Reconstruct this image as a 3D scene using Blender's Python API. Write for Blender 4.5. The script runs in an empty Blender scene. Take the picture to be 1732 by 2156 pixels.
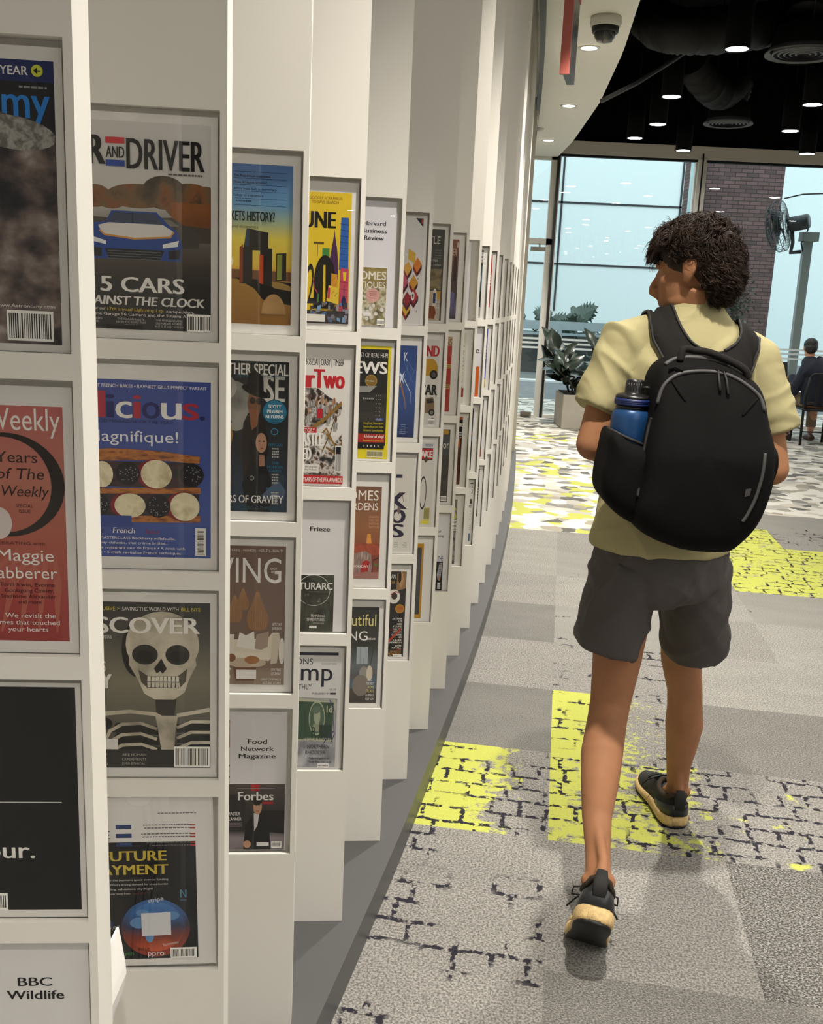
import bpy, bmesh, math, random
import numpy as np
from mathutils import Vector, Matrix, noise
from mathutils.bvhtree import BVHTree

random.seed(7)
S = bpy.context.scene
COL = S.collection
RAD = math.radians

# ------------------------------------------------------------------ camera
EYE = 1.55
FPX, TH, RO = 2049.65, 0.2148916, -0.0454592
_f = Vector((0, math.cos(TH), -math.sin(TH)))
_r = Vector((1, 0, 0))
_u = _r.cross(_f)
AX = math.cos(RO) * _r - math.sin(RO) * _u
UX = math.cos(RO) * _u + math.sin(RO) * _r
FX = _f
cd = bpy.data.cameras.new('camera')
cam = bpy.data.objects.new('camera', cd)
COL.objects.link(cam)
cd.sensor_fit = 'HORIZONTAL'
cd.sensor_width = 36.0
cd.lens = 36.0 * FPX / 1732.0
cd.clip_start = 0.05
cd.clip_end = 200
cam.matrix_world = Matrix((
    (AX.x, UX.x, -FX.x, 0), (AX.y, UX.y, -FX.y, 0), (AX.z, UX.z, -FX.z, EYE), (0, 0, 0, 1)))
S.camera = cam


def P(x, y, Y):
    """photo pixel -> world point at distance Y down the room"""
    d = FX + AX * ((x - 866) / FPX) - UX * ((y - 1078) / FPX)
    return Vector((0, 0, EYE)) + d * (Y / d.y)


def G(x, y, z=0.0):
    """photo pixel -> world point at height z"""
    d = FX + AX * ((x - 866) / FPX) - UX * ((y - 1078) / FPX)
    return Vector((0, 0, EYE)) + d * ((z - EYE) / d.z)


# ------------------------------------------------------------------ world, light, exposure
S.view_settings.view_transform = 'Standard'
S.view_settings.look = 'None'
S.view_settings.gamma = 1
S.view_settings.exposure = 0.16
S.view_settings.use_curve_mapping = False
W = bpy.data.worlds.new('overcast_sky')
S.world = W
W.use_nodes = True
_bg = W.node_tree.nodes['Background']
_bg.inputs[0].default_value = (0.90, 0.97, 1.0, 1)
SKY = 2.15
_bg.inputs[1].default_value = SKY
WARM = (1.0, 0.93, 0.83)
DOWN_W = 410.0        # soffit downlights
PEND_W = 14.0        # pendant lamps
LENS = 185.0          # brightness of a lamp's lens
SOFFIT_Z, PEND_Z, CEIL_Z = 3.5, 3.4, 4.9
WIN_Y = 13.78


# ------------------------------------------------------------------ materials
def lin(c):
    if isinstance(c, str):
        c = c.lstrip('#')
        c = tuple(int(c[i:i + 2], 16) / 255 for i in (0, 2, 4))
        c = tuple(v / 12.92 if v <= 0.04045 else ((v + 0.055) / 1.055) ** 2.4 for v in c)
    return tuple(c) + (1,) if len(c) == 3 else tuple(c)


MATS = {}


def mat(name, color, rough=0.5, metal=0.0, spec=0.5, bump=0.0, bscale=200, var=0.0, vscale=20, sss=0.0, coat=0.0, emit=0.0):
    if name in MATS:
        return MATS[name]
    m = bpy.data.materials.new(name)
    m.use_nodes = True
    nt = m.node_tree
    b = nt.nodes['Principled BSDF']
    col = lin(color)
    b.inputs['Base Color'].default_value = col
    b.inputs['Roughness'].default_value = rough
    b.inputs['Metallic'].default_value = metal
    b.inputs['Specular IOR Level'].default_value = spec
    if coat:
        b.inputs['Coat Weight'].default_value = coat
    if sss:
        b.inputs['Subsurface Weight'].default_value = sss
        b.inputs['Subsurface Radius'].default_value = (0.012, 0.005, 0.003)
        b.inputs['Subsurface Scale'].default_value = 1.0
    if emit:
        b.inputs['Emission Color'].default_value = col
        b.inputs['Emission Strength'].default_value = emit
    tc = None
    if var or bump:
        tc = nt.nodes.new('ShaderNodeTexCoord')
    if var:
        n = nt.nodes.new('ShaderNodeTexNoise')
        n.inputs['Scale'].default_value = vscale
        n.inputs['Detail'].default_value = 4
        nt.links.new(tc.outputs['Object'], n.inputs['Vector'])
        r = nt.nodes.new('ShaderNodeValToRGB')
        r.color_ramp.elements[0].position = 0.3
        r.color_ramp.elements[1].position = 0.7
        r.color_ramp.elements[0].color = tuple(max(0, c * (1 - var)) for c in col[:3]) + (1,)
        r.color_ramp.elements[1].color = tuple(min(1, c * (1 + var)) for c in col[:3]) + (1,)
        nt.links.new(n.outputs['Fac'], r.inputs['Fac'])
        nt.links.new(r.outputs['Color'], b.inputs['Base Color'])
    if bump:
        n2 = nt.nodes.new('ShaderNodeTexNoise')
        n2.inputs['Scale'].default_value = bscale
        n2.inputs['Detail'].default_value = 3
        nt.links.new(tc.outputs['Object'], n2.inputs['Vector'])
        bp = nt.nodes.new('ShaderNodeBump')
        bp.inputs['Strength'].default_value = bump
        bp.inputs['Distance'].default_value = 0.002
        nt.links.new(n2.outputs['Fac'], bp.inputs['Height'])
        nt.links.new(bp.outputs['Normal'], b.inputs['Normal'])
    MATS[name] = m
    return m


def ink(c):
    """printed colour on a cover"""
    return mat('print ' + c, c, rough=0.42, spec=0.3)


def ramp_mat(name, stops, axis=2, rough=0.42, nscale=0, namp=0.0, scale=1.0):
    """printed gradient along a local axis (metres); optional noise wobble"""
    if name in MATS:
        return MATS[name]
    m = bpy.data.materials.new(name)
    m.use_nodes = True
    nt = m.node_tree
    b = nt.nodes['Principled BSDF']
    b.inputs['Roughness'].default_value = rough
    tc = nt.nodes.new('ShaderNodeTexCoord')
    sp = nt.nodes.new('ShaderNodeSeparateXYZ')
    nt.links.new(tc.outputs['Object'], sp.inputs[0])
    lo, hi = stops[0][0], stops[-1][0]
    mr = nt.nodes.new('ShaderNodeMapRange')
    mr.inputs['From Min'].default_value = lo
    mr.inputs['From Max'].default_value = hi
    src = sp.outputs[axis]
    if namp:
        n = nt.nodes.new('ShaderNodeTexNoise')
        n.inputs['Scale'].default_value = nscale
        n.inputs['Detail'].default_value = 5
        nt.links.new(tc.outputs['Object'], n.inputs['Vector'])
        ma = nt.nodes.new('ShaderNodeMath')
        ma.operation = 'MULTIPLY_ADD'
        ma.inputs[1].default_value = namp
        nt.links.new(n.outputs['Fac'], ma.inputs[0])
        nt.links.new(src, ma.inputs[2])
        mb = nt.nodes.new('ShaderNodeMath')
        mb.operation = 'SUBTRACT'
        mb.inputs[1].default_value = namp * 0.5
        nt.links.new(ma.outputs[0], mb.inputs[0])
        src = mb.outputs[0]
    nt.links.new(src, mr.inputs['Value'])
    r = nt.nodes.new('ShaderNodeValToRGB')
    e = r.color_ramp.elements
    while len(e) < len(stops):
        e.new(0.5)
    for i, (p, c) in enumerate(stops):
        e[i].position = (p - lo) / (hi - lo)
        e[i].color = lin(c)
    nt.links.new(mr.outputs[0], r.inputs['Fac'])
    nt.links.new(r.outputs['Color'], b.inputs['Base Color'])
    MATS[name] = m
    return m


def photo_mat(name, colors, scale=40, detail=6, stretch=(1, 1, 1), rough=0.42, lo=0.3, hi=0.7, dist=0.0):
    """printed photograph: noise run through a list of colours"""
    if name in MATS:
        return MATS[name]
    m = bpy.data.materials.new(name)
    m.use_nodes = True
    nt = m.node_tree
    b = nt.nodes['Principled BSDF']
    b.inputs['Roughness'].default_value = rough
    tc = nt.nodes.new('ShaderNodeTexCoord')
    mp = nt.nodes.new('ShaderNodeMapping')
    mp.inputs['Scale'].default_value = stretch
    nt.links.new(tc.outputs['Object'], mp.inputs[0])
    n = nt.nodes.new('ShaderNodeTexNoise')
    n.inputs['Scale'].default_value = scale
    n.inputs['Detail'].default_value = detail
    n.inputs['Distortion'].default_value = dist
    nt.links.new(mp.outputs[0], n.inputs['Vector'])
    r = nt.nodes.new('ShaderNodeValToRGB')
    e = r.color_ramp.elements
    while len(e) < len(colors):
        e.new(0.5)
    for i, c in enumerate(colors):
        e[i].position = lo + (hi - lo) * i / (len(colors) - 1)
        e[i].color = lin(c)
    nt.links.new(n.outputs['Fac'], r.inputs['Fac'])
    nt.links.new(r.outputs['Color'], b.inputs['Base Color'])
    MATS[name] = m
    return m


def glass_mat(name, tint=(1, 1, 1), base=0.05, ior=1.5):
    """clear pane: see-through with a fresnel reflection"""
    if name in MATS:
        return MATS[name]
    m = bpy.data.materials.new(name)
    m.use_nodes = True
    nt = m.node_tree
    nt.nodes.clear()
    out = nt.nodes.new('ShaderNodeOutputMaterial')
    tr = nt.nodes.new('ShaderNodeBsdfTransparent')
    tr.inputs[0].default_value = tuple(tint) + (1,)
    gl = nt.nodes.new('ShaderNodeBsdfGlossy')
    gl.inputs['Roughness'].default_value = 0.0
    fr = nt.nodes.new('ShaderNodeFresnel')
    fr.inputs['IOR'].default_value = ior
    ge = nt.nodes.new('ShaderNodeNewGeometry')
    mx = nt.nodes.new('ShaderNodeMixShader')
    # reflect at the outer face only, the back face lets light straight out
    mu = nt.nodes.new('ShaderNodeMath')
    mu.operation = 'MULTIPLY'
    inv = nt.nodes.new('ShaderNodeMath')
    inv.operation = 'SUBTRACT'
    inv.inputs[0].default_value = 1.0
    nt.links.new(ge.outputs['Backfacing'], inv.inputs[1])
    nt.links.new(inv.outputs[0], mu.inputs[0])
    nt.links.new(fr.outputs[0], mu.inputs[1])
    nt.links.new(mu.outputs[0], mx.inputs[0])
    nt.links.new(tr.outputs[0], mx.inputs[1])
    nt.links.new(gl.outputs[0], mx.inputs[2])
    nt.links.new(mx.outputs[0], out.inputs[0])
    MATS[name] = m
    return m


def lamp_mat(name, color, strength):
    if name in MATS:
        return MATS[name]
    m = bpy.data.materials.new(name)
    m.use_nodes = True
    nt = m.node_tree
    nt.nodes.clear()
    out = nt.nodes.new('ShaderNodeOutputMaterial')
    e = nt.nodes.new('ShaderNodeEmission')
    e.inputs[0].default_value = tuple(color) + (1,)
    e.inputs[1].default_value = strength
    nt.links.new(e.outputs[0], out.inputs[0])
    MATS[name] = m
    return m


# ------------------------------------------------------------------ mesh builder
class MB:
    def __init__(self):
        self.v, self.f, self.mi, self.mats, self.sm = [], [], [], [], []

    def m(self, material):
        if material not in self.mats:
            self.mats.append(material)
        return self.mats.index(material)

    def add(self, verts, faces, material, smooth=False):
        o = len(self.v)
        i = self.m(material)
        self.v.extend([tuple(p) for p in verts])
        for f in faces:
            self.f.append([a + o for a in f])
            self.mi.append(i)
            self.sm.append(smooth)
        return self

    def box(self, lo, hi, material, mtx=None):
        x0, y0, z0 = lo
        x1, y1, z1 = hi
        v = [Vector(p) for p in ((x0, y0, z0), (x1, y0, z0), (x1, y1, z0), (x0, y1, z0), (x0, y0, z1), (x1, y0, z1), (x1, y1, z1), (x0, y1, z1))]
        if mtx is not None:
            v = [mtx @ p for p in v]
        return self.add(v, [(3, 2, 1, 0), (4, 5, 6, 7), (0, 1, 5, 4), (1, 2, 6, 5), (2, 3, 7, 6), (3, 0, 4, 7)], material)

    def rbox(self, lo, hi, material, r=0.004, mtx=None):
        """box with chamfered vertical and horizontal edges"""
        bm = bmesh.new()
        bmesh.ops.create_cube(bm, size=1)
        c = [(a + b) / 2 for a, b in zip(lo, hi)]
        s = [b - a for a, b in zip(lo, hi)]
        for p in bm.verts:
            p.co = Vector((c[0] + p.co.x * s[0], c[1] + p.co.y * s[1], c[2] + p.co.z * s[2]))
        bmesh.ops.bevel(bm, geom=list(bm.edges), offset=r, segments=2, profile=0.5, affect='EDGES')
        bm.verts.index_update()
        v = [(mtx @ p.co) if mtx is not None else p.co.copy() for p in bm.verts]
        f = [[q.index for q in fc.verts] for fc in bm.faces]
        bm.free()
        return self.add(v, f, material)

    def tube(self, pts, radii, material, n=10, caps=True, smooth=True, side=None, ry=None):
        """tube along pts; radii per point; ry = second radius list along the frame's other axis; side = fixed reference for the first axis"""
        pts = [Vector(p) for p in pts]
        if not hasattr(radii, '__len__'):
            radii = [radii] * len(pts)
        if ry is None:
            ry = radii
        V = []
        prev = None
        for i, p in enumerate(pts):
            t = (pts[min(i + 1, len(pts) - 1)] - pts[max(i - 1, 0)])
            if t.length < 1e-9:
                t = Vector((0, 0, 1))
            t.normalize()
            if side is not None:
                a = Vector(side)
                a = a - t * a.dot(t)
            elif prev is None:
                a = Vector((1, 0, 0)) if abs(t.x) < 0.9 else Vector((0, 1, 0))
                a = a - t * a.dot(t)
            else:
                a = prev - t * prev.dot(t)
            a.normalize()
            prev = a
            b = t.cross(a)
            for k in range(n):
                w = 2 * math.pi * k / n
                V.append(p + a * (math.cos(w) * radii[i]) + b * (math.sin(w) * ry[i]))
        Fc = []
        for i in range(len(pts) - 1):
            for k in range(n):
                k2 = (k + 1) % n
                Fc.append((i * n + k, i * n + k2, (i + 1) * n + k2, (i + 1) * n + k))
        if caps:
            Fc.append(tuple(reversed(range(n))))
            e = (len(pts) - 1) * n
            Fc.append(tuple(range(e, e + n)))
        return self.add(V, Fc, material, smooth)

    def rings(self, rings, material, smooth=True, caps=True, closed=True):
        n = len(rings[0])
        V = [p for r in rings for p in r]
        Fc = []
        for i in range(len(rings) - 1):
            for k in range(n if closed else n - 1):
                k2 = (k + 1) % n
                Fc.append((i * n + k, i * n + k2, (i + 1) * n + k2, (i + 1) * n + k))
        if caps:
            Fc.append(tuple(reversed(range(n))))
            e = (len(rings) - 1) * n
            Fc.append(tuple(range(e, e + n)))
        return self.add(V, Fc, material, smooth)

    def lathe(self, prof, material, n=24, mtx=None, smooth=True, caps=True):
        """prof: list of (r, z)"""
        rs = []
        for r, z in prof:
            ring = [Vector((r * math.cos(2 * math.pi * k / n), r * math.sin(2 * math.pi * k / n), z)) for k in range(n)]
            if mtx is not None:
                ring = [mtx @ p for p in ring]
            rs.append(ring)
        return self.rings(rs, material, smooth, caps)

    def ell(self, c, r, material, rot=None, n=20, m=12):
        V = [Vector((0, 0, -1))]
        for i in range(1, m):
            a = -math.pi / 2 + math.pi * i / m
            for k in range(n):
                w = 2 * math.pi * k / n
                V.append(Vector((math.cos(a) * math.cos(w), math.cos(a) * math.sin(w), math.sin(a))))
        V.append(Vector((0, 0, 1)))
        Fc = [(0, 1 + (k + 1) % n, 1 + k) for k in range(n)]
        for i in range(m - 2):
            for k in range(n):
                a = 1 + i * n + k
                b = 1 + i * n + (k + 1) % n
                Fc.append((a, b, b + n, a + n))
        L = len(V) - 1
        o = 1 + (m - 2) * n
        Fc += [(o + k, o + (k + 1) % n, L) for k in range(n)]
        out = []
        for p in V:
            q = Vector((p.x * r[0], p.y * r[1], p.z * r[2]))
            if rot is not None:
                q = rot @ q
            out.append(q + Vector(c))
        return self.add(out, Fc, material, True)

    def build(self, name, parent=None, loc=None, rot=None):
        me = bpy.data.meshes.new(name)
        me.from_pydata(self.v, [], self.f)
        for mt in self.mats:
            me.materials.append(mt)
        me.polygons.foreach_set('material_index', self.mi)
        me.polygons.foreach_set('use_smooth', self.sm)
        me.update()
        o = bpy.data.objects.new(name, me)
        COL.objects.link(o)
        if parent is not None:
            o.parent = parent
        if loc is not None:
            o.location = loc
        if rot is not None:
            o.rotation_euler = rot
        return o


def tag(o, label, cat, group=None, kind=None):
    o['label'] = label
    o['category'] = cat
    if group:
        o['group'] = group
    if kind:
        o['kind'] = kind
    return o


def thing(name, label, cat, loc=(0, 0, 0), rz=0.0, group=None):
    o = bpy.data.objects.new(name, None)
    COL.objects.link(o)
    o.location = loc
    o.rotation_euler = (0, 0, rz)
    return tag(o, label, cat, group)


def struct(o):
    o['kind'] = 'structure'
    return o


def copy_tree(o, parent=None):
    c = o.copy()
    COL.objects.link(c)
    if parent is not None:
        c.parent = parent
    for ch in list(o.children):
        copy_tree(ch, c)
    return c


def fuse(mb, name, voxel, smooth_it=6, parent=None, fac=0.5):
    """melt overlapping closed shapes into one continuous skin; returns the object"""
    o = mb.build(name + '_raw')
    md = o.modifiers.new('r', 'REMESH')
    md.mode = 'VOXEL'
    md.voxel_size = voxel
    md.use_smooth_shade = True
    if smooth_it:
        sm = o.modifiers.new('s', 'SMOOTH')
        sm.factor = fac
        sm.iterations = smooth_it
    bpy.context.view_layer.update()
    dg = bpy.context.evaluated_depsgraph_get()
    me = bpy.data.meshes.new_from_object(o.evaluated_get(dg))
    me.name = name
    raw = o.data
    bpy.data.objects.remove(o)
    bpy.data.meshes.remove(raw)
    o = bpy.data.objects.new(name, me)
    COL.objects.link(o)
    if parent is not None:
        o.parent = parent
    me.materials.clear()
    me.materials.append(mb.mats[0])
    me.polygons.foreach_set('material_index', [0] * len(me.polygons))
    me.polygons.foreach_set('use_smooth', [True] * len(me.polygons))
    return o


def displace(o, fn):
    """move every vertex along its normal by fn(co)"""
    me = o.data
    nrm = [v.normal.copy() for v in me.vertices]
    for v, n in zip(me.vertices, nrm):
        d = fn(v.co, n)
        if d:
            v.co += n * d
    me.update()


# text outlines from the built-in font
_TX = {}


def glyphs(s, bold):
    k = (s, bold)
    if k not in _TX:
        cu = bpy.data.curves.new('t', 'FONT')
        cu.body = s
        cu.size = 1.0
        cu.resolution_u = 3
        cu.fill_mode = 'FRONT'
        cu.offset = bold
        ob = bpy.data.objects.new('t', cu)
        me = bpy.data.meshes.new_from_object(ob)
        v = [(p.co.x, p.co.y) for p in me.vertices]
        f = [list(q.vertices) for q in me.polygons]
        # keep faces pointing to +Z
        ff = []
        for q in f:
            a = 0
            for i in range(len(q)):
                x0, y0 = v[q[i]]
                x1, y1 = v[q[(i + 1) % len(q)]]
                a += x0 * y1 - x1 * y0
            ff.append(q if a > 0 else q[::-1])
        bpy.data.objects.remove(ob)
        bpy.data.curves.remove(cu)
        bpy.data.meshes.remove(me)
        _TX[k] = (v, ff)
    return _TX[k]


KX = 1.0     # how much of a cover's width the picture on it takes up, counted from the right edge


class Sheet(MB):
    """a printed thing: x right (mm), z up (mm), front towards -y. Origin at lower left."""
    MM = 0.001

    def __init__(self, w=200, h=270, thick=1.5, paper='#dcdad6', page=(210, 297), margin=(9, 14), k=None, sx=1.0):
        super().__init__()
        self.w, self.h = w, h
        self.layer = 0
        self.k = KX if k is None else k
        self.sx = sx
        if page is None:
            page, margin = (w, h), (0, 0)
        self.page = page
        q = self.MM
        self.ox, self.oz = page[0] - margin[0] - w, margin[1]
        self.box((0, 0, 0), (page[0] * q * sx, thick * q, page[1] * q), ink(paper))

    def X(self, x):
        x = 0.01 if x < 0 else min(x, self.w)
        if x > 0:
            x = self.w - (self.w - x) * self.k
        return (x + self.ox) * self.MM * self.sx

    def Z(self, z):
        return (min(max(z, 0), self.h) + self.oz) * self.MM

    def poly(self, pts, c, up=True):
        m = ink(c) if isinstance(c, str) else c
        if up:
            self.layer += 1
        y = -0.00003 * self.layer - 0.0001
        q = [(0.01 if x < 0 else min(x, self.w), min(max(z, 0), self.h)) for x, z in pts]
        a = sum(q[i][0] * q[(i + 1) % len(q)][1] - q[(i + 1) % len(q)][0] * q[i][1] for i in range(len(q)))
        if a < 0:
            q = q[::-1]
        self.add([(self.X(x), y, self.Z(z)) for x, z in q], [tuple(range(len(q)))], m)
        return self

    def rect(self, x0, z0, x1, z1, c):
        return self.poly([(x0, z0), (x1, z0), (x1, z1), (x0, z1)], c)

    def oval(self, cx, cz, rx, rz, c, n=28, rot=0.0, a0=0, a1=360):
        pts = []
        for i in range(n if a1 - a0 >= 360 else n + 1):
            a = RAD(a0 + (a1 - a0) * i / n)
            x, z = rx * math.cos(a), rz * math.sin(a)
            pts.append((cx + x * math.cos(rot) - z * math.sin(rot), cz + x * math.sin(rot) + z * math.cos(rot)))
        return self.poly(pts, c)

    def ring(self, cx, cz, rx, rz, wd, c, n=40, wd2=None):
        m = ink(c) if isinstance(c, str) else c
        self.layer += 1
        y = -0.00003 * self.layer - 0.0001
        V, Fc = [], []
        for i in range(n):
            a = 2 * math.pi * i / n
            d = wd if wd2 is None else wd2 + (wd - wd2) * (0.5 + 0.5 * math.cos(a))
            for e in (0, d):
                V.append((self.X(cx + (rx - e) * math.cos(a)), y, self.Z(cz + (rz - e * 0.6) * math.sin(a))))
        for i in range(n):
            j = (i + 1) % n
            Fc.append((2 * i, 2 * j, 2 * j + 1, 2 * i + 1))
        self.add(V, Fc, m)
        return self

    def line(self, pts, wd, c):
        m = ink(c) if isinstance(c, str) else c
        self.layer += 1
        y = -0.00003 * self.layer - 0.0001
        V, Fc = [], []
        n = len(pts)
        for i, (x, z) in enumerate(pts):
            x0, z0 = pts[max(i - 1, 0)]
            x1, z1 = pts[min(i + 1, n - 1)]
            dx, dz = x1 - x0, z1 - z0
            L = math.hypot(dx, dz) or 1
            w2 = (wd[i] if hasattr(wd, '__len__') else wd) / 2
            nx, nz = -dz / L * w2, dx / L * w2
            for s in (-1, 1):
                V.append((self.X(x + s * nx), y, self.Z(z + s * nz)))
        for i in range(n - 1):
            Fc.append((2 * i, 2 * i + 2, 2 * i + 3, 2 * i + 1))
        self.add(V, Fc, m)
        return self

    def text(self, s, x, z, cap, c, w=None, al='R', b=0.0, sh=0.0, rot=0.0):
        """cap height in mm; w = total width to squeeze the word into"""
        m = ink(c) if isinstance(c, str) else c
        v, f = glyphs(s, 0.0)
        if not v:
            return self
        xs = [p[0] for p in v]
        lo, hi = min(xs), max(xs)
        em = cap / 0.727
        if self.k < 1 and w is None:
            w = (hi - lo) * em / self.k if not rot else None
        sx = em if w is None else w / (hi - lo)
        W_ = (hi - lo) * sx
        ox = {'R': x - W_, 'L': x, 'C': x - W_ / 2}[al]
        for db in ((0,) if b <= 0 else (-1, 0, 1)):      # a heavier face: the letter printed a hair to each side
            self.layer += 1
            y = -0.00003 * self.layer - 0.0001
            V = []
            for px, pz in v:
                X = ox + (px - lo) * sx + sh * pz * em + db * b * em * 1.3 / self.k
                Z = z + pz * em
                if rot:
                    dx, dz = X - x, Z - z
                    X, Z = x + dx * math.cos(rot) - dz * math.sin(rot), z + dx * math.sin(rot) + dz * math.cos(rot)
                V.append((((self.w - (self.w - X) * self.k) + self.ox) * 0.001, y, (Z + self.oz) * 0.001))
            V2 = V
            if self.sx != 1:
                V2 = [(a * self.sx, b_, c_) for a, b_, c_ in V]
            self.add(V2, [q for q in f if min(V[i][0] for i in q) > self.ox * 0.001 + 0.0005 and max(V[i][0] for i in q) < (self.ox + self.w) * 0.001], m)
        return self

    def serif(self, s, x, z, cap, c, w=None, al='R', b=0.0):
        """letters with a flat foot and head bar, for the bookish faces"""
        return self.text(s, x, z, cap, c, w, al, b)

    def lines(self, x, z, n, pitch, cap, wd, c, al='R', rng=None):
        """fine print: short strokes the size of small words"""
        rng = rng or random.Random(int(x * 7 + z * 13 + n))
        for i in range(n):
            L = wd * rng.uniform(0.75, 1.0)
            xx = x - L if al == 'R' else (x if al == 'L' else x - L / 2)
            e = xx + L
            while xx < e:
                q = rng.uniform(2.0, 6.0)
                self.rect(xx, z - i * pitch, min(xx + q, e), z - i * pitch + cap, c)
                self.layer -= 1
                xx += q + 1.2
            self.layer += 1
        return self

    def barcode(self, x0, z0, x1, z1, c='#f2f1ec'):
        self.rect(x0, z0, x1, z1, c)
        rng = random.Random(int(x0 * 3 + z0))
        x = x0 + 2
        self.layer += 1
        while x < x1 - 2.5:
            q = rng.uniform(0.5, 1.6)
            self.layer -= 1
            self.rect(x, z0 + 2.5, x + q, z1 - 3, '#1a1a1a')
            x += q + rng.uniform(0.5, 1.4)
        return self


def ordinal(n):
    return ['zeroth', 'first', 'second', 'third', 'fourth', 'fifth', 'sixth', 'seventh', 'eighth', 'ninth', 'tenth', 'eleventh', 'twelfth',
            'thirteenth', 'fourteenth', 'fifteenth', 'sixteenth', 'seventeenth', 'eighteenth', 'nineteenth', 'twentieth', 'twenty-first',
            'twenty-second', 'twenty-third', 'twenty-fourth', 'twenty-fifth', 'twenty-sixth'][n]


# ================================================================== THE SETTING
# ---- carpet
GA = RAD(8.2)
TU, TV, U0, V0 = 0.51, 0.585, 0.07, 2.66


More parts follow.
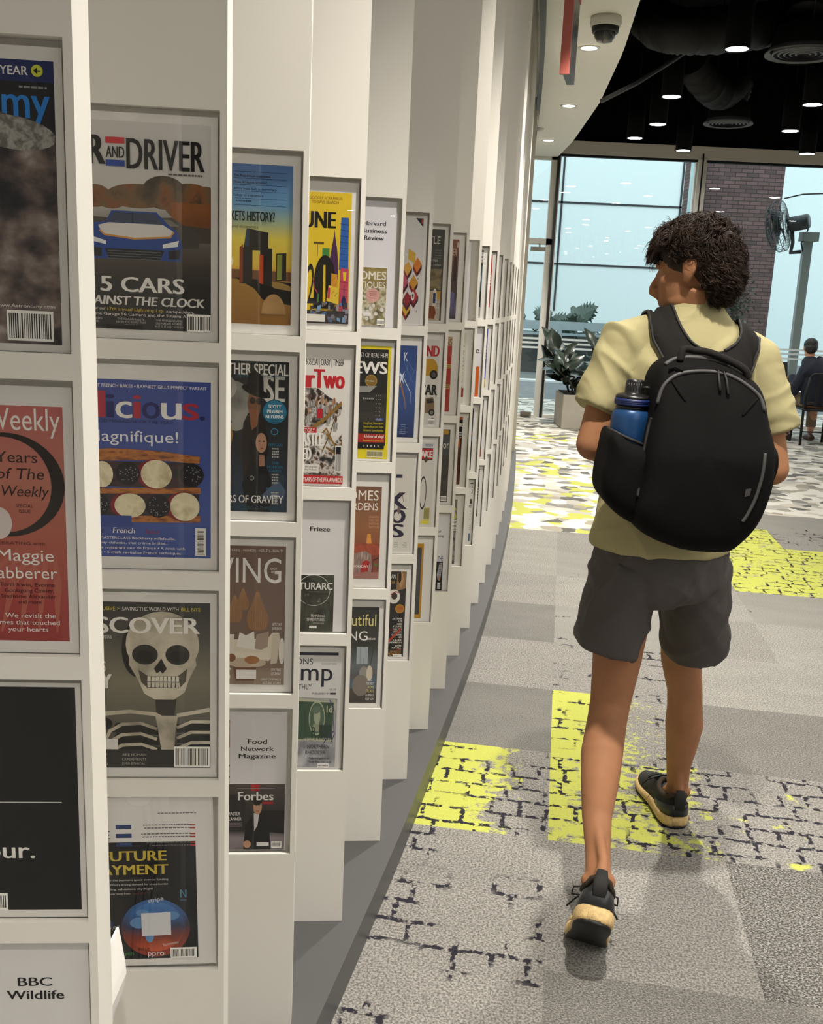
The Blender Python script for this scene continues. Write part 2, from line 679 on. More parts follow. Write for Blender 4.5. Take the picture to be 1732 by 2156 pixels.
def carpet(name, lo, hi, sp=260, con=0.5, crack=0.0, crackcol='#2b2930', yel=0.0, fade=None, fray=45, blot=0.12, weave=0.0):
    if name in MATS:
        return MATS[name]
    m = bpy.data.materials.new(name)
    m.use_nodes = True
    nt = m.node_tree
    N, L = nt.nodes.new, nt.links.new
    b = nt.nodes['Principled BSDF']
    b.inputs['Roughness'].default_value = 0.95
    b.inputs['Specular IOR Level'].default_value = 0.1
    tc = N('ShaderNodeTexCoord')
    co = tc.outputs['Object']

    def noise_(scale, detail=2, stretch=None, rough=0.5):
        n = N('ShaderNodeTexNoise')
        n.inputs['Scale'].default_value = scale
        n.inputs['Detail'].default_value = detail
        n.inputs['Roughness'].default_value = rough
        if stretch:
            mp = N('ShaderNodeMapping')
            mp.inputs['Scale'].default_value = stretch
            L(co, mp.inputs[0])
            L(mp.outputs[0], n.inputs['Vector'])
        else:
            L(co, n.inputs['Vector'])
        return n

    def math_(op, a, b_=None, c=None):
        n = N('ShaderNodeMath')
        n.operation = op
        for i, q in enumerate((a, b_, c)):
            if q is None:
                continue
            if hasattr(q, 'links'):
                L(q, n.inputs[i])
            else:
                n.inputs[i].default_value = q
        return n.outputs[0]

    def step(v, e, wd=0.04):
        n = N('ShaderNodeMapRange')
        n.inputs['From Min'].default_value = e - wd
        n.inputs['From Max'].default_value = e + wd
        L(v, n.inputs['Value'])
        return n.outputs[0]

    def mix(f, a, b_):
        n = N('ShaderNodeMix')
        n.data_type = 'RGBA'
        if hasattr(f, 'links'):
            L(f, n.inputs[0])
        else:
            n.inputs[0].default_value = f
        for i, q in ((6, a), (7, b_)):
            if hasattr(q, 'links'):
                L(q, n.inputs[i])
            else:
                n.inputs[i].default_value = lin(q)
        return n.outputs[2]

    fine = noise_(sp, 2.5, rough=0.7)
    r = N('ShaderNodeValToRGB')
    r.color_ramp.elements[0].position = 0.5 - 0.22 / max(con, 0.01) * 0.5
    r.color_ramp.elements[1].position = 0.5 + 0.22 / max(con, 0.01) * 0.5
    r.color_ramp.elements[0].color = lin(lo)
    r.color_ramp.elements[1].color = lin(hi)
    L(fine.outputs[0], r.inputs[0])
    col = r.outputs[0]
    if weave:
        wv = noise_(150, 1, (1.0, 2.2, 1))
        col = mix(math_('MULTIPLY', step(wv.outputs[0], 0.47, 0.03), weave), lo, col) if False else mix(math_('MULTIPLY', math_('SUBTRACT', 1.0, step(wv.outputs[0], 0.47, 0.05)), weave), col, '#3a3937')
    big = noise_(5, 3, (0.6, 1.6, 1))
    k = N('ShaderNodeMix')
    k.data_type = 'RGBA'
    k.blend_type = 'MULTIPLY'
    k.inputs[0].default_value = 1.0
    L(col, k.inputs[6])
    sh = math_('MULTIPLY_ADD', big.outputs[0], blot * 2, 1 - blot)
    cb = N('ShaderNodeCombineColor')
    for i in range(3):
        L(sh, cb.inputs[i])
    L(cb.outputs[0], k.inputs[7])
    col = k.outputs[2]
    # brick-like cracks
    cmask = None
    if crack or yel:
        wob = noise_(85, 4, None, 0.7)
        wob2 = noise_(9, 2)
        va = N('ShaderNodeVectorMath')
        va.operation = 'MULTIPLY_ADD'
        L(wob.outputs[1], va.inputs[0])
        va.inputs[1].default_value = (0.018, 0.018, 0)
        L(co, va.inputs[2])
        vb = N('ShaderNodeVectorMath')
        vb.operation = 'MULTIPLY_ADD'
        L(wob2.outputs[1], vb.inputs[0])
        vb.inputs[1].default_value = (0.025, 0.025, 0)
        L(va.outputs[0], vb.inputs[2])
        br = N('ShaderNodeTexBrick')
        br.inputs['Scale'].default_value = 1.0
        br.inputs['Brick Width'].default_value = 0.125
        br.inputs['Row Height'].default_value = 0.085
        br.inputs['Mortar Size'].default_value = 0.0075
        br.inputs['Mortar Smooth'].default_value = 0.1
        br.offset = 0.37
        br.squash = 0.7
        br.squash_frequency = 3
        L(vb.outputs[0], br.inputs['Vector'])
        gate = noise_(4.5, 2)
        gap = noise_(38, 2)
        g = math_('MULTIPLY', step(gate.outputs[0], 1.0 - crack if crack else 0.45, 0.03), step(gap.outputs[0], 0.47, 0.03))
        cmask = math_('MULTIPLY', step(br.outputs['Fac'], 0.4, 0.2), g)
    if yel:
        e1 = noise_(fray, 7, (0.85, 1.15, 1), 0.72)
        thr = math_('ADD', e1.outputs[0], 0.0)
        if fade:
            sp_ = N('ShaderNodeSeparateXYZ')
            L(co, sp_.inputs[0])
            ax, p0, p1, lo_c, hi_c = fade
            mr = N('ShaderNodeMapRange')
            mr.inputs['From Min'].default_value = p0
            mr.inputs['From Max'].default_value = p1
            mr.inputs['To Min'].default_value = lo_c
            mr.inputs['To Max'].default_value = hi_c
            L(sp_.outputs[ax], mr.inputs['Value'])
            cov = mr.outputs[0]
        else:
            cov = math_('ADD', yel, 0.0)
        big2 = noise_(7, 2)
        tot = math_('ADD', math_('MULTIPLY_ADD', big2.outputs[0], 0.5, thr), math_('SUBTRACT', cov, 0.75))
        ym = step(tot, 0.5, 0.03)
        n3 = noise_(200, 2)
        yc = mix(n3.outputs[0], '#979c43', '#c0c467')
        col = mix(ym, col, yc)
    if cmask is not None:
        col = mix(cmask, col, crackcol)
    L(col, b.inputs['Base Color'])
    bp = N('ShaderNodeBump')
    bp.inputs['Strength'].default_value = 0.5
    bp.inputs['Distance'].default_value = 0.003
    L(fine.outputs[0], bp.inputs['Height'])
    L(bp.outputs[0], b.inputs['Normal'])
    MATS[name] = m
    return m


def mosaic(name, yellow=0.0):
    m = bpy.data.materials.new(name)
    m.use_nodes = True
    nt = m.node_tree
    N, L = nt.nodes.new, nt.links.new
    b = nt.nodes['Principled BSDF']
    b.inputs['Roughness'].default_value = 0.9
    b.inputs['Specular IOR Level'].default_value = 0.15
    tc = N('ShaderNodeTexCoord')
    n = N('ShaderNodeTexNoise')
    n.inputs['Scale'].default_value = 6
    n.inputs['Detail'].default_value = 3
    L(tc.outputs['Object'], n.inputs['Vector'])
    va = N('ShaderNodeVectorMath')
    va.operation = 'MULTIPLY_ADD'
    L(n.outputs[1], va.inputs[0])
    va.inputs[1].default_value = (0.12, 0.12, 0)
    L(tc.outputs['Object'], va.inputs[2])
    v = N('ShaderNodeTexVoronoi')
    v.voronoi_dimensions = '2D'
    v.inputs['Scale'].default_value = 9.5
    L(va.outputs[0], v.inputs['Vector'])
    sp = N('ShaderNodeSeparateColor')
    L(v.outputs['Color'], sp.inputs[0])
    r = N('ShaderNodeValToRGB')
    r.color_ramp.interpolation = 'CONSTANT'
    st = [(0.0, '#c9c7bf'), (0.34, '#a5a29b'), (0.52, '#b8b3a8'), (0.66, '#7c7b76'), (0.78, '#938e82'), (0.9, '#5e5d5a')]
    e = r.color_ramp.elements
    while len(e) < len(st):
        e.new(0.5)
    for i, (p, c) in enumerate(st):
        e[i].position = p
        e[i].color = lin(c)
    L(sp.outputs[0], r.inputs[0])
    col = r.outputs[0]
    if yellow:
        mt = N('ShaderNodeMath')
        mt.operation = 'LESS_THAN'
        mt.inputs[1].default_value = yellow
        L(sp.outputs[1], mt.inputs[0])
        mx = N('ShaderNodeMix')
        mx.data_type = 'RGBA'
        L(mt.outputs[0], mx.inputs[0])
        L(col, mx.inputs[6])
        mx.inputs[7].default_value = lin('#a9ac58')
        col = mx.outputs[2]
    L(col, b.inputs['Base Color'])
    MATS[name] = m
    return m


GR_LO, GR_HI = '#5e5d5a', '#999691'
C_PLAIN = carpet('carpet plain grey', GR_LO, GR_HI, 165, 1.0)
C_LIGHT = carpet('carpet pale grey', '#686662', '#9f9d97', 165, 1.0, blot=0.16)
C_MID = carpet('carpet mid grey', '#51504d', '#85837f', 240, 0.7, blot=0.2)
C_CRACK = carpet('carpet grey with dark cracks', GR_LO, GR_HI, 165, 1.0, crack=0.44)
C_CRACKD = carpet('carpet grey with dense dark cracks', GR_LO, GR_HI, 165, 1.0, crack=0.48)
C_FEW = carpet('carpet grey with few cracks', '#63625e', '#9a9892', 230, 0.6, crack=0.34)
C_STREAK = carpet('carpet grey with cracks and yellow streaks', GR_LO, GR_HI, 165, 1.0, crack=0.62, yel=0.2, fade=(0, 0.6, 1.6, 0.34, 0.36), fray=16)
C_WEAVE = carpet('carpet coarse weave', '#5b5a56', '#928f8a', 210, 0.8, weave=0.55)
C_WEAVED = carpet('carpet coarse black speckle', '#4c4c49', '#999691', 170, 1.0, weave=0.95)
C_YEL = carpet('carpet yellow worn', GR_LO, GR_HI, 165, 1.0, crack=0.45, yel=0.5, fade=(0, 0.10, 0.6, 0.74, 0.22))
C_YEL2 = carpet('carpet yellow and grey blocks', GR_LO, GR_HI, 165, 1.0, crack=0.6, yel=0.5, fade=(0, 0.05, 0.6, 0.60, 0.42), fray=24)
C_YELL = carpet('carpet yellow patch by the plinth', GR_LO, GR_HI, 165, 1.0, crack=0.55, yel=0.5, fade=(0, -0.3, 0.07, 0.80, 0.22), fray=30)
C_YELF = carpet('carpet yellow far patch', GR_LO, GR_HI, 165, 1.0, crack=0.55, yel=0.62, fray=30)
M_WHT = mosaic('carpet pebble mosaic')
M_YEL = mosaic('carpet pebble mosaic with yellow', 0.3)

tiles = {(0, 0): C_YEL2, (0, 1): C_YEL, (-1, 0): C_YELL, (-1, 1): C_MID, (-1, 2): C_PLAIN, (0, 2): C_CRACK, (1, 0): C_STREAK, (2, 0): C_STREAK,
         (1, 1): C_WEAVE, (2, 1): C_WEAVE, (1, 2): C_LIGHT, (2, 2): C_LIGHT, (0, -1): C_PLAIN, (-1, -1): C_CRACKD, (-1, -2): C_CRACK, (0, -2): C_WEAVE,
         (1, -1): C_WEAVED, (1, -2): C_WEAVE, (2, -1): C_WEAVED, (2, -2): C_WEAVE, (-1, 3): C_MID, (0, 3): C_FEW, (1, 3): C_PLAIN, (0, 4): C_LIGHT,
         (-1, 4): C_PLAIN, (-1, 5): C_LIGHT, (0, 5): C_FEW, (1, 4): C_LIGHT, (2, 3): C_LIGHT, (3, 3): C_LIGHT, (2, 4): C_FEW, (3, 4): C_CRACK,
         (2, 5): C_YELF, (3, 5): C_YELF, (4, 5): C_YELF, (2, 6): C_YELF, (3, 6): C_YELF, (4, 6): C_CRACK, (5, 5): C_YELF, (5, 6): C_CRACK,
         (2, 7): C_YELF, (3, 7): C_CRACK, (4, 7): C_FEW, (-2, 5): C_LIGHT, (-2, 4): C_PLAIN, (-2, 3): C_MID}
fl = MB()
rng = random.Random(3)
for i in range(-10, 24):
    for j in range(-42, 24):
        a0, a1 = U0 + i * TU, U0 + (i + 1) * TU
        b0, b1 = V0 + j * TV, V0 + (j + 1) * TV
        vm = (b0 + b1) / 2
        lim = 6.51 if i < 2 else 7.6
        if (i, j) in tiles and vm < lim:
            mt = tiles[(i, j)]
        elif b0 >= lim - 0.25:
            uu = (a0 + a1) / 2
            mt = M_YEL if (uu < 0.6 and vm < 9.5 and (i + j) % 2 == 0) or (uu < 1.2 and 9.5 < vm < 12 and (i * 3 + j) % 3 == 0) or (uu < 0.6 and vm < 8.6) else M_WHT
        else:
            mt = rng.choice([C_PLAIN, C_LIGHT, C_FEW, C_CRACK, C_WEAVE])
        if b0 < lim < b1 and mt not in (M_YEL, M_WHT) and (i, j) not in tiles:
            pass
        fl.add([(a0, b0, 0), (a1, b0, 0), (a1, b1, 0), (a0, b1, 0)], [(0, 1, 2, 3)], mt)
floor = fl.build('floor', rot=(0, 0, -GA))
struct(floor)

# ---- the curve the display wall follows
PK = [(-0.3505, 1.020), (-0.269, 1.376), (-0.198, 1.718), (-0.122, 2.068), (-0.0455, 2.427), (0.0225, 2.787), (0.0915, 3.155), (0.159, 3.524),
      (0.226, 3.892), (0.289, 4.254), (0.351, 4.636), (0.407, 5.002), (0.466, 5.375), (0.519, 5.754), (0.568, 6.119), (0.616, 6.486), (0.667, 6.864),
      (0.711, 7.229), (0.756, 7.614)]
cf = np.polyfit([p[1] for p in PK], [p[0] for p in PK], 3)
NP_ = 24
while len(PK) < NP_:
    y = PK[-1][1] + 0.372
    PK.append((PK[-1][0] + 0.372 * (0.112 - 0.003 * (len(PK) - 19)), y))
PKX = np.array([p[0] for p in PK])
PKY = np.array([p[1] for p in PK])


def front(y):
    """x of the panels' front corner at distance y"""
    if y < PKY[0]:
        return PKX[0] - (PKY[0] - y) * 0.225
    if y > PKY[-1]:
        return PKX[-1] + (y - PKY[-1]) * 0.095
    return float(np.interp(y, PKY, PKX))


white_board = mat('white lacquered board', '#dcd9d2', rough=0.42, spec=0.4)
wall_white = mat('white painted wall', '#d9d6cf', rough=0.6)
grey_plinth = mat('grey plinth laminate', '#4c4c4d', rough=0.42)
dark_grey = mat('dark grey cornice', '#5b6166', rough=0.6)
PL = 0.09


def curve_strip(mb, off0, off1, z0, z1, y0, y1, material, step=0.25):
    """solid between two offsets (in x) of the display curve"""
    n = max(2, int((y1 - y0) / step))
    rs = []
    for i in range(n + 1):
        y = y0 + (y1 - y0) * i / n
        a = off0(y) if callable(off0) else front(y) + off0
        b = off1(y) if callable(off1) else front(y) + off1
        rs.append([Vector((a, y, z0)), Vector((b, y, z0)), Vector((b, y, z1)), Vector((a, y, z1))])
    mb.rings(rs, material, smooth=False)


m_ = MB()
curve_strip(m_, -0.33, 0.048, 0.0, PL, -3.0, 10.0, grey_plinth)
pl = m_.build('plinth')
tag(pl, 'long curved grey plinth on the carpet under the row of white panels', 'plinth')
m_ = MB()
curve_strip(m_, -0.46, -0.335, 0.0, SOFFIT_Z, -6.0, 10.0, wall_white)
curve_strip(m_, -0.34, 0.046, SOFFIT_Z - 0.16, SOFFIT_Z + 0.0, 10.02, 13.6, wall_white)
struct(m_.build('wall_left'))
m_ = MB()
curve_strip(m_, 0.02, 0.055, SOFFIT_Z - 0.12, SOFFIT_Z - 0.001, -3.0, 12.0, dark_grey)  # dark colour stands in for shade in the recess below the soffit
tag(m_.build('shadow_gap'), 'dark grey curved strip painted as the shadow gap under the white ceiling above the panels', 'shadow_gap', kind='structure')

# ---- white lowered ceiling with a curved edge
EDGE = [(-6.0, -0.6), (-3.0, 0.1), (0, 0.62), (2, 0.87), (4, 1.07), (6.85, 1.322), (8.165, 1.48), (10.14, 1.65), (12.5, 1.745), (13.77, 1.74)]
ceil_white = mat('white plaster ceiling', '#efece4', rough=0.8)
ey = [e[0] for e in EDGE]
ex = [e[1] for e in EDGE]


def soffit_edge(y):
    return float(np.interp(y, ey, ex))


m_ = MB()
curve_strip(m_, lambda y: front(y) - 0.45, soffit_edge, SOFFIT_Z, SOFFIT_Z + 0.25, -6.0, 13.77, ceil_white, 0.3)
struct(m_.build('ceiling_lowered'))
black_ceil = mat('black painted ceiling', '#060606', rough=0.95, spec=0.05)
m_ = MB()
m_.box((-4, -21, CEIL_Z), (11, WIN_Y + 0.2, CEIL_Z + 0.1), black_ceil)
struct(m_.build('ceiling'))

# ---- outer walls of the room
room_white = mat('room wall paint', '#c9c3b8', rough=0.7)
m_ = MB()
m_.box((10.0, -21, 0), (10.2, WIN_Y + 0.2, CEIL_Z), room_white)
struct(m_.build('wall_right'))
m_ = MB()
m_.box((-4, -21.2, 0), (10.2, -21.0, CEIL_Z), room_white)
struct(m_.build('wall_back'))
m_ = MB()
m_.box((-4.2, -21, 0), (-4.0, WIN_Y + 0.2, CEIL_Z), room_white)
struct(m_.build('wall_far_left'))

# ---- window wall
beige = mat('beige window header', '#cdc6bb', rough=0.6)
alu = mat('silver window frame', '#dedbd2', rough=0.4)
black_fr = mat('black window gasket', '#0d0e10', rough=0.4)
pane = glass_mat('window glass', (0.93, 0.97, 0.97), ior=1.95)
m_ = MB()
m_.box((-4, WIN_Y, 0), (1.33, WIN_Y + 0.15, CEIL_Z), room_white)
m_.box((1.33, WIN_Y, 3.71), (10.0, WIN_Y + 0.15, CEIL_Z), black_ceil)
struct(m_.build('wall_front'))
m_ = MB()
m_.box((1.33, WIN_Y - 0.03, 3.545), (10.0, WIN_Y + 0.15, 3.71), beige)
struct(m_.build('trim_1'))


def stripes(a, b, parent):
    for py in (713, 722, 732):
        z = P(1140, py, WIN_Y).z
        m = MB()
        m.box((a, WIN_Y + 0.026, z - 0.014), (b, WIN_Y + 0.029, z + 0.014), frost)
        m.build('frosted_stripe', parent)


frost = bpy.data.materials.new('frosted glass stripe')
frost.use_nodes = True
frost.node_tree.nodes['Principled BSDF'].inputs['Base Color'].default_value = (0.75, 0.82, 0.83, 1)
frost.node_tree.nodes['Principled BSDF'].inputs['Roughness'].default_value = 0.6
frost.node_tree.nodes['Principled BSDF'].inputs['Alpha'].default_value = 0.7


def window(n, x0, x1, z0, z1, fw=0.05, lab='', left=True, right=True, bot=0.04):
    m = MB()
    y0, y1 = WIN_Y, WIN_Y + 0.09
    if left:
        m.box((x0, y0, z0), (x0 + fw, y1, z1), alu)
    if right:
        m.box((x1 - fw, y0, z0), (x1, y1, z1), alu)
    m.box((x0, y0, z1 - 0.03), (x1, y1 - 0.02, z1), black_fr)
    if bot:
        m.box((x0 + (fw if left else 0), y0, z0), (x1 - (fw if right else 0), y1, z0 + bot), alu)
    w = m.build('window_%d' % n)
    struct(w)
    g = MB()
    a, b = x0 + (fw if left else 0), x1 - (fw if right else 0)
    g.box((a, y0 + 0.03, z0 + bot), (b, y0 + 0.042, z1 - 0.03), pane)
    g.build('pane', w)
    stripes(a, b, w)
    return w


window(1, 1.772, 3.62, 0.0, 3.545, 0.022)
window(2, 3.72, 6.9, 0.0, 3.545, 0.03)
window(3, 7.0, 9.95, 0.0, 3.545, 0.03)
m_ = MB()
m_.box((3.62, WIN_Y - 0.05, 0), (3.665, WIN_Y + 0.1, 3.545), alu)
m_.box((3.665, WIN_Y - 0.03, 0), (3.69, WIN_Y + 0.1, 3.62), black_fr)
m_.box((3.69, WIN_Y - 0.05, 0), (3.72, WIN_Y + 0.1, 3.545), alu)
struct(m_.build('trim_2'))
m_ = MB()
m_.box((1.74, WIN_Y - 0.06, 0), (1.772, WIN_Y + 0.1, 3.58), black_fr)
struct(m_.build('trim_3'))
m_ = MB()
m_.box((6.9, WIN_Y - 0.05, 0), (7.0, WIN_Y + 0.1, 3.545), alu)
struct(m_.build('trim_4'))
# glass door left of the mullion, transom light above
m_ = MB()
m_.box((1.33, WIN_Y, 2.36), (1.74, WIN_Y + 0.08, 2.44), alu)
m_.box((1.33, WIN_Y, 3.46), (1.74, WIN_Y + 0.08, 3.545), alu)
m_.box((1.33, WIN_Y, 0), (1.38, WIN_Y + 0.08, 3.545), alu)
m_.box((1.665, WIN_Y, 0), (1.74, WIN_Y + 0.08, 3.545), alu)
m_.box((1.38, WIN_Y, 0), (1.665, WIN_Y + 0.08, 0.03), alu)
d_ = m_.build('door_1')
struct(d_)
m_ = MB()
m_.box((1.38, WIN_Y + 0.03, 0.03), (1.665, WIN_Y + 0.042, 2.36), pane)
m_.box((1.38, WIN_Y + 0.03, 2.44), (1.665, WIN_Y + 0.042, 3.46), pane)
m_.build('pane', d_)
stripes(1.38, 1.665, d_)
m_ = MB()
m_.rbox((1.46, WIN_Y - 0.05, 2.27), (1.66, WIN_Y, 2.325), mat('door closer metal', '#8a8478', rough=0.4, metal=0.5))
m_.box((1.57, WIN_Y - 0.03, 2.325), (1.59, WIN_Y, 2.37), mat('door closer metal', '#8a8478'))
m_.build('door_closer', d_)
m_ = MB()
m_.rbox((1.47, WIN_Y - 0.06, 0.02), (1.62, WIN_Y - 0.002, 0.075), mat('door foot metal', '#7c7262', rough=0.4, metal=0.4))
m_.build('door_foot_bracket', d_)

# ================================================================== OUTSIDE THE WINDOW
road = mat('grey road', '#5d6468', rough=0.9, var=0.1, vscale=3)
pave = mat('pale pavement', '#b9bfc0', rough=0.9)
m_ = MB()
m_.box((-20, WIN_Y + 0.16, -0.12), (40, 16.2, -0.02), pave)
m_.box((-20, 16.2, -0.14), (40, 21.0, -0.06), road)
m_.box((-20, 21.0, -0.14), (40, 21.35, -0.02), mat('white kerb line', '#cfd3d4', rough=0.8))
m_.box((-20, 21.35, -0.14), (40, 25.6, -0.06), road)
m_.box((-20, 25.6, -0.14), (40, 27.2, -0.02), mat('red kerb paint', '#a1625c', rough=0.8))
m_.box((-20, 27.2, -0.14), (40, 40, -0.04), road)
struct(m_.build('ground'))
facade = mat('pale frosted facade panel', '#cfe0e0', rough=0.5)
facade_joint = mat('dark facade joint', '#20272b', rough=0.6)
FY = 31.0
m_ = MB()
xA, xB = -6.0, P(1474, 400, FY).x
m_.box((xA, FY, -0.1), (xB, FY + 0.4, 14), facade)
for yy in (425, 555):
    z = P(1300, yy + 6, FY).z
    m_.box((xA, FY - 0.03, z - 0.028), (xB, FY + 0.01, z + 0.028), facade_joint)
zt = P(1300, 425, FY).z + (P(1300, 425, FY).z - P(1300, 555, FY).z)
m_.box((xA, FY - 0.03, zt - 0.028), (xB, FY + 0.01, zt + 0.028), facade_joint)
xj = P(1184, 400, FY).x
dx_ = P(1435, 400, FY).x - xj
for q in range(-2, 3):
    if xj + q * dx_ < xB:
        m_.box((xj + q * dx_ - 0.028, FY - 0.03, 1.4), (xj + q * dx_ + 0.028, FY + 0.01, 14), facade_joint)
bl = m_.build('building_facade')
tag(bl, 'pale frosted panel building facade with dark joint lines across the road', 'building')
m_ = MB()
m_.box((xB + 0.9, FY + 2, -0.1), (30, FY + 2.4, 14), facade)
for q in (9.9, 13.6, 15.0):
    m_.box((q * 2.05, FY + 1.97, 0), (q * 2.05 + 0.1, FY + 2.01, 14), facade_joint)
tag(m_.build('building_facade'), 'pale facade behind the brick wall and the fan post on the right', 'building')

# brick wall
bw = bpy.data.materials.new('brown brickwork')
bw.use_nodes = True
nt = bw.node_tree
br = nt.nodes.new('ShaderNodeTexBrick')
tc = nt.nodes.new('ShaderNodeTexCoord')
mp = nt.nodes.new('ShaderNodeMapping')
mp.inputs['Rotation'].default_value = (RAD(90), 0, 0)
nt.links.new(tc.outputs['Object'], mp.inputs[0])
nt.links.new(mp.outputs[0], br.inputs['Vector'])
br.inputs['Color1'].default_value = lin('#4e3f3d')
br.inputs['Color2'].default_value = lin('#675150')
br.inputs['Mortar'].default_value = lin('#2c2727')
br.inputs['Scale'].default_value = 1
br.inputs['Brick Width'].default_value = 0.245
br.inputs['Row Height'].default_value = 0.082
br.inputs['Mortar Size'].default_value = 0.008
nt.links.new(br.outputs['Color'], nt.nodes['Principled BSDF'].inputs['Base Color'])
nt.nodes['Principled BSDF'].inputs['Roughness'].default_value = 0.9
BY = 22.0
m_ = MB()
m_.box((P(1478, 400, BY).x, BY, -0.1), (P(1648, 400, BY).x, BY + 1.6, 7.0), bw)
tag(m_.build('brick_wall'), 'tall dark brown brick wall pier seen through the right window', 'wall', kind='thing')
m_ = MB()
m_.box((P(1449, 400, BY).x, BY - 0.15, -0.1), (P(1477, 400, BY).x, BY - 0.02, 7.0), mat('blue green glass fin', '#9db9bb', rough=0.2))
tag(m_.build('glass_fin'), 'tall blue-green glass fin left of the brick wall', 'glass fin')

# planting bed and rails
bed = mat('dark planter trough', '#39423f', rough=0.8)
m_ = MB()
m_.box((-8, 24.2, -0.05), (5.2, 25.2, P(1150, 700, 24.2).z), bed)
tag(m_.build('planting_trough'), 'long dark planting trough with big leaves across the road', 'planter')
rail = mat('steel guard rail', '#9fb0b4', rough=0.4, metal=0.4)
RY = 23.4
rl = thing('guard_rail', 'long horizontal steel guard rails in front of the planting trough', 'railing', (0, RY, 0))
for py, hh in ((684, 0.10), (702, 0.03)):
    z = P(1140, py, RY).z
    m_ = MB()
    m_.box((-8, -0.04, z - hh), (5.0, 0.04, z + hh), rail)
    m_.build('rail', rl)
for xx in (-6.0, -3.0, 0.0, 3.3, 4.9):
    m_ = MB()
    m_.box((xx - 0.05, -0.03, -0.06), (xx + 0.05, 0.03, P(1140, 684, RY).z), rail)
    m_.build('post', rl)

leafg = mat('dark green monstera leaf', '#2c4a3e', rough=0.35, spec=0.6)


def monstera_leaf(mb, base, tip_dir, up, size, material):
    """broad heart leaf with deep slits between finger-like lobes"""
    d = Vector(tip_dir).normalized()
    s = d.cross(Vector(up)).normalized()
    nrm = s.cross(d).normalized()
    for sd in (-1, 1):
        for q in range(6):
            t0 = 0.02 + q * 0.155
            w0 = size * 0.5 * math.sin(math.pi * min(0.97, 0.25 + 0.72 * t0)) ** 0.7
            a = base + d * (size * t0)
            b = base + d * (size * (t0 + 0.15))
            tipc = base + d * (size * (t0 + 0.20 - 0.22 * (q == 0))) + s * (sd * w0) - nrm * (size * 0.10)
            m1 = base + d * (size * (t0 + 0.005 - 0.10 * (q == 0))) + s * (sd * w0 * 0.62) - nrm * size * 0.02
            m2 = base + d * (size * (t0 + 0.17)) + s * (sd * w0 * 0.66) - nrm * size * 0.02
            f = (0, 1, 2, 3, 4)
            mb.add([a, b, m2, tipc, m1], [f if sd > 0 else f[::-1]], material)
        a = base + d * size * 0.93
        f = (0, 1, 2)
        mb.add([a, base + d * size * 1.12 - nrm * size * 0.05, a + s * sd * size * 0.14], [f if sd < 0 else f[::-1]], material)


def monstera(px, py, Y, n, size, lab, seed):
    r = random.Random(seed)
    c = P(px, py, Y)
    z0 = P(1150, 700, 24.2).z
    t = thing('monstera_plant', lab, 'plant', (c.x, Y, z0), 0, 'plants in the trough across the road')
    st = MB()
    for q in range(n):
        a = r.uniform(-1.2, 1.2)
        top = Vector((0.5 * math.sin(a) + r.uniform(-0.15, 0.15), r.uniform(-0.3, 0.3), (c.z - z0) * r.uniform(0.55, 1.0)))
        st.tube([(0, 0, 0), (top.x * 0.4, top.y * 0.4, top.z * 0.6), top], 0.015, leafg, 6)
        m = MB()
        monstera_leaf(m, top, (math.sin(a) + 0.1, -0.35, 0.15 + r.uniform(-0.35, 0.35)), (0, -1, 0.45), size * r.uniform(0.8, 1.1), leafg)
        m.build('leaf', t)
    st.build('stem', t)


monstera(1188, 652, 24.6, 6, 0.55, 'tall leafy plant with split leaves right of the black window mullion', 1)
monstera(1215, 700, 24.4, 6, 0.5, 'low split-leaf plant in the trough close to the walking person', 2)
monstera(1128, 668, 24.6, 4, 0.5, 'split-leaf plant in the trough seen through the glass door', 3)
monstera(1245, 702, 24.5, 5, 0.5, 'low split-leaf plant in the trough hidden mostly behind the person', 4)

# climbing shrub in front of the brick wall
ivy = mat('dark ivy leaf', '#31453a', rough=0.4, spec=0.5)
r = random.Random(9)
m_ = MB()
c = P(1545, 645, BY - 0.5)
for q in range(950):
    o_ = Vector((r.gauss(0, 0.19), r.uniform(-0.25, 0.25), r.gauss(0, 0.40)))
    d = Vector((r.uniform(-1, 1), r.uniform(-1, 0.2), r.uniform(-0.6, 0.8))).normalized()
    s = d.cross(Vector((0, 0, 1))).normalized()
    p = c + o_
    L_ = r.uniform(0.06, 0.12)
    m_.add([p, p + d * L_ * 0.5 + s * L_ * 0.35, p + d * L_, p + d * L_ * 0.5 - s * L_ * 0.35], [(0, 1, 2, 3)], ivy)
m_.tube([(c.x, BY - 0.5, -0.1), (c.x, BY - 0.5, c.z + 0.4)], 0.03, mat('shrub stem', '#3b3327', rough=0.9), 8)
tag(m_.build('shrub'), 'small dark shrub in front of the brick wall behind the person', 'shrub')

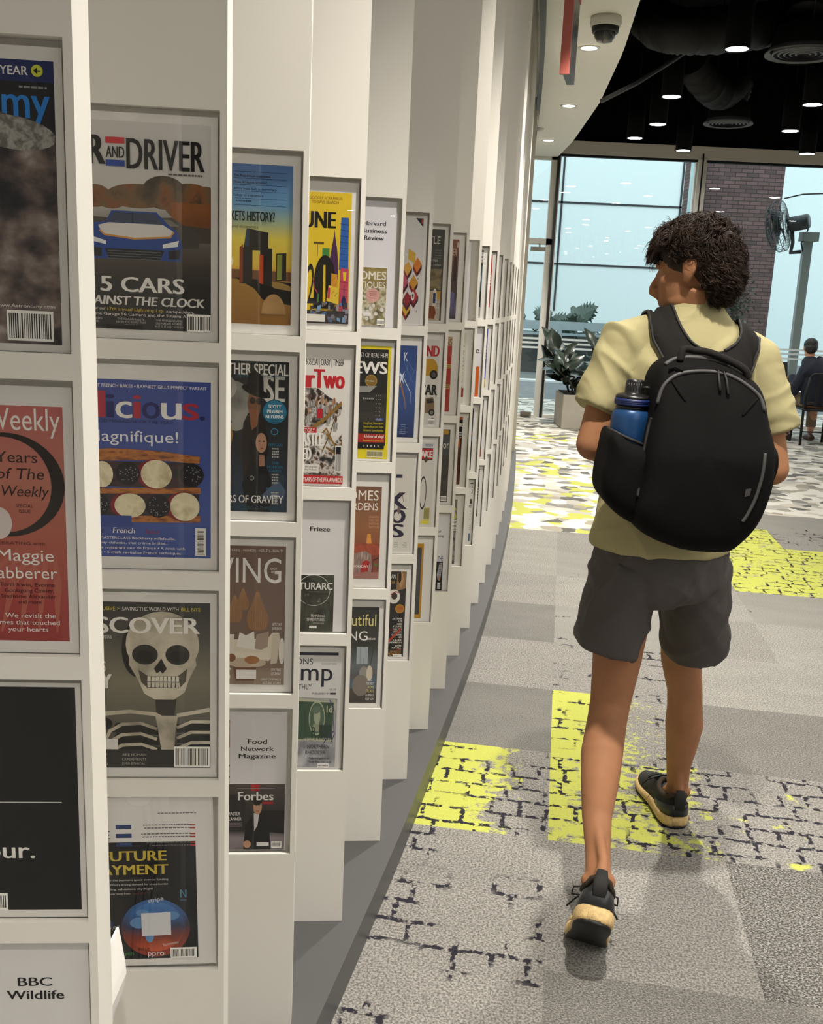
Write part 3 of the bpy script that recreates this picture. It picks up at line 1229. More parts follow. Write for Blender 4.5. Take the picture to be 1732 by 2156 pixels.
# big fan on a post
fan_m = mat('black fan metal', '#20282b', rough=0.45, metal=0.2)
post_m = mat('grey steel post', '#787f7d', rough=0.5, metal=0.2)
FNY = 16.0
pt = P(1702, 492, FNY)
pb = P(1664, 760, FNY)
fan = thing('industrial_fan', 'large black caged fan on a grey post outside the right window', 'fan', (pt.x, FNY, 0))
m_ = MB()
m_.box((-0.065, -0.05, -0.02), (0.065, 0.05, pt.z), post_m)
m_.build('post', fan)
fc = P(1636, 478, FNY) - Vector((pt.x, FNY, 0))
ax = Vector((-0.80, 0.55, -0.18)).normalized()
sd = ax.cross(Vector((0, 0, 1))).normalized()
up = sd.cross(ax).normalized()
RM = Matrix((sd, up, ax)).transposed().to_4x4()
FR = 0.39
m_ = MB()
for z, rr in ((-0.10, 0.98), (0.0, 1.0), (0.08, 0.86), (0.12, 0.6), (0.14, 0.3), (-0.14, 0.6), (-0.15, 0.3)):
    ring = [fc + RM.to_3x3() @ Vector((FR * rr * math.cos(w), FR * rr * math.sin(w), z)) for w in [2 * math.pi * q / 32 for q in range(33)]]
    m_.tube(ring, 0.006, fan_m, 5, caps=False)
for q in range(40):
    w = 2 * math.pi * q / 40
    cw, sw = math.cos(w) * FR, math.sin(w) * FR
    m_.tube([fc + RM.to_3x3() @ Vector(p) for p in ((0.1 * cw, 0.1 * sw, 0.15), (0.6 * cw, 0.6 * sw, 0.12), (0.86 * cw, 0.86 * sw, 0.08), (cw, sw, 0), (0.98 * cw, 0.98 * sw, -0.1), (0.6 * cw, 0.6 * sw, -0.14), (0.1 * cw, 0.1 * sw, -0.16))], 0.0028, fan_m, 4)
m_.build('cage', fan)
m_ = MB()
for q in range(4):
    w0 = q * math.pi / 2
    rs = []
    for i in range(6):
        rr = FR * (0.12 + 0.8 * i / 5)
        h = 0.17 + 0.1 * i / 5
        rs.append([fc + RM.to_3x3() @ Vector((rr * math.cos(w0 + e * h * 3), rr * math.sin(w0 + e * h * 3), e * 0.06 + dz)) for e, dz in ((-1, 0), (1, 0), (1, 0.004), (-1, 0.004))])
    m_.rings(rs, fan_m, smooth=False)
m_.lathe([(0.001, -0.05), (0.05, -0.05), (0.05, 0.05), (0.001, 0.06)], fan_m, 16, Matrix.Translation(fc) @ RM)
m_.build('blade', fan)
m_ = MB()
m_.lathe([(0.001, -0.48), (0.10, -0.48), (0.115, -0.45), (0.115, -0.2), (0.08, -0.17), (0.001, -0.17)], fan_m, 20, Matrix.Translation(fc) @ RM)
m_.build('motor', fan)
m_ = MB()
a = fc - ax * 0.22 - up * 0.1
m_.tube([a, a + Vector((0.03, 0, -0.18)), Vector((-0.25, 0, pt.z - 0.30)), Vector((-0.09, 0, pt.z - 0.28))], 0.03, fan_m, 8)
m_.tube([fc - ax * 0.45, Vector((-0.02, 0, fc.z - 0.02)), Vector((-0.1, 0, pt.z - 0.15)), Vector((-0.02, 0, pt.z - 0.4)), Vector((0.05, 0, pt.z - 0.2))], 0.012, fan_m, 6)
m_.build('bracket', fan)
m_ = MB()
m_.rbox((-0.12, -0.09, pt.z - 0.12), (0.14, 0.09, pt.z + 0.02), post_m)
m_.build('post_cap', fan)

# curved overhead cable above the fan
m_ = MB()
a, b = P(1650, 418, FNY), P(1800, 405, FNY)
m_.tube([a, P(1690, 409, FNY), b], 0.012, fan_m, 6)
tag(m_.build('overhead_cable'), 'thin dark cable running to the right above the fan', 'cable')


# ================================================================== CEILING LAMPS AND SERVICES
lens_warm = lamp_mat('lamp lens warm', (1.0, 0.95, 0.87), LENS)
lens_soft = lamp_mat('lamp lens soffit', (1.0, 0.95, 0.87), 12.0)
blk = mat('black pendant metal', '#060607', rough=0.8, spec=0.1)
svc = mat('black service duct', '#0c0c0d', rough=0.6, spec=0.3)
lamp_n = 0


def spot(parent, energy, z, size=150, blend=0.6, radius=0.07):
    l = bpy.data.lights.new('lamp_light', 'SPOT')
    l.energy = energy
    l.color = WARM
    l.spot_size = RAD(size)
    l.spot_blend = blend
    l.shadow_soft_size = radius
    o = bpy.data.objects.new('lamp_light', l)
    COL.objects.link(o)
    o.parent = parent
    o.location = (0, 0, z)
    return o


def pendant(x, y, lab, grp=None, light=False):
    t = thing('pendant_lamp', lab, 'ceiling light', (x, y, PEND_Z), 0, grp)
    m = MB()
    m.lathe([(0.078, 0.004), (0.09, 0.0), (0.092, 0.0), (0.092, 0.42), (0.001, 0.42)], blk, 28, caps=False)
    m.build('shade', t)
    m = MB()
    m.lathe([(0.001, 0.006), (0.08, 0.006), (0.08, 0.012), (0.001, 0.012)], lens_warm, 28, smooth=False)
    m.build('lens', t)
    m = MB()
    m.tube([(0, 0, 0.42), (0, 0, CEIL_Z - PEND_Z)], 0.008, blk, 6)
    m.build('rod', t)
    if light:
        spot(t, PEND_W, -0.012)
    return t


PEN = [((1551, 105), 'black cylinder pendant lamp nearest the camera, left of the round air grille'),
       ((1413, 205), 'black cylinder pendant lamp right of the white ceiling edge, second from the nearest'),
       ((1384, 263), 'black cylinder pendant lamp third along the row beside the white ceiling edge'),
       ((1336, 292), 'black cylinder pendant lamp leftmost in the photo, close to the white ceiling edge'),
       ((1438, 318), 'black cylinder pendant lamp hanging against the beige header, left of the window mullion'),
       ((1710, 222), 'black cylinder pendant lamp at the right edge under the large air grille'),
       ((1663, 277), 'black cylinder pendant lamp at the right, small and far from the grilles'),
       ((1698, 325), 'black cylinder pendant lamp hanging against the beige header at the far right')]
for (x, y), lab in PEN:
    c = G(x, y, PEND_Z)
    pendant(c.x, c.y, lab)
for j in range(19):
    y = 5.6 - 1.32 * j
    for i, x in enumerate((2.05, 3.5, 4.95, 6.4)):
        if (i + j) % 3 == 2 and i > 1:
            continue
        pendant(x + 0.2 * (j % 2), y, 'black cylinder pendant lamp above and behind the viewer, seen only in the window reflection', 'pendant lamps reflected in the window', light=False)
for i, (x, y) in enumerate(((5.6, 11.2), (5.5, 8.6), (7.4, 9.8), (7.3, 12.2), (5.6, 7.0), (7.3, 7.4))):
    pendant(x, y, 'black cylinder pendant lamp above the seating area beyond the right of the frame', 'pendant lamps right of the frame')

DL = [G(1240, 100, SOFFIT_Z), G(1197, 222, SOFFIT_Z), G(1154, 295, SOFFIT_Z)]
rim = mat('white downlight rim', '#d8d5cc', rough=0.4)


def downlight(x, y, lab, grp=None, light=True):
    t = thing('recessed_downlight', lab, 'ceiling light', (x, y, SOFFIT_Z), 0, grp)
    m = MB()
    m.lathe([(0.062, -0.001), (0.062, -0.008), (0.085, -0.008), (0.088, -0.001)], rim, 28, caps=False)
    m.build('rim', t)
    m = MB()
    m.lathe([(0.001, -0.004), (0.063, -0.004), (0.063, -0.001), (0.001, -0.001)], lens_soft, 24, smooth=False)
    m.build('lens', t)
    if light:
        spot(t, DOWN_W, -0.02, 88, 0.9, 0.05)


downlight(DL[0].x, DL[0].y, 'recessed downlight in the white ceiling below the dome camera')
downlight(DL[1].x, DL[1].y, 'recessed downlight in the white ceiling, second one beyond the dome camera')
downlight(DL[2].x, DL[2].y, 'small recessed downlight at the far end of the white ceiling')
for (x, y) in ((1.06, 5.88), (0.84, 3.68), (0.52, 1.48), (0.2, -0.7), (-0.4, -2.9)):
    downlight(x, y, 'recessed downlight in the white ceiling above the display panels, out of the frame', 'downlights above the frame')
# small unlit detector discs
for (x, y, lab) in ((1135, 270, 'small round white detector on the far end of the white ceiling'),):
    c = G(x, y, SOFFIT_Z)
    m = MB()
    m.lathe([(0.001, -0.03), (0.04, -0.03), (0.055, -0.012), (0.055, 0.0), (0.001, 0)], rim, 20)
    tag(m.build('ceiling_detector', loc=c), lab, 'detector')

# dome camera
c = G(1276, 36, SOFFIT_Z)
t = thing('dome_camera', 'white and black dome security camera on the white ceiling', 'camera', c)
m = MB()
m.lathe([(0.001, 0), (0.105, 0), (0.108, -0.04), (0.10, -0.065), (0.001, -0.065)], mat('camera housing white', '#d6d3cb', rough=0.4), 28)
m.build('housing', t)
m = MB()
m.lathe([(0.001, -0.065), (0.094, -0.065), (0.09, -0.10), (0.066, -0.10), (0.001, -0.10)], mat('camera collar black', '#101012', rough=0.4), 28)
m.build('collar', t)
m = MB()
m.lathe([(0.074, -0.10), (0.07, -0.13), (0.05, -0.158), (0.001, -0.17)], mat('camera dome smoked', '#2b2a2a', rough=0.06, coat=1.0), 28, caps=False)
m.build('dome', t)

# round air grilles with flexible ducts
grl = mat('grey air grille', '#55575a', rough=0.5)


def grille(x, y, z, R, lab):
    t = thing('air_grille', lab, 'air vent', (x, y, z))
    m = MB()
    m.lathe([(R * 0.86, 0.03), (R, 0.0), (R, 0.012), (R * 0.88, 0.05)], grl, 40, caps=False)
    m.build('rim', t)
    m = MB()
    for k in range(5):
        q = R * (0.76 - 0.15 * k)
        m.lathe([(q, 0.0), (q + R * 0.05, 0.004), (q - R * 0.03, 0.06), (q - R * 0.05, 0.06)], grl, 36, caps=False)
    m.build('vane', t)
    m = MB()
    m.lathe([(R * 0.87, 0.05), (R * 0.8, 0.2), (R * 0.55, 0.26), (0.001, 0.26)], svc, 32, caps=False)
    m.build('plenum', t)
    m = MB()
    for q in range(3):
        w = 2 * math.pi * q / 3 + 0.4
        m.tube([(R * 0.7 * math.cos(w), R * 0.7 * math.sin(w), 0.2), (R * 0.7 * math.cos(w), R * 0.7 * math.sin(w), CEIL_Z - z)], 0.006, svc, 6)
    m.build('hanger', t)
    return t


g1 = G(1690, 116, 3.62)
grille(g1.x, g1.y, 3.62, 0.30, 'large round grey air grille with concentric rings at the upper right')
g2 = G(1532, 262, 3.62)
grille(g2.x, g2.y, 3.62, 0.27, 'round grey air grille in the middle of the black ceiling')


def flex(pts, R, name, lab, seed):
    r = random.Random(seed)
    # resample a smooth path
    P_ = [Vector(p) for p in pts]
    out = []
    n = 90
    for i in range(n + 1):
        t = i / n * (len(P_) - 1)
        k = min(int(t), len(P_) - 2)
        u = t - k
        p0, p1, p2, p3 = P_[max(k - 1, 0)], P_[k], P_[k + 1], P_[min(k + 2, len(P_) - 1)]
        out.append(0.5 * ((2 * p1) + (p2 - p0) * u + (2 * p0 - 5 * p1 + 4 * p2 - p3) * u * u + (3 * p1 - p0 - 3 * p2 + p3) * u ** 3))
    m = MB()
    m.tube(out, [R * (0.94 + 0.09 * (i % 2) + r.uniform(-0.05, 0.05)) for i in range(n + 1)], svc, 18)
    tag(m.build(name), lab, 'duct')


q = lambda x, y, Y: P(x, y, Y)
flex([q(1352, 20, 8.9), q(1385, 52, 8.5), q(1440, 66, 8.2), q(1540, 60, 8.4), q(1640, 40, 8.8), (g1.x + 0.1, g1.y + 0.2, 4.3), (g1.x, g1.y, 3.9)], 0.17, 'flexible_duct', 'crinkled black flexible duct running across the top right to the large grille', 1)
flex([q(1455, 125, 10.6), q(1475, 160, 10.8), q(1515, 195, 11.2), (g2.x + 0.05, g2.y + 0.0, 4.05), (g2.x, g2.y, 3.88)], 0.17, 'flexible_duct', 'crinkled black flexible duct curving down to the middle grille', 2)
m = MB()
m.box((1.6, 9.4, 4.45), (9.5, 9.75, 4.62), svc)
tag(m.build('cable_tray'), 'black cable tray crossing under the black ceiling', 'cable tray')
m = MB()
m.tube([q(1265, 213, 8.4), q(1340, 175, 8.5), q(1420, 125, 8.6), q(1490, 78, 8.8)], 0.018, mat('dark grey conduit', '#3a3a3c', rough=0.5), 8)
tag(m.build('conduit'), 'thin grey conduit slanting up from the white ceiling edge', 'pipe')
m = MB()
m.box((2.0, 6.2, 4.3), (9.0, 6.75, 4.7), svc)
tag(m.build('air_duct'), 'wide black rectangular air duct under the black ceiling', 'duct')

# sign blade hanging from the white ceiling
sg = thing('hanging_sign', 'narrow red-edged blade sign hanging from the white ceiling', 'sign', (0.787, 6.22, 0), RAD(-13))
m = MB()
m.box((-0.028, 0.0, 2.90), (0.028, 0.03, SOFFIT_Z - 0.09), mat('sign red edge', '#a8584f', rough=0.5))
m.build('red_edge', sg)
m = MB()
m.box((-0.024, 0.03, 2.93), (0.024, 0.45, SOFFIT_Z - 0.09), mat('sign dark face', '#2b2c2f', rough=0.3))
m.build('sign_panel', sg)
m = MB()
m.box((-0.03, -0.002, SOFFIT_Z - 0.10), (0.03, 0.452, SOFFIT_Z - 0.06), mat('sign orange red band', '#c1402a', rough=0.5))
m.build('band', sg)
m = MB()
m.box((-0.03, 0.0, SOFFIT_Z - 0.06), (0.03, 0.45, SOFFIT_Z), blk)
m.build('bracket', sg)

# ================================================================== FURNITURE AT THE WINDOW
conc = mat('pale concrete planter', '#b4aea2', rough=0.8, var=0.06, vscale=6)
c0 = G(1180, 903)
t = thing('planter', 'square pale concrete planter with a dark rubber plant by the window', 'planter', (c0.x + 0.36, c0.y + 0.36, 0))
m = MB()
m.rbox((-0.36, -0.36, 0), (0.36, 0.36, 0.44), conc, 0.012)
m.build('pot', t)
m = MB()
m.box((-0.33, -0.33, 0.435), (0.33, 0.33, 0.447), mat('planter soil', '#241d18', rough=1.0))
m.build('soil', t)
t = thing('rubber_plant', 'dark glossy broad-leaved rubber plant growing in the concrete planter', 'plant', (c0.x + 0.36, c0.y + 0.36, 0.44))
rub = mat('dark rubber plant leaf', '#29332a', rough=0.22, spec=0.7, var=0.35, vscale=5)
st = mat('rubber plant stem', '#4a4032', rough=0.8)
r = random.Random(21)
ms = MB()


def broad_leaf(mb, base, d, up, L, w, material):
    d = Vector(d).normalized()
    s = d.cross(Vector(up))
    s.normalize()
    nn = s.cross(d).normalized()
    rows = []
    for i in range(8):
        u = i / 7
        ww = w * math.sin(math.pi * (0.04 + 0.93 * u) ** 0.8)
        c = base + d * (L * u) - nn * (L * 0.18 * u * u)
        rows.append([c + s * ww + nn * ww * 0.25, c, c - s * ww + nn * ww * 0.25])
    V = [p for q_ in rows for p in q_]
    F_ = []
    for i in range(7):
        for k in range(2):
            a = i * 3 + k
            F_.append((a, a + 3, a + 4, a + 1))
    mb.add(V, F_, material, True)


nl = 0
for s_ in range(13):
    bx, by = r.uniform(-0.25, 0.25), r.uniform(-0.25, 0.25)
    ax_, ay_ = bx * 2.2, by * 1.6
    H_ = r.uniform(0.30, 0.62)
    top = Vector((ax_, ay_, H_))
    ms.tube([(bx, by, 0), (bx * 1.3, by * 1.3, H_ * 0.5), top], [0.013, 0.011, 0.007], st, 6)
    for k in range(7):
        u = 0.25 + 0.75 * k / 6
        p = Vector((bx, by, 0)).lerp(top, u)
        a = k * 2.4 + s_
        m = MB()
        broad_leaf(m, p, (math.cos(a), math.sin(a), r.uniform(0.1, 1.3) + (1.2 if k == 6 else 0)), (0.3 * math.sin(a), -0.6, 1), r.uniform(0.24, 0.33), r.uniform(0.062, 0.085), rub)
        m.build('leaf', t)
ms.build('stem', t)

# table, chair and seated person at the right edge
blackm = mat('black chair metal', '#141519', rough=0.4, metal=0.3)
cb0 = G(1682, 938)
CX, CY = cb0.x + 0.21, cb0.y
ch = thing('dining_chair', 'black metal chair with a slatted back at the right edge', 'chair', (CX, CY, 0), RAD(-4))
for (sx, y0_, y1_) in ((-1, 0.0, 0.02), (1, 0.0, 0.02)):
    m = MB()
    m.tube([(sx * 0.20, 0, 0.0), (sx * 0.20, 0.03, 0.44), (sx * 0.205, 0.0, 0.62), (sx * 0.19, -0.06, 0.84)], 0.017, blackm, 8)
    m.build('leg', ch)
    m = MB()
    m.tube([(sx * 0.20, 0.42, 0), (sx * 0.19, 0.40, 0.44)], 0.017, blackm, 8)
    m.build('leg', ch)
m = MB()
m.tube([(-0.19, -0.06, 0.84), (-0.16, -0.07, 0.88), (0, -0.075, 0.89), (0.16, -0.07, 0.88), (0.19, -0.06, 0.84)], 0.016, blackm, 8)
m.build('top_rail', ch)
for k in range(3):
    x = -0.09 + 0.09 * k
    m = MB()
    m.box((x - 0.016, -0.012, 0.5), (x + 0.016, 0.002, 0.885), blackm, Matrix.Translation((0, 0.0, 0)) @ Matrix.Rotation(0.1, 4, 'X') @ Matrix.Translation((0, 0.01, 0)))
    m.build('slat', ch)
m = MB()
m.tube([(-0.2, 0.0, 0.53), (0.2, 0.0, 0.53)], 0.012, blackm, 8)
m.build('back_rail', ch)
m = MB()
m.rbox((-0.21, 0.0, 0.425), (0.21, 0.42, 0.455), blackm, 0.01)
m.build('seat', ch)
for (a, b) in (((-0.2, 0.0, 0.2), (-0.195, 0.41, 0.2)), ((0.2, 0.0, 0.2), (0.195, 0.41, 0.2)), ((-0.2, 0.01, 0.17), (0.2, 0.01, 0.17))):
    m = MB()
    m.tube([a, b], 0.009, blackm, 8)
    m.build('stretcher', ch)

tb = thing('work_table', 'dark work table in front of the seated person at the right edge', 'table', (CX, CY + 0.75, 0))
m = MB()
m.rbox((-0.5, -0.3, 0.71), (1.6, 0.35, 0.74), mat('dark table top', '#2c2a2a', rough=0.4), 0.006)
m.build('tabletop', tb)
for (x, y) in ((-0.44, -0.25), (-0.44, 0.3), (1.54, -0.25), (1.54, 0.3)):
    m = MB()
    m.tube([(x, y, 0), (x, y, 0.71)], 0.02, blackm, 8)
    m.build('leg', tb)
lp = thing('laptop', 'open black laptop on the dark table beside the seated person', 'laptop', (CX - 0.28, CY + 0.72, 0.74), RAD(8))
m = MB()
m.rbox((-0.16, -0.11, 0), (0.16, 0.11, 0.016), mat('laptop shell', '#1b1c1f', rough=0.35), 0.004)
m.build('base', lp)
m = MB()
m.rbox((-0.16, 0.0, 0.0), (0.16, 0.008, 0.22), mat('laptop shell', '#1b1c1f'), 0.003, Matrix.Translation((0, 0.105, 0.014)) @ Matrix.Rotation(-0.25, 4, 'X'))
m.build('screen', lp)
m = MB()
m.rbox((-0.1, -0.07, 0), (0.1, 0.07, 0.006), ink('#e8e8e6'), 0.002)
tag(m.build('paper_sheet', loc=(CX - 0.34, CY + 0.5, 0.741), rot=(0, 0, 0.3)), 'white paper lying on the dark table next to the laptop', 'paper')

skin_p = mat('pale skin', '#c08f72', rough=0.55, sss=0.05)
skin_t = mat('tanned skin', '#9d6f50', rough=0.62, spec=0.2, sss=0.06, var=0.10, vscale=12, bump=0.15, bscale=400)


def hand(mb, wrist, d, up, L, material, curl=0.9, thumb_side=1):
    """palm, four fingers of different lengths and a thumb leaving the side of the palm"""
    d = Vector(d).normalized()
    s = d.cross(Vector(up)).normalized()
    n = s.cross(d).normalized()
    w = Vector(wrist)
    mb.tube([w - d * 0.02, w + d * L * 0.12, w + d * L * 0.32, w + d * L * 0.5], [L * 0.15, L * 0.19, L * 0.235, L * 0.22], material, 14, side=s, ry=[L * 0.11, L * 0.10, L * 0.085, L * 0.06])
    for k, fl_ in enumerate((0.36, 0.44, 0.47, 0.41)):
        o_ = (k - 1.5) * L * 0.115
        b = w + d * L * 0.46 + s * o_
        a = curl * 0.45
        p1 = b + (d * math.cos(a) - n * math.sin(a)) * fl_ * L * 0.45
        a += curl * 0.6
        p2 = p1 + (d * math.cos(a) - n * math.sin(a)) * fl_ * L * 0.32
        a += curl * 0.45
        p3 = p2 + (d * math.cos(a) - n * math.sin(a)) * fl_ * L * 0.26
        mb.tube([b - d * 0.02, b, p1, p2, p3], [L * 0.05, L * 0.052, L * 0.048, L * 0.043, L * 0.03], material, 9)
    ts = s * thumb_side
    b = w + d * L * 0.14 + ts * L * 0.13
    p1 = b + (d * 0.7 + ts * 0.75 - n * 0.25).normalized() * L * 0.22
    p2 = p1 + (d * 0.95 + ts * 0.1 - n * 0.35).normalized() * L * 0.16
    p3 = p2 + (d * 0.95 - ts * 0.2 - n * 0.4).normalized() * L * 0.11
    mb.tube([b - ts * 0.015, b, p1, p2, p3], [L * 0.08, L * 0.085, L * 0.065, L * 0.055, L * 0.038], material, 9)


def head_shape(mb, c, yaw, pitch, s, material):
    """c = centre between the ears; yaw about z from +y, s = scale (1 = adult)"""
    R_ = Matrix.Rotation(yaw, 3, 'Z') @ Matrix.Rotation(pitch, 3, 'X')   # local: x right, y forward, z up

    def at(x, y, z):
        return Vector(c) + R_ @ (Vector((x, y, z)) * s)

    def e(x, y, z, rx, ry, rz, rot=None, n=20, m=12):
        q_ = R_ if rot is None else R_ @ rot
        mb.ell(at(x, y, z), (rx * s, ry * s, rz * s), material, q_, n, m)
    e(0, -0.012, 0.028, 0.074, 0.094, 0.084, n=28, m=18)
    e(0, 0.030, -0.03, 0.060, 0.060, 0.080, n=24, m=16)
    e(0, 0.045, -0.062, 0.046, 0.044, 0.052, n=24, m=14)
    e(0, 0.075, -0.098, 0.022, 0.018, 0.016)
    for sx in (-1, 1):
        e(sx * 0.036, 0.050, -0.022, 0.022, 0.028, 0.022)          # cheekbone
        e(sx * 0.037, 0.020, -0.070, 0.019, 0.044, 0.026)         # jaw angle
        e(sx * 0.026, 0.080, 0.019, 0.024, 0.010, 0.009)          # brow
        mb.tube([at(sx * 0.068, 0.004, -0.030), at(sx * 0.073, 0.002, -0.012), at(sx * 0.077, -0.002, 0.008), at(sx * 0.0785, -0.012, 0.021), at(sx * 0.080, -0.024, 0.016), at(sx * 0.079, -0.026, 0.0), at(sx * 0.074, -0.016, -0.022), at(sx * 0.069, -0.004, -0.034)], [0.0055 * s] * 8, material, 8)
        e(sx * 0.075, -0.011, -0.001, 0.006, 0.016, 0.026)           # ear
    mb.tube([at(0, 0.083, 0.012), at(0, 0.094, -0.008), at(0, 0.108, -0.030), at(0, 0.112, -0.042), at(0, 0.098, -0.050), at(0, 0.082, -0.050)], [0.009 * s, 0.009 * s, 0.011 * s, 0.012 * s, 0.013 * s, 0.008 * s], material, 10)
    for sx in (-1, 1):
        e(sx * 0.012, 0.095, -0.044, 0.009, 0.010, 0.008)
    e(0, 0.086, -0.066, 0.021, 0.011, 0.006)
    e(0, 0.084, -0.077, 0.019, 0.011, 0.007)
    return at, R_


# seated person
sx0, sy0 = CX, CY + 0.2
pz = P(1708, 710, CY + 0.2).z
sp_ = thing('person', 'seated person with short black hair in a dark navy jacket working at a laptop', 'person', (0, 0, 0))
b = MB()
hc = Vector((P(1708, 730, sy0).x, sy0 + 0.03, pz - 0.135))
at, R_ = head_shape(b, hc, RAD(-12), RAD(-14), 1.02, skin_p)
b.tube([(hc.x, sy0 - 0.02, hc.z - 0.22), (hc.x, sy0, hc.z - 0.12), hc + Vector((0, 0, -0.03))], [0.07, 0.055, 0.055], skin_p, 14)
b.tube([(sx0, sy0 + 0.02, 0.47), (sx0, sy0 - 0.02, 0.7), (sx0, sy0 - 0.04, 0.95), (hc.x, sy0 - 0.02, 1.0)], [0.14, 0.12, 0.14, 0.06], skin_p, 18, side=(1, 0, 0), ry=[0.10, 0.08, 0.09, 0.05])
for s in (-1, 1):
    sh = Vector((sx0 + s * 0.19, sy0 - 0.02, hc.z - 0.26))
    el = Vector((sx0 + s * 0.27, sy0 + 0.06, hc.z - 0.53))
    wr = Vector((sx0 - 0.05 + s * 0.16, sy0 + 0.33, 0.80))
    b.tube([sh, el], [0.05, 0.042], skin_p, 12)
    b.tube([el, wr], [0.042, 0.028], skin_p, 12)
    hand(b, wr, (-0.1, 1, -0.15), (0, 0, 1), 0.17, skin_p, 0.5, -s)
    hp = Vector((sx0 + s * 0.1, sy0 + 0.0, 0.53))
    kn = Vector((sx0 + s * 0.14, sy0 + 0.42, 0.53))
    an = Vector((sx0 - 0.02 + s * 0.15, sy0 + 0.36, 0.09))
    b.tube([hp, kn], [0.085, 0.06], skin_p, 14)
    b.tube([kn, (kn + an) / 2 + Vector((0, -0.02, 0.02)), an], [0.058, 0.055, 0.036], skin_p, 14)
    b.tube([an + Vector((0, -0.05, -0.05)), an + Vector((0, 0.05, -0.05)), an + Vector((0, 0.16, -0.065))], [0.035, 0.04, 0.028], skin_p, 12, side=(1, 0, 0), ry=[0.03, 0.032, 0.018])
fuse(b, 'body', 0.008, 3, sp_)
navy = mat('dark navy jacket cloth', '#171d2e', rough=0.8)
b = MB()
b.tube([(sx0, sy0 + 0.01, 0.50), (sx0, sy0 - 0.02, 0.7), (sx0, sy0 - 0.045, 0.92), (hc.x, sy0 - 0.03, hc.z - 0.205), (hc.x, sy0 - 0.01, hc.z - 0.155), (hc.x, sy0 + 0.0, hc.z - 0.105)], [0.19, 0.19, 0.215, 0.165, 0.10, 0.068], navy, 24, side=(1, 0, 0), ry=[0.15, 0.135, 0.14, 0.11, 0.085, 0.07])
for s in (-1, 1):
    sh = Vector((sx0 + s * 0.175, sy0 - 0.02, hc.z - 0.27))
    el = Vector((sx0 + s * 0.27, sy0 + 0.06, hc.z - 0.53))
    wr = Vector((sx0 - 0.05 + s * 0.17, sy0 + 0.28, 0.81))
    b.ell(sh, (0.085, 0.085, 0.085), navy)
    b.tube([sh, (sh + el) / 2, el], [0.082, 0.076, 0.066], navy, 14)
    b.tube([el, wr], [0.066, 0.05], navy, 14)
    b.ell(el, (0.066, 0.066, 0.066), navy)
o = fuse(b, 'jacket', 0.01, 4, sp_)
displace(o, lambda c, n: 0.006 * noise.noise(c * 9))
b = MB()
kh = mat('khaki trousers', '#7f6c55', rough=0.85)
b.tube([(sx0, sy0 - 0.03, 0.47), (sx0, sy0 + 0.02, 0.60)], [0.17, 0.165], kh, 18, side=(1, 0, 0), ry=[0.13, 0.12])
for s in (-1, 1):
    hp = Vector((sx0 + s * 0.1, sy0 + 0.0, 0.535))
    kn = Vector((sx0 + s * 0.14, sy0 + 0.42, 0.535))
    an = Vector((sx0 - 0.02 + s * 0.15, sy0 + 0.37, 0.17))
    b.tube([hp, kn], [0.10, 0.075], kh, 14)
    b.ell(kn, (0.075, 0.075, 0.075), kh)
    b.tube([kn, an], [0.072, 0.062], kh, 14)
fuse(b, 'trousers', 0.01, 3, sp_)
b = MB()
bh = mat('short black hair', '#141110', rough=0.5)
b.ell(at(0, -0.022, 0.040), (0.083, 0.098, 0.084), bh, R_, 28, 18)
b.ell(at(0, -0.055, -0.01), (0.074, 0.062, 0.07), bh, R_, 24, 14)
o = fuse(b, 'hair', 0.006, 2, sp_)
displace(o, lambda c, n: 0.003 * noise.noise(c * 60))
shm = mat('brown leather shoe', '#4a2f24', rough=0.5)
for s in (-1, 1):
    an = Vector((sx0 - 0.02 + s * 0.15, sy0 + 0.36, 0.09))
    b = MB()
    b.tube([an + Vector((0, -0.075, -0.05)), an + Vector((0, 0.0, -0.04)), an + Vector((0, 0.10, -0.055)), an + Vector((0, 0.19, -0.068))], [0.036, 0.042, 0.044, 0.028], shm, 14, side=(1, 0, 0), ry=[0.038, 0.05, 0.035, 0.02])
    o = fuse(b, 'shoe', 0.006, 3, sp_)


# ================================================================== DISPLAY PANELS
TOPZ = EYE + 0.234           # top of the first pocket
PITCH, PH, PW = 0.333, 0.311, 0.245
RM_, PD, BW_ = 0.0095, 0.02, 0.272  # right margin, recess depth, board width
BT = 0.066
acr = glass_mat('clear acrylic', (0.985, 0.985, 0.985), ior=1.49)
DIRS = []
for k in range(NP_):
    a = PK[max(k - 1, 0)]
    b = PK[min(k + 1, NP_ - 1)]
    h = math.degrees(math.atan2(b[0] - a[0], b[1] - a[1]))
    DIRS.append(RAD(5.0 + 0.8 * (12.4 - h)))
ZP = [TOPZ - PL - PITCH * r_ - PH for r_ in range(4)]   # pocket floors, local z


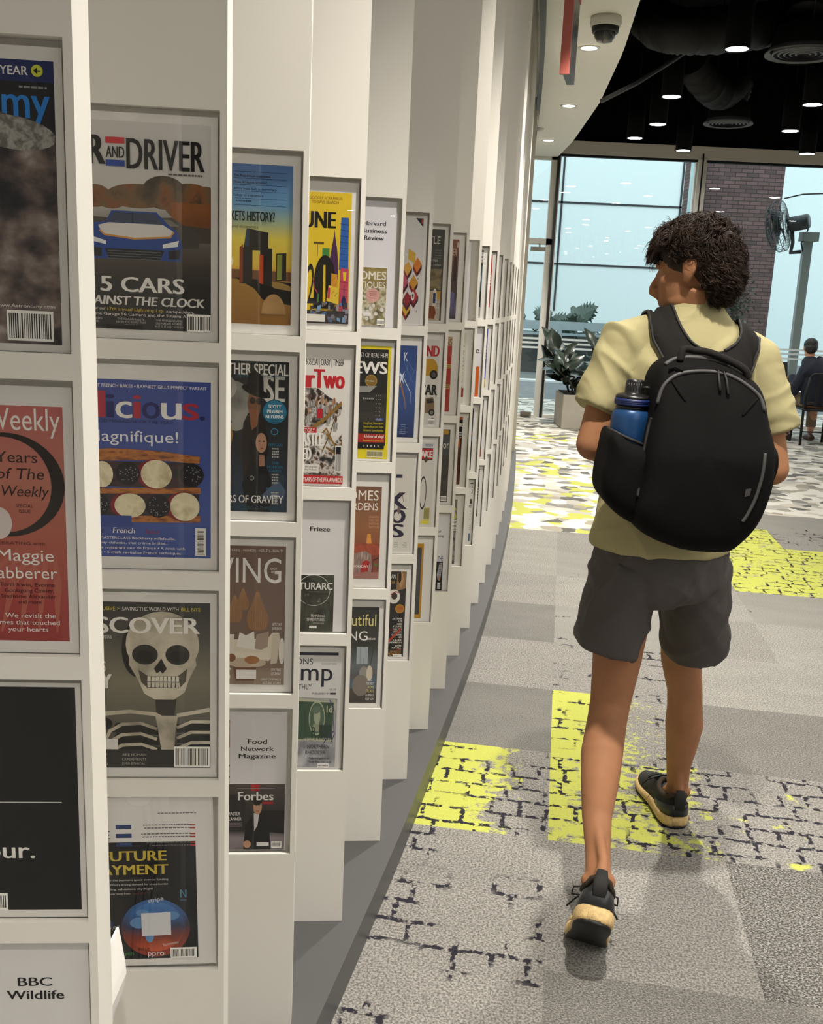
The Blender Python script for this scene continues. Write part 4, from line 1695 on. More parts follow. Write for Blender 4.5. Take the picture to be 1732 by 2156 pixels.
def make_panel():
    t = bpy.data.objects.new('display_panel', None)
    COL.objects.link(t)
    x0, x1 = -RM_ - PW, -RM_
    m = MB()
    top = SOFFIT_Z - PL
    m.box((-BW_, 0, 0), (x0, BT, top), white_board)           # left stile
    m.box((x1, 0, 0), (0, BT, top), white_board)              # right stile
    m.box((x0, PD, 0), (x1, BT, top), white_board)            # back of the recesses
    m.box((x0, 0, 0), (x1, PD, ZP[3]), white_board)           # blank below
    m.box((x0, 0, ZP[0] + PH), (x1, PD, top), white_board)    # blank above
    for r_ in range(3):
        m.box((x0, 0, ZP[r_ + 1] + PH), (x1, PD, ZP[r_]), white_board)
    m.build('board', t)
    for r_ in range(4):
        z = ZP[r_]
        g = MB()
        # acrylic cover with a thumb notch in its top edge
        n = 14
        top_ = z + PH - 0.003
        y0, y1 = 0.0045, 0.0065
        pts = [(x0 + 0.001, z + 0.006), (x1 - 0.001, z + 0.006), (x1 - 0.001, top_)]
        xm = (x0 + x1) / 2
        for i in range(n + 1):
            w = math.pi * i / n
            pts.append((xm + 0.02 * math.cos(w), top_ - 0.016 * math.sin(w)))
        pts.append((x0 + 0.001, top_))
        k = len(pts)
        V = [(x, y0, zz) for x, zz in pts] + [(x, y1, zz) for x, zz in pts]
        Fc = [tuple(range(k)), tuple(reversed(range(k, 2 * k)))] + [(i, (i + 1) % k + 0, (i + 1) % k + k, i + k)[::-1] for i in range(k)]
        g.add(V, Fc, acr)
        g.build('acrylic_cover', t)
        g = MB()
        g.box((x0, 0.0, z), (x1, 0.009, z + 0.0055), white_board)
        g.build('pocket_lip', t)
    return t


PANELS = []
p0 = make_panel()
for k in range(NP_):
    t = p0 if k == 0 else copy_tree(p0)
    t.location = (PK[k][0], PK[k][1], PL)
    t.rotation_euler = (0, 0, DIRS[k])
    nm = {0: 'white display panel nearest the camera, cut off by the left edge of the photo'}.get(
        k, 'tall white display panel, %s from the camera end of the row' % ordinal(k + 1))
    tag(t, nm, 'display panel', 'white display panels')
    PANELS.append(t)
# grey end panel
ey_ = PK[-1][1] + 0.30
m = MB()
m.box((-0.30, 0, PL), (0.0, 0.08, SOFFIT_Z - 0.16), mat('warm grey end panel', '#a8a296', rough=0.5))
tag(m.build('end_panel', loc=(front(ey_) + 0.035, ey_, 0), rot=(0, 0, RAD(8))), 'warm grey end panel closing the far end of the display wall', 'panel')


def place(sheet, k, r_, name, label, cat, dx=0.004, dy=0.0105, dz=0.006, tilt=0.0, grp=None):
    """put a printed sheet into pocket r_ of panel k; dx = gap to the pocket's right side"""
    o = sheet.build(name)
    Mp = Matrix.Translation(Vector((PK[k][0], PK[k][1], PL))) @ Matrix.Rotation(DIRS[k], 4, 'Z')
    loc = Mp @ Vector((-RM_ - dx - sheet.page[0] * 0.001 * sheet.sx, dy, ZP[r_] + dz))
    o.location = loc
    o.rotation_euler = (0, tilt, DIRS[k])
    return tag(o, label, cat, grp)

# ================================================================== PRINTED COVERS
WT, BK, DK = '#e4e1db', '#161616', '#26262a'
rngc = random.Random(11)


def title_sheet(lines_, k, r_, label, cap=11, zc=170, x=105, **kw):
    s = Sheet(210, 297, 0.6, '#d9d7d6', (210, 297), (0, 0))
    for i, ln in enumerate(lines_):
        s.text(ln, x, zc - i * cap * 1.7, cap, BK, al='C', b=0.012)
    return place(s, k, r_, 'title_sheet', label, 'paper sheet', **kw)


# ---- panel 1
s = Sheet(203, 276, margin=(8, 8))
s.rect(0, 0, 203, 276, '#2a2a2e')
s.rect(0, 256, 203, 276, '#2c3560')
s.text('PICTURES OF THE YEAR', 178, 262, 8.5, WT, w=120, b=0.01)
s.oval(187, 266.5, 5.6, 5.6, '#c6cf4a')
s.line([(190.5, 266.5), (185, 266.5)], 1.2, DK)
s.poly([(187, 269.6), (183.4, 266.5), (187, 263.4)], DK)
s.lines(196, 250, 1, 3, 2.0, 34, '#8d8d8f')
s.text('Astronomy', 198, 222, 34, '#2f7fd0', w=182, b=0.01)
moon = photo_mat('print grey brown planet', ['#1b1c22', '#2b2a2d', '#4d4443', '#6d5f59', '#857a74', '#a89f98'], 24, 10, (1, 1, 1.2), lo=0.34, hi=0.68)
s.oval(110, 74, 160, 158, moon, 56)
s.oval(160, 208, 44, 16, photo_mat('print pale crater', ['#77766f', '#a5a39d', '#5f5c57', '#8d8a83'], 90, 6), 24, rot=-0.12)
s.text('www.Astronomy.com', 197, 37, 3.6, WT, w=60)
s.barcode(148, 3, 195, 34)
place(s, 0, 0, 'magazine_cover', 'black space cover with blue title letters and grey planet, nearest panel top pocket', 'magazine')

s = Sheet(203, 262, margin=(10, 14))
s.poly([(0, 0), (203, 0), (203, 262), (0, 262)], ramp_mat('print coral cover', [(0.0, '#8d2b29'), (0.06, '#9c3a36'), (0.13, '#a85a4a'), (0.2, '#b07060'), (0.28, '#b4625f')], 2))
for q_ in range(6):
    s.line([(90 + 20 * q_, 10), (112 + 16 * q_, 66), (150 + 8 * q_, 104)], [2, 9, 2], '#ab5f50')
s.text('Weekly', 200, 236, 25, WT, w=78, b=0.0)
s.ring(141, 176, 62, 57, 14, '#2f2a27', wd2=1.5)
for tx, x_, z_ in (('90 Years', 175, 201), ('of The', 181, 183), ('Weekly', 185, 164)):
    s.text(tx, x_, z_, 12.5, '#33261f', w=len(tx) * 8.4, sh=0.0 if '90' in tx else 0.18, b=-0.006)
s.text('SPECIAL', 169, 152, 3.8, '#3b2a25')
s.text('ISSUE', 166, 146, 3.8, '#3b2a25')
s.oval(132, 134, 14, 18, '#cfc4c0')
s.text('CELEBRATING with', 180, 110, 3.8, '#5d2622', w=62)
s.text('Maggie', 189, 92, 14, WT, w=60, b=-0.006)
s.text('Tabberer', 192, 72, 14, WT, w=76, b=-0.006)
for i, (ln, x_) in enumerate((('Terri Irwin, Evonne', 189), ('Goolagong Cawley,', 188), ('Stephanie Alexander', 190), ('and more', 174))):
    s.text(ln, x_, 63 - 6.6 * i, 4.6, '#3d1c1a', w=len(ln) * 3.1, b=-0.004)
for i, (ln, x_) in enumerate((('We revisit the', 189), ('times that touched', 193), ('your hearts', 180))):
    s.text(ln, x_, 27 - 8 * i, 5.6, WT, w=len(ln) * 3.9, b=-0.004)
place(s, 0, 1, 'magazine_cover', 'coral red cover with large dark ring and white title, nearest panel second pocket', 'magazine')

s = Sheet(205, 282, margin=(6, 10))
s.rect(0, 0, 205, 282, '#1b1b1c')
s.rect(0, 139, 186, 140.2, '#c9c8c4')
s.text('our.', 153, 68, 22, '#e6e4df', w=56, b=0.012)
s.barcode(100, 0, 120, 22)
place(s, 0, 2, 'magazine_cover', 'plain black cover with a thin white line, nearest panel third pocket', 'magazine')
s = Sheet(210, 297, 0.6, '#d9d7d6', (210, 297), (0, 0))
s.text('BBC', 146, 239, 12.5, BK, w=40, al='C', b=0.022)
s.text('Wildlife', 146, 221, 12.5, BK, w=67, al='C', b=0.022)
place(s, 0, 3, 'title_sheet', 'white sheet with two bold black words, nearest panel bottom pocket', 'paper sheet')

# ---- panel 2
KX = 1
s = Sheet(203, 273, margin=(9, 13))
s.poly([(0, 0), (203, 0), (203, 273), (0, 273)], ramp_mat('print race track', [(0.0, '#1a1a1b'), (0.075, '#211f1d'), (0.10, '#3a322b'), (0.125, '#5c534b'), (0.16, '#8d8780'), (0.19, '#c2bfba'), (0.29, '#cbc8c4')], 2))
tree = photo_mat('print autumn trees', ['#2b2118', '#4a3a26', '#6b5334', '#7d4a22', '#3a2d1f'], 30, 6)
for cx_, cz_, rx_, rz_ in ((105, 178, 42, 16), (140, 184, 30, 22), (175, 172, 36, 26), (196, 165, 26, 30), (48, 176, 22, 15), (28, 174, 16, 16), (70, 172, 20, 12)):
    s.oval(cx_, cz_, rx_, rz_, tree)
s.rect(150, 140, 203, 172, photo_mat('print rust wall', ['#5b3214', '#7a4519', '#93561f'], 14))
s.poly([(0, 152), (203, 140), (203, 120), (0, 120)], '#4b433c')
s.poly([(120, 150), (150, 152), (168, 142), (188, 134), (186, 112), (130, 112)], '#4a4742')
s.poly([(126, 148), (148, 149), (160, 141), (130, 139)], '#77746c')
s.poly([(30, 118), (44, 141), (62, 143), (70, 158), (130, 158), (146, 142), (158, 134), (164, 116), (162, 94), (36, 94)], '#20458f')
s.poly([(64, 143), (73, 156), (127, 156), (140, 142)], '#39445a')
s.poly([(52, 138), (66, 142), (138, 142), (152, 134), (150, 126), (100, 121), (58, 126)], '#d4d2cd')
s.line([(54, 132), (60, 126), (100, 122), (148, 126), (153, 133)], 2.4, '#c98b3a')
s.line([(98, 142), (98, 156)], 1.6, '#1c1c1e')
s.poly([(60, 108), (140, 108), (134, 94), (66, 94)], '#15171c')
for q_ in range(4):
    s.line([(64, 105 - 3.4 * q_), (136, 105 - 3.4 * q_)], 0.7, '#6b7078')
s.poly([(40, 124), (62, 118), (62, 113), (42, 117)], '#dfe3e6')
s.poly([(160, 122), (138, 116), (138, 111), (158, 114)], '#dfe3e6')
s.poly([(38, 110), (56, 108), (56, 97), (40, 97)], '#17181c')
s.poly([(146, 108), (162, 110), (160, 97), (146, 97)], '#17181c')
s.text('CAR', 62, 217, 39, '#121212', w=74, b=0.028)
s.rect(64, 244, 89, 252, '#c8323a')
s.rect(64, 215, 89, 223, '#23459a')
s.text('AND', 88.5, 226, 15, '#121212', w=24, b=0.012)
s.text('DRIVER', 194, 213, 41, '#121212', w=102, b=0.012)
s.lines(192, 207, 1, 3, 2.0, 60, '#55524e')
s.text('15 CARS', 166, 51, 21, '#e3e1dc', w=124, b=0.028)
s.text('AGAINST THE CLOCK', 194, 33, 12.5, '#dcdad4', w=175, b=0.028, sh=0.12)
s.text('Our picks in for our', 60, 25.5, 4.2, WT, w=48)
s.text('17th annual Lightning Lap', 138, 25, 4.2, '#cdb233', w=76, sh=0.1)
s.text('competition,', 180, 24.5, 4.2, WT, w=38)
s.text('guests the Garage 56 Camaro and the Subaru Airslayer"', 194, 18.5, 4.0, WT, w=170)
for x_, tt in ((62, ('COLORADO', 'ON THE')), (112, ('THE FERRARI 296GTB', 'FACES THE ROAD-TEST', 'CRUCIBLE')), (164, ('THE MERCEDES-AMG', 'C63 HAS 671 HORSES.', 'BUT IS IT ANY GOOD?'))):
    for i, ln in enumerate(tt):
        s.text(ln, x_ - 18, 12.5 - 4.2 * i, 2.8, '#b9b7b2', al='C')
s.barcode(170, 0, 203, 24)
s.rect(60, 0, 110, 6, '#101010')
place(s, 1, 0, 'magazine_cover', 'motoring cover with a blue and white race car and black title, second panel top pocket', 'magazine')

s = Sheet(203, 258, margin=(9, 18))
s.poly([(0, 0), (203, 0), (203, 258), (0, 258)], ramp_mat('print blue dessert cover', [(0.0, '#2f4a90'), (0.1, '#3b529c'), (0.2, '#354b96'), (0.27, '#2f4590')], 2))
s.text("BRITAIN'S BEST FRENCH BAKES • RAVNEET GILL'S PERFECT PARFAIT", 197, 247, 4.6, WT, w=190, b=0.005)
xx = 194
for ch_, cc, wd_ in reversed(list(zip('delicious.', ('#e3e1dc', '#e3e1dc', '#a82a3e', '#1a2060', '#e3e1dc', '#a82a3e', '#1a2060', '#e3e1dc', '#a82a3e', '#1a2060'), (25, 24, 10, 10, 22, 10, 24, 27, 22, 6)))):
    s.text(ch_, xx, 204, 40 if ch_ in 'dl' else 37, cc, w=wd_, b=0.012)
    xx -= wd_ + 2.5
s.text('THE FOOD MAGAZINE OF THE YEAR', 150, 197, 4.6, '#1b2350', w=130)
s.text('Magnifique!', 157, 170, 17, '#e2e4ea', w=128, b=-0.012)
past = photo_mat('print flaky pastry', ['#4d2812', '#8d4f20', '#b9742f', '#6b3616'], 50, 6, (1, 1, 4))
s.poly([(0, 152), (60, 160), (130, 158), (188, 151), (187, 141), (120, 145), (60, 142), (0, 146)], past)
jam = photo_mat('print dark berries', ['#120d12', '#1d1519', '#3a121c', '#0e0c10'], 80, 3)
s.poly([(0, 145), (60, 141), (180, 142), (184, 105), (0, 105)], jam)
s.poly([(0, 100), (188, 106), (189, 97), (0, 92)], past)
s.poly([(0, 93), (186, 96), (186, 62), (0, 60)], jam)
s.poly([(0, 60), (188, 64), (188, 54), (0, 50)], past)
for cx_, cz_, rx_, rz_ in ((50, 122, 15, 19), (126, 124, 22, 21), (88, 77, 22, 18), (166, 77, 21, 21), (6, 75, 16, 18)):
    s.oval(cx_ - 3, cz_, rx_ + 3, rz_ + 1, '#7a1826')
    s.oval(cx_, cz_, rx_, rz_, photo_mat('print cream', ['#cfc39c', '#e2d9b8', '#b8a97f'], 40))
for cx_, cz_ in ((86, 124), (176, 124), (42, 77), (128, 77)):
    s.oval(cx_, cz_, 17, 17, '#15121a')
    for q_ in range(26):
        a_, rr_ = rngc.uniform(0, 6.28), 14 * math.sqrt(rngc.random())
        s.oval(cx_ + rr_ * math.cos(a_), cz_ + rr_ * math.sin(a_), 0.9, 0.8, '#8d8b98', 6)
        s.layer -= 1
s.poly([(40, 44), (90, 46), (90, 62), (40, 62)], '#31488c')
s.text('The', 50, 36, 8, '#1b2350', sh=0.2)
s.text('French', 94, 36, 8.5, '#e2e4ea', sh=0.15, b=0.01)
s.text('Issue', 128, 36, 7, '#8d2f46', sh=0.2)
for i, (ln, xr_, ww_) in enumerate((('CUSTARD MASTERCLASS Blackberry millefeuille,', 152, 140), ('strawberry & bay clafoutis, chai crème brûlée...', 142, 138), ("Felicity Cloake's restaurant tour de France • A drink with", 166, 162), ('Raymond Blanc • 5 chefs revitalise French techniques', 160, 158))):
    s.text(ln, xr_, 27 - 7.2 * i, 3.8, WT, w=ww_)
s.rect(181, 4, 196, 46, WT)
for q_ in range(17):
    s.rect(184, 6 + q_ * 2.2, 193, 7 + q_ * 2.2 + rngc.uniform(-.5, .5), '#1a1a1a')
    s.layer -= 1
s.layer += 1
place(s, 1, 1, 'magazine_cover', 'blue food cover with a layered berry and cream pastry, second panel second pocket', 'magazine')

s = Sheet(200, 266, margin=(10, 16))
s.poly([(0, 0), (200, 0), (200, 266), (0, 266)], ramp_mat('print sepia skeleton backdrop', [(0.0, '#2a2a28'), (0.08, '#4f4c44'), (0.16, '#77725f'), (0.22, '#4a4740'), (0.28, '#242322')], 2, nscale=8, namp=0.03))
bone = photo_mat('print bone', ['#6e685c', '#a39b89', '#c4bca8', '#d8d1bf'], 18, 5, lo=0.25, hi=0.7)
sk = '#161514'
# neck, shoulders, ribs
s.poly([(120, 84), (146, 84), (150, 112), (118, 112)], '#3a3630')
s.line([(-10, 86), (40, 88), (80, 92), (118, 88), (126, 84)], [7, 7, 6, 6, 5], bone)
s.line([(150, 86), (170, 90), (200, 96)], [6, 6, 7], bone)
s.oval(34, 72, 20, 12, sk)
for q_ in range(4):
    zz = 74 - q_ * 17
    s.poly([(60, zz), (126, zz - 6), (124, zz - 20), (50, zz - 16)], sk)
    s.poly([(150, zz - 2), (200, zz), (200, zz - 14), (150, zz - 16)], sk)
    s.line([(120, zz - 10), (96, zz - 1), (68, zz - 3), (50, zz - 14), (44, zz - 28)], [5, 5, 5.5, 5.5, 4], bone)
    s.line([(150, zz - 8), (172, zz + 2), (200, zz + 2)], [5, 5, 5], bone)
s.poly([(118, 86), (152, 86), (148, 62), (146, 30), (140, 10), (130, 10), (126, 34), (122, 62)], bone)
s.rect(0, 0, 200, 30, '#2b2a29')
# skull
s.oval(92, 192, 22, 44, '#171615')
s.oval(130, 200, 54, 52, bone)
s.poly([(82, 190), (176, 190), (180, 168), (170, 148), (162, 124), (146, 112), (118, 112), (102, 122), (92, 146), (80, 168)], bone)
s.oval(104, 184, 19, 16, '#2a2622')
s.oval(152, 184, 18, 16, '#2a2622')
s.oval(104, 181, 13, 10, sk)
s.oval(152, 181, 12, 10, sk)
s.poly([(128, 178), (136, 162), (130, 154), (126, 158), (121, 154), (117, 162)], sk)
s.poly([(94, 160), (108, 150), (106, 132), (98, 140)], '#4b463c')
s.poly([(166, 162), (152, 150), (156, 132), (164, 142)], '#4b463c')
s.rect(106, 131, 154, 150, '#4f4a40')
for q_ in range(8):
    s.poly([(107 + 6 * q_, 141.5), (112 + 6 * q_, 141.5), (112 + 6 * q_, 149.5), (107.5 + 6 * q_, 149.5)], '#d9d4c4')
    s.poly([(107.5 + 6 * q_, 132), (111.5 + 6 * q_, 132), (112 + 6 * q_, 140), (107 + 6 * q_, 140)], '#c9c3b2')
s.text('EXCLUSIVE >', 68, 253, 6, '#cdbf2c', w=42)
s.text('SAVING THE WORLD WITH', 154, 253, 6, '#e3e1dc', w=82)
s.text('BILL NYE', 186, 253, 6, '#cdbf2c', w=28)
s.rect(0, 190, 8, 244, '#a32023')
s.text('DISCOVER', 184, 218, 26, '#e6e3dc', w=188, b=0.028)
s.text('THAT MATTERS', 56, 209, 4.6, '#e3e1dc')
s.text("NEWTON'S", 46, 157, 17, '#dcd9d1', w=60, b=0.008)
s.text('STORY', 54, 130, 24, '#e6e3dc', w=70, b=0.028)
s.text('HISTORY', 30, 118, 8, '#cdbf2c', w=40)
s.text('OF', 38, 118, 6, '#dcd9d1')
s.text('THE BONE', 28, 108, 8, '#dcd9d1', w=36)
s.text('WARS', 12, 98, 8, '#dcd9d1')
s.rect(2, 31, 62, 48, '#d9d6d0')
for i, ln in enumerate(('MYSTERIES OF', 'THE MIND-GUT', 'CONNECTION')):
    s.text(ln, 10, 20 - 7.5 * i, 4.6, '#aaa79f', al='L', w=36)
for i, ln in enumerate(('ARE HUMAN', 'EXPERIMENTS', 'EVER ETHICAL?')):
    s.text(ln, 68, 20 - 7.5 * i, 4.6, '#aaa79f', al='L', w=36)
s.barcode(146, 2, 200, 36)
place(s, 1, 2, 'magazine_cover', 'dark science cover with a human skull and rib cage, second panel third pocket', 'magazine')

s = Sheet(192, 262, margin=(20, 12))
s.rect(0, 0, 192, 262, '#dbd9d6')
s.rect(0, 0, 184, 208, '#17181c')
s.text('EDGE', 52, 214, 15, '#1b1c24', w=66, b=0.028)
s.text('SINGAPORE', 52, 209.5, 3.2, '#77757a')
s.lines(186, 256, 1, 3, 1.8, 70, '#77757a')
for i in range(3):
    s.rect(62, 231 - 15 * i, 86, 238 - 15 * i, '#2c426f')
    s.lines(178, 236 - 15 * i, 2, 5, 1.7, 84, '#6b696b')
    s.rect(176, 235 - 15 * i, 184, 237.4 - 15 * i, '#b03a34')
    s.rect(176, 230 - 15 * i, 184, 232.4 - 15 * i, '#b03a34')
s.text('THE FUTURE', 138, 176, 18, '#c6b047', w=160, b=0.028)
s.text('OF PAYMENT', 140, 152, 18, '#c6b047', w=158, b=0.028)
for i, ln in enumerate(('Billions are still being minted in the payment space even as funding', "dries up for other ventures. What's driving demand for cross-border", "transactions and who's sending valuations sky-high?")):
    s.text(ln, 140 - 12 * i * (i > 1), 141 - 8 * i, 3.6, '#cfcdc9', w=165 - 10 * i)
s.text('Read our cover story from', 80, 117, 3.6, '#cfcdc9')
s.text('Pages 8 to 13', 110, 117, 3.6, '#6f3a30')
s.oval(118, 56, 54, 52, ramp_mat('print globe', [(0.03, '#8a2f18'), (0.055, '#6b2b1c'), (0.075, '#2b2a44'), (0.10, '#2c558c'), (0.125, '#3a6ba6')], 2, nscale=30, namp=0.02), 40)
s.oval(118, 58, 46, 44, ramp_mat('print globe face', [(0.03, '#c2532a'), (0.05, '#7a2f1c'), (0.07, '#26304e'), (0.095, '#2f5f9c'), (0.12, '#4a83c0')], 2, nscale=40, namp=0.03), 40)
for cx_, cz_, rx_, rz_ in ((92, 66, 14, 10), (108, 44, 7, 14), (140, 78, 16, 8), (98, 84, 10, 6)):
    s.oval(cx_, cz_, rx_, rz_, '#5d86b4')
s.poly([(96, 42), (142, 43), (142, 84), (96, 83)], '#cfd0d4')
for tx, x_, z_, c_, h_, ro_ in (('stripe', 132, 106, '#d9d9db', 8, 0.2), ('Alipay', 62, 58, '#b9bcc6', 7, 0.15), ('wise', 108, 16, '#3b2219', 8, 0), ('ppro', 130, 6, '#e2e2e4', 10, 0), ('local', 44, 4, '#c9c9cb', 7, 0), ('adyen', 82, 8, '#3f8a3a', 8, 0), ('3s.money', 154, 28, '#c9c9cb', 5, 0.2), ('nium', 168, 104, '#4b84a8', 4, 0)):
    s.text(tx, x_, z_, h_, c_, rot=ro_)
s.poly([(158, 110), (160, 110), (160, 122), (166, 110), (168, 110), (168, 124), (166, 124), (166, 113), (160, 124), (158, 124)], '#4b84a8')
s.oval(44, 66, 8, 8, '#27406e')
s.barcode(140, 1, 182, 20)
place(s, 1, 3, 'magazine_cover', 'black business cover with yellow title words and a glowing globe, second panel bottom pocket', 'magazine', tilt=-0.02)

# ---- panel 3
KX = 0.575
s = Sheet(200, 264, margin=(13, 17))
s.poly([(0, 0), (200, 0), (200, 264), (0, 264)], ramp_mat('print desert sky', [(0.0, '#7d5218'), (0.06, '#97671f'), (0.085, '#a97c35'), (0.10, '#b5672f'), (0.115, '#cfae38'), (0.16, '#d0bd44'), (0.19, '#8fa48d'), (0.215, '#5f8fb4'), (0.28, '#4a70a8')], 2))
s.poly([(0, 93), (200, 90), (200, 70), (0, 70)], '#6d4a2e')
s.poly([(0, 76), (200, 74), (200, 0), (0, 0)], ramp_mat('print desert sand', [(0.01, '#7d5218'), (0.09, '#97732c')], 2))
s.poly([(30, 78), (200, 72), (200, 34), (116, 42), (90, 60)], '#16130f')
s.poly([(120, 74), (170, 72), (200, 66), (200, 58), (150, 62)], '#8f7440')
s.poly([(58, 128), (66, 160), (130, 154), (130, 128), (142, 128), (142, 66), (118, 66), (106, 70), (106, 124), (84, 124), (84, 70), (58, 68), (46, 68), (46, 128)], '#26221f')
s.poly([(46, 128), (56, 133), (56, 70), (46, 68)], '#7c3a22')
s.poly([(104, 118), (116, 116), (116, 68), (104, 70)], '#b0431f')
s.poly([(66, 160), (74, 156), (74, 130), (60, 130)], '#2f4050')
s.rect(0, 70, 10, 138, '#1d1b19')
s.poly([(154, 74), (184, 76), (184, 122), (154, 120)], '#221f1c')
s.poly([(157, 76), (172, 77), (172, 119), (157, 118)], '#8a9140')
s.oval(22, 104, 6, 6, '#dcd3a8')
for q_ in range(5):
    s.line([(160 + 3 * q_, 78), (160 + 3 * q_, 117)], 0.6, '#545a2a')
s.oval(148, 18, 36, 34, photo_mat('print tan paper fold', ['#8e6c3e', '#a37f4e', '#b08c5a'], 30), 26, a0=0, a1=180)  # printed paper in mixed tan tones
s.rect(0, 182, 20, 252, '#ab2330')
s.text('The', 16, 224, 12, WT, w=24)
s.text('Economist', 18, 198, 12, WT, w=60)
for i, ln in enumerate(('The Republican meltdown', 'Does AI doom screens?', 'Africa loses faith in democracy', 'Eulogy to a sycamore')):
    s.rect(28, 251 - 10.5 * i, 182, 251.6 - 10.5 * i, '#2b3f66')
    s.text(ln, 28, 243 - 10.5 * i, 4.2, '#1b2233', al='L', b=0.004)
s.lines(80, 203, 1, 3, 1.8, 52, '#2b3f66')
s.rect(28, 197, 182, 197.7, '#2b3f66')
s.rect(28, 208, 182, 208.6, '#2b3f66')
s.text('ARE FREE MARKETS HISTORY?', 148, 172, 16.5, '#17181a', w=250, b=0.012)
s.text('The rise of homeland economics', 100, 160, 5.5, '#3d3a2e', w=170)
place(s, 2, 0, 'magazine_cover', 'blue to yellow cover with dark container arch in a desert, third panel top pocket', 'magazine')

s = Sheet(200, 270, margin=(14, 16))
s.poly([(0, 0), (200, 0), (200, 270), (0, 270)], ramp_mat('print dark film cover', [(0.0, '#152c3a'), (0.06, '#1d2f45'), (0.12, '#161b22'), (0.2, '#15181c'), (0.28, '#121416')], 2, nscale=10, namp=0.05))
s.oval(40, 190, 46, 44, photo_mat('print silver letters', ['#6e6c66', '#8f8d86', '#55534e'], 12))
s.text('O', 40, 200, 48, '#9b9891', b=0.012)
s.rect(120, 205, 132, 258 - 8, '#b9b6ae')
s.text("'SE", 186, 200, 48, '#c4c1b9', w=70, b=0.012)
s.text('ANOTHER SPECIAL', 197, 246, 21, '#dfddd6', w=249, b=0.012)
s.text('THE MASTERS OF SUSPENSE', 186, 241, 6, '#2f6a80', w=150)
hat = '#15120f'
s.poly([(62, 160), (58, 120), (64, 60), (110, 70), (140, 118), (132, 158), (106, 186), (76, 178)], '#231c19')
s.oval(96, 196, 20, 27, '#6f4a33')
s.poly([(80, 186), (110, 184), (106, 160), (92, 140), (84, 160)], '#7d4f33')
s.oval(98, 217, 42, 8, hat, rot=-0.2)
s.poly([(74, 218), (76, 248), (98, 254), (122, 244), (124, 212)], hat)
s.oval(90, 201, 9, 6, '#2b2622')
s.oval(110, 200, 9, 6, '#2b2622')
s.poly([(0, 150), (28, 160), (20, 176), (0, 184)], '#1d1815')
s.poly([(0, 90), (18, 100), (32, 140), (24, 158), (0, 156)], '#91662f')
s.oval(110, 122, 32, 34, '#1b1512')
s.oval(118, 126, 17, 18, '#a87f68')
s.poly([(112, 104), (128, 104), (130, 80), (112, 84)], '#9a705a')
for ex_ in (116, 130):
    s.oval(ex_ - 4, 129, 3.2, 1.2, '#2a1c17')
s.oval(120, 116, 5, 1.2, '#7c4034')
s.poly([(84, 96), (112, 84), (134, 84), (150, 60), (148, 0), (78, 0), (60, 50)], '#111317')
s.poly([(0, 76), (26, 84), (30, 50), (14, 30), (0, 34)], '#3a3430')
s.poly([(120, 30), (170, 60), (196, 40), (190, 24), (130, 22)], '#4a5a72')
s.ring(90, 62, 7, 4, 1.4, '#b9b6ae')
s.oval(158, 182, 38, 22, '#1f6d8c')
s.ring(158, 182, 38, 22, 1.6, '#11323e')
for i, ln in enumerate(('SCOTT', 'PILGRIM', 'RETURNS')):
    s.text(ln, 158, 189 - 9 * i, 6.2, '#dfe3e0', w=(38, 46, 54)[i], al='C', b=0.02)
for i, ln in enumerate(('WILDER!', 'WEIRDER!', 'ANIMATED!')):
    s.text(ln, 158, 166.5 - 3.6 * i, 2.4, '#10303b', w=26, al='C')
s.ring(158, 147, 11, 6, 2.4, '#2a7896')
zz = 121
for hd, n_ in (('FERRARI', 4), ('THE HUNGER GAMES', 4), ('MAESTRO', 5)):
    for hl in (hd.split(' ') if ' ' in hd else [hd]):
        s.text(hl, 162, zz, 5, '#2a6c88', al='C', b=0.012)
        zz -= 7
    s.lines(162, zz + 1, n_, 5, 2.6, 24, '#aeb0ac', al='C')
    zz -= n_ * 5 + 6
s.text('YEARS OF GRAVITY', 188, 17, 14, '#dfddd6', w=215, b=0.008)
s.text('REVISITS HIS ZERO-G THRILLER', 174, 5, 6, '#1f5266', w=190)
place(s, 2, 1, 'magazine_cover', 'dark film cover with black-hatted man and turquoise round badge, third panel second pocket', 'magazine')

s = Sheet(200, 270, margin=(14, 15))
s.poly([(0, 0), (200, 0), (200, 270), (0, 270)], ramp_mat('print brown interior', [(0.0, '#8a7763'), (0.05, '#8f7a68'), (0.1, '#6f5a4e'), (0.28, '#6a5145')], 2, nscale=20, namp=0.01))
s.text('HOME - TRAVEL - FASHION - HEALTH - BEAUTY', 193, 259, 5, '#d9d3ca', w=205)
s.text('LIVING', 186, 200, 50, '#e4e2de', w=262, b=-0.012)
s.text('OCT', 173, 225, 4.4, WT)
s.text('2024', 173, 219, 4.4, WT)
for cx_, cz_, rr_, top_ in ((40, 142, 25, 193), (66, 162, 20, 193), (112, 135, 36, 193)):
    s.line([(cx_, cz_ + rr_), (cx_, top_)], 0.8, '#57443a')
    lamp = [(0, 1.5), (0.16, 1.25), (0.25, 0.95), (0.55, 0.55), (0.92, 0.1), (1.0, -0.25), (0.8, -0.62), (0.4, -0.78)]
    s.poly([(cx_ + a_ * rr_, cz_ + b_ * rr_) for a_, b_ in lamp] + [(cx_ - a_ * rr_, cz_ + b_ * rr_) for a_, b_ in reversed(lamp)], '#8a6444')
    for q_ in range(-4, 5):
        s.line([(cx_ + q_ * rr_ * 0.03, cz_ + rr_ * 1.3), (cx_ + q_ * rr_ * 0.21, cz_ + rr_ * 0.1), (cx_ + q_ * rr_ * 0.16, cz_ - rr_ * 0.7)], 0.7, '#b08a62')
s.rect(0, 34, 200, 62, '#7b6657')
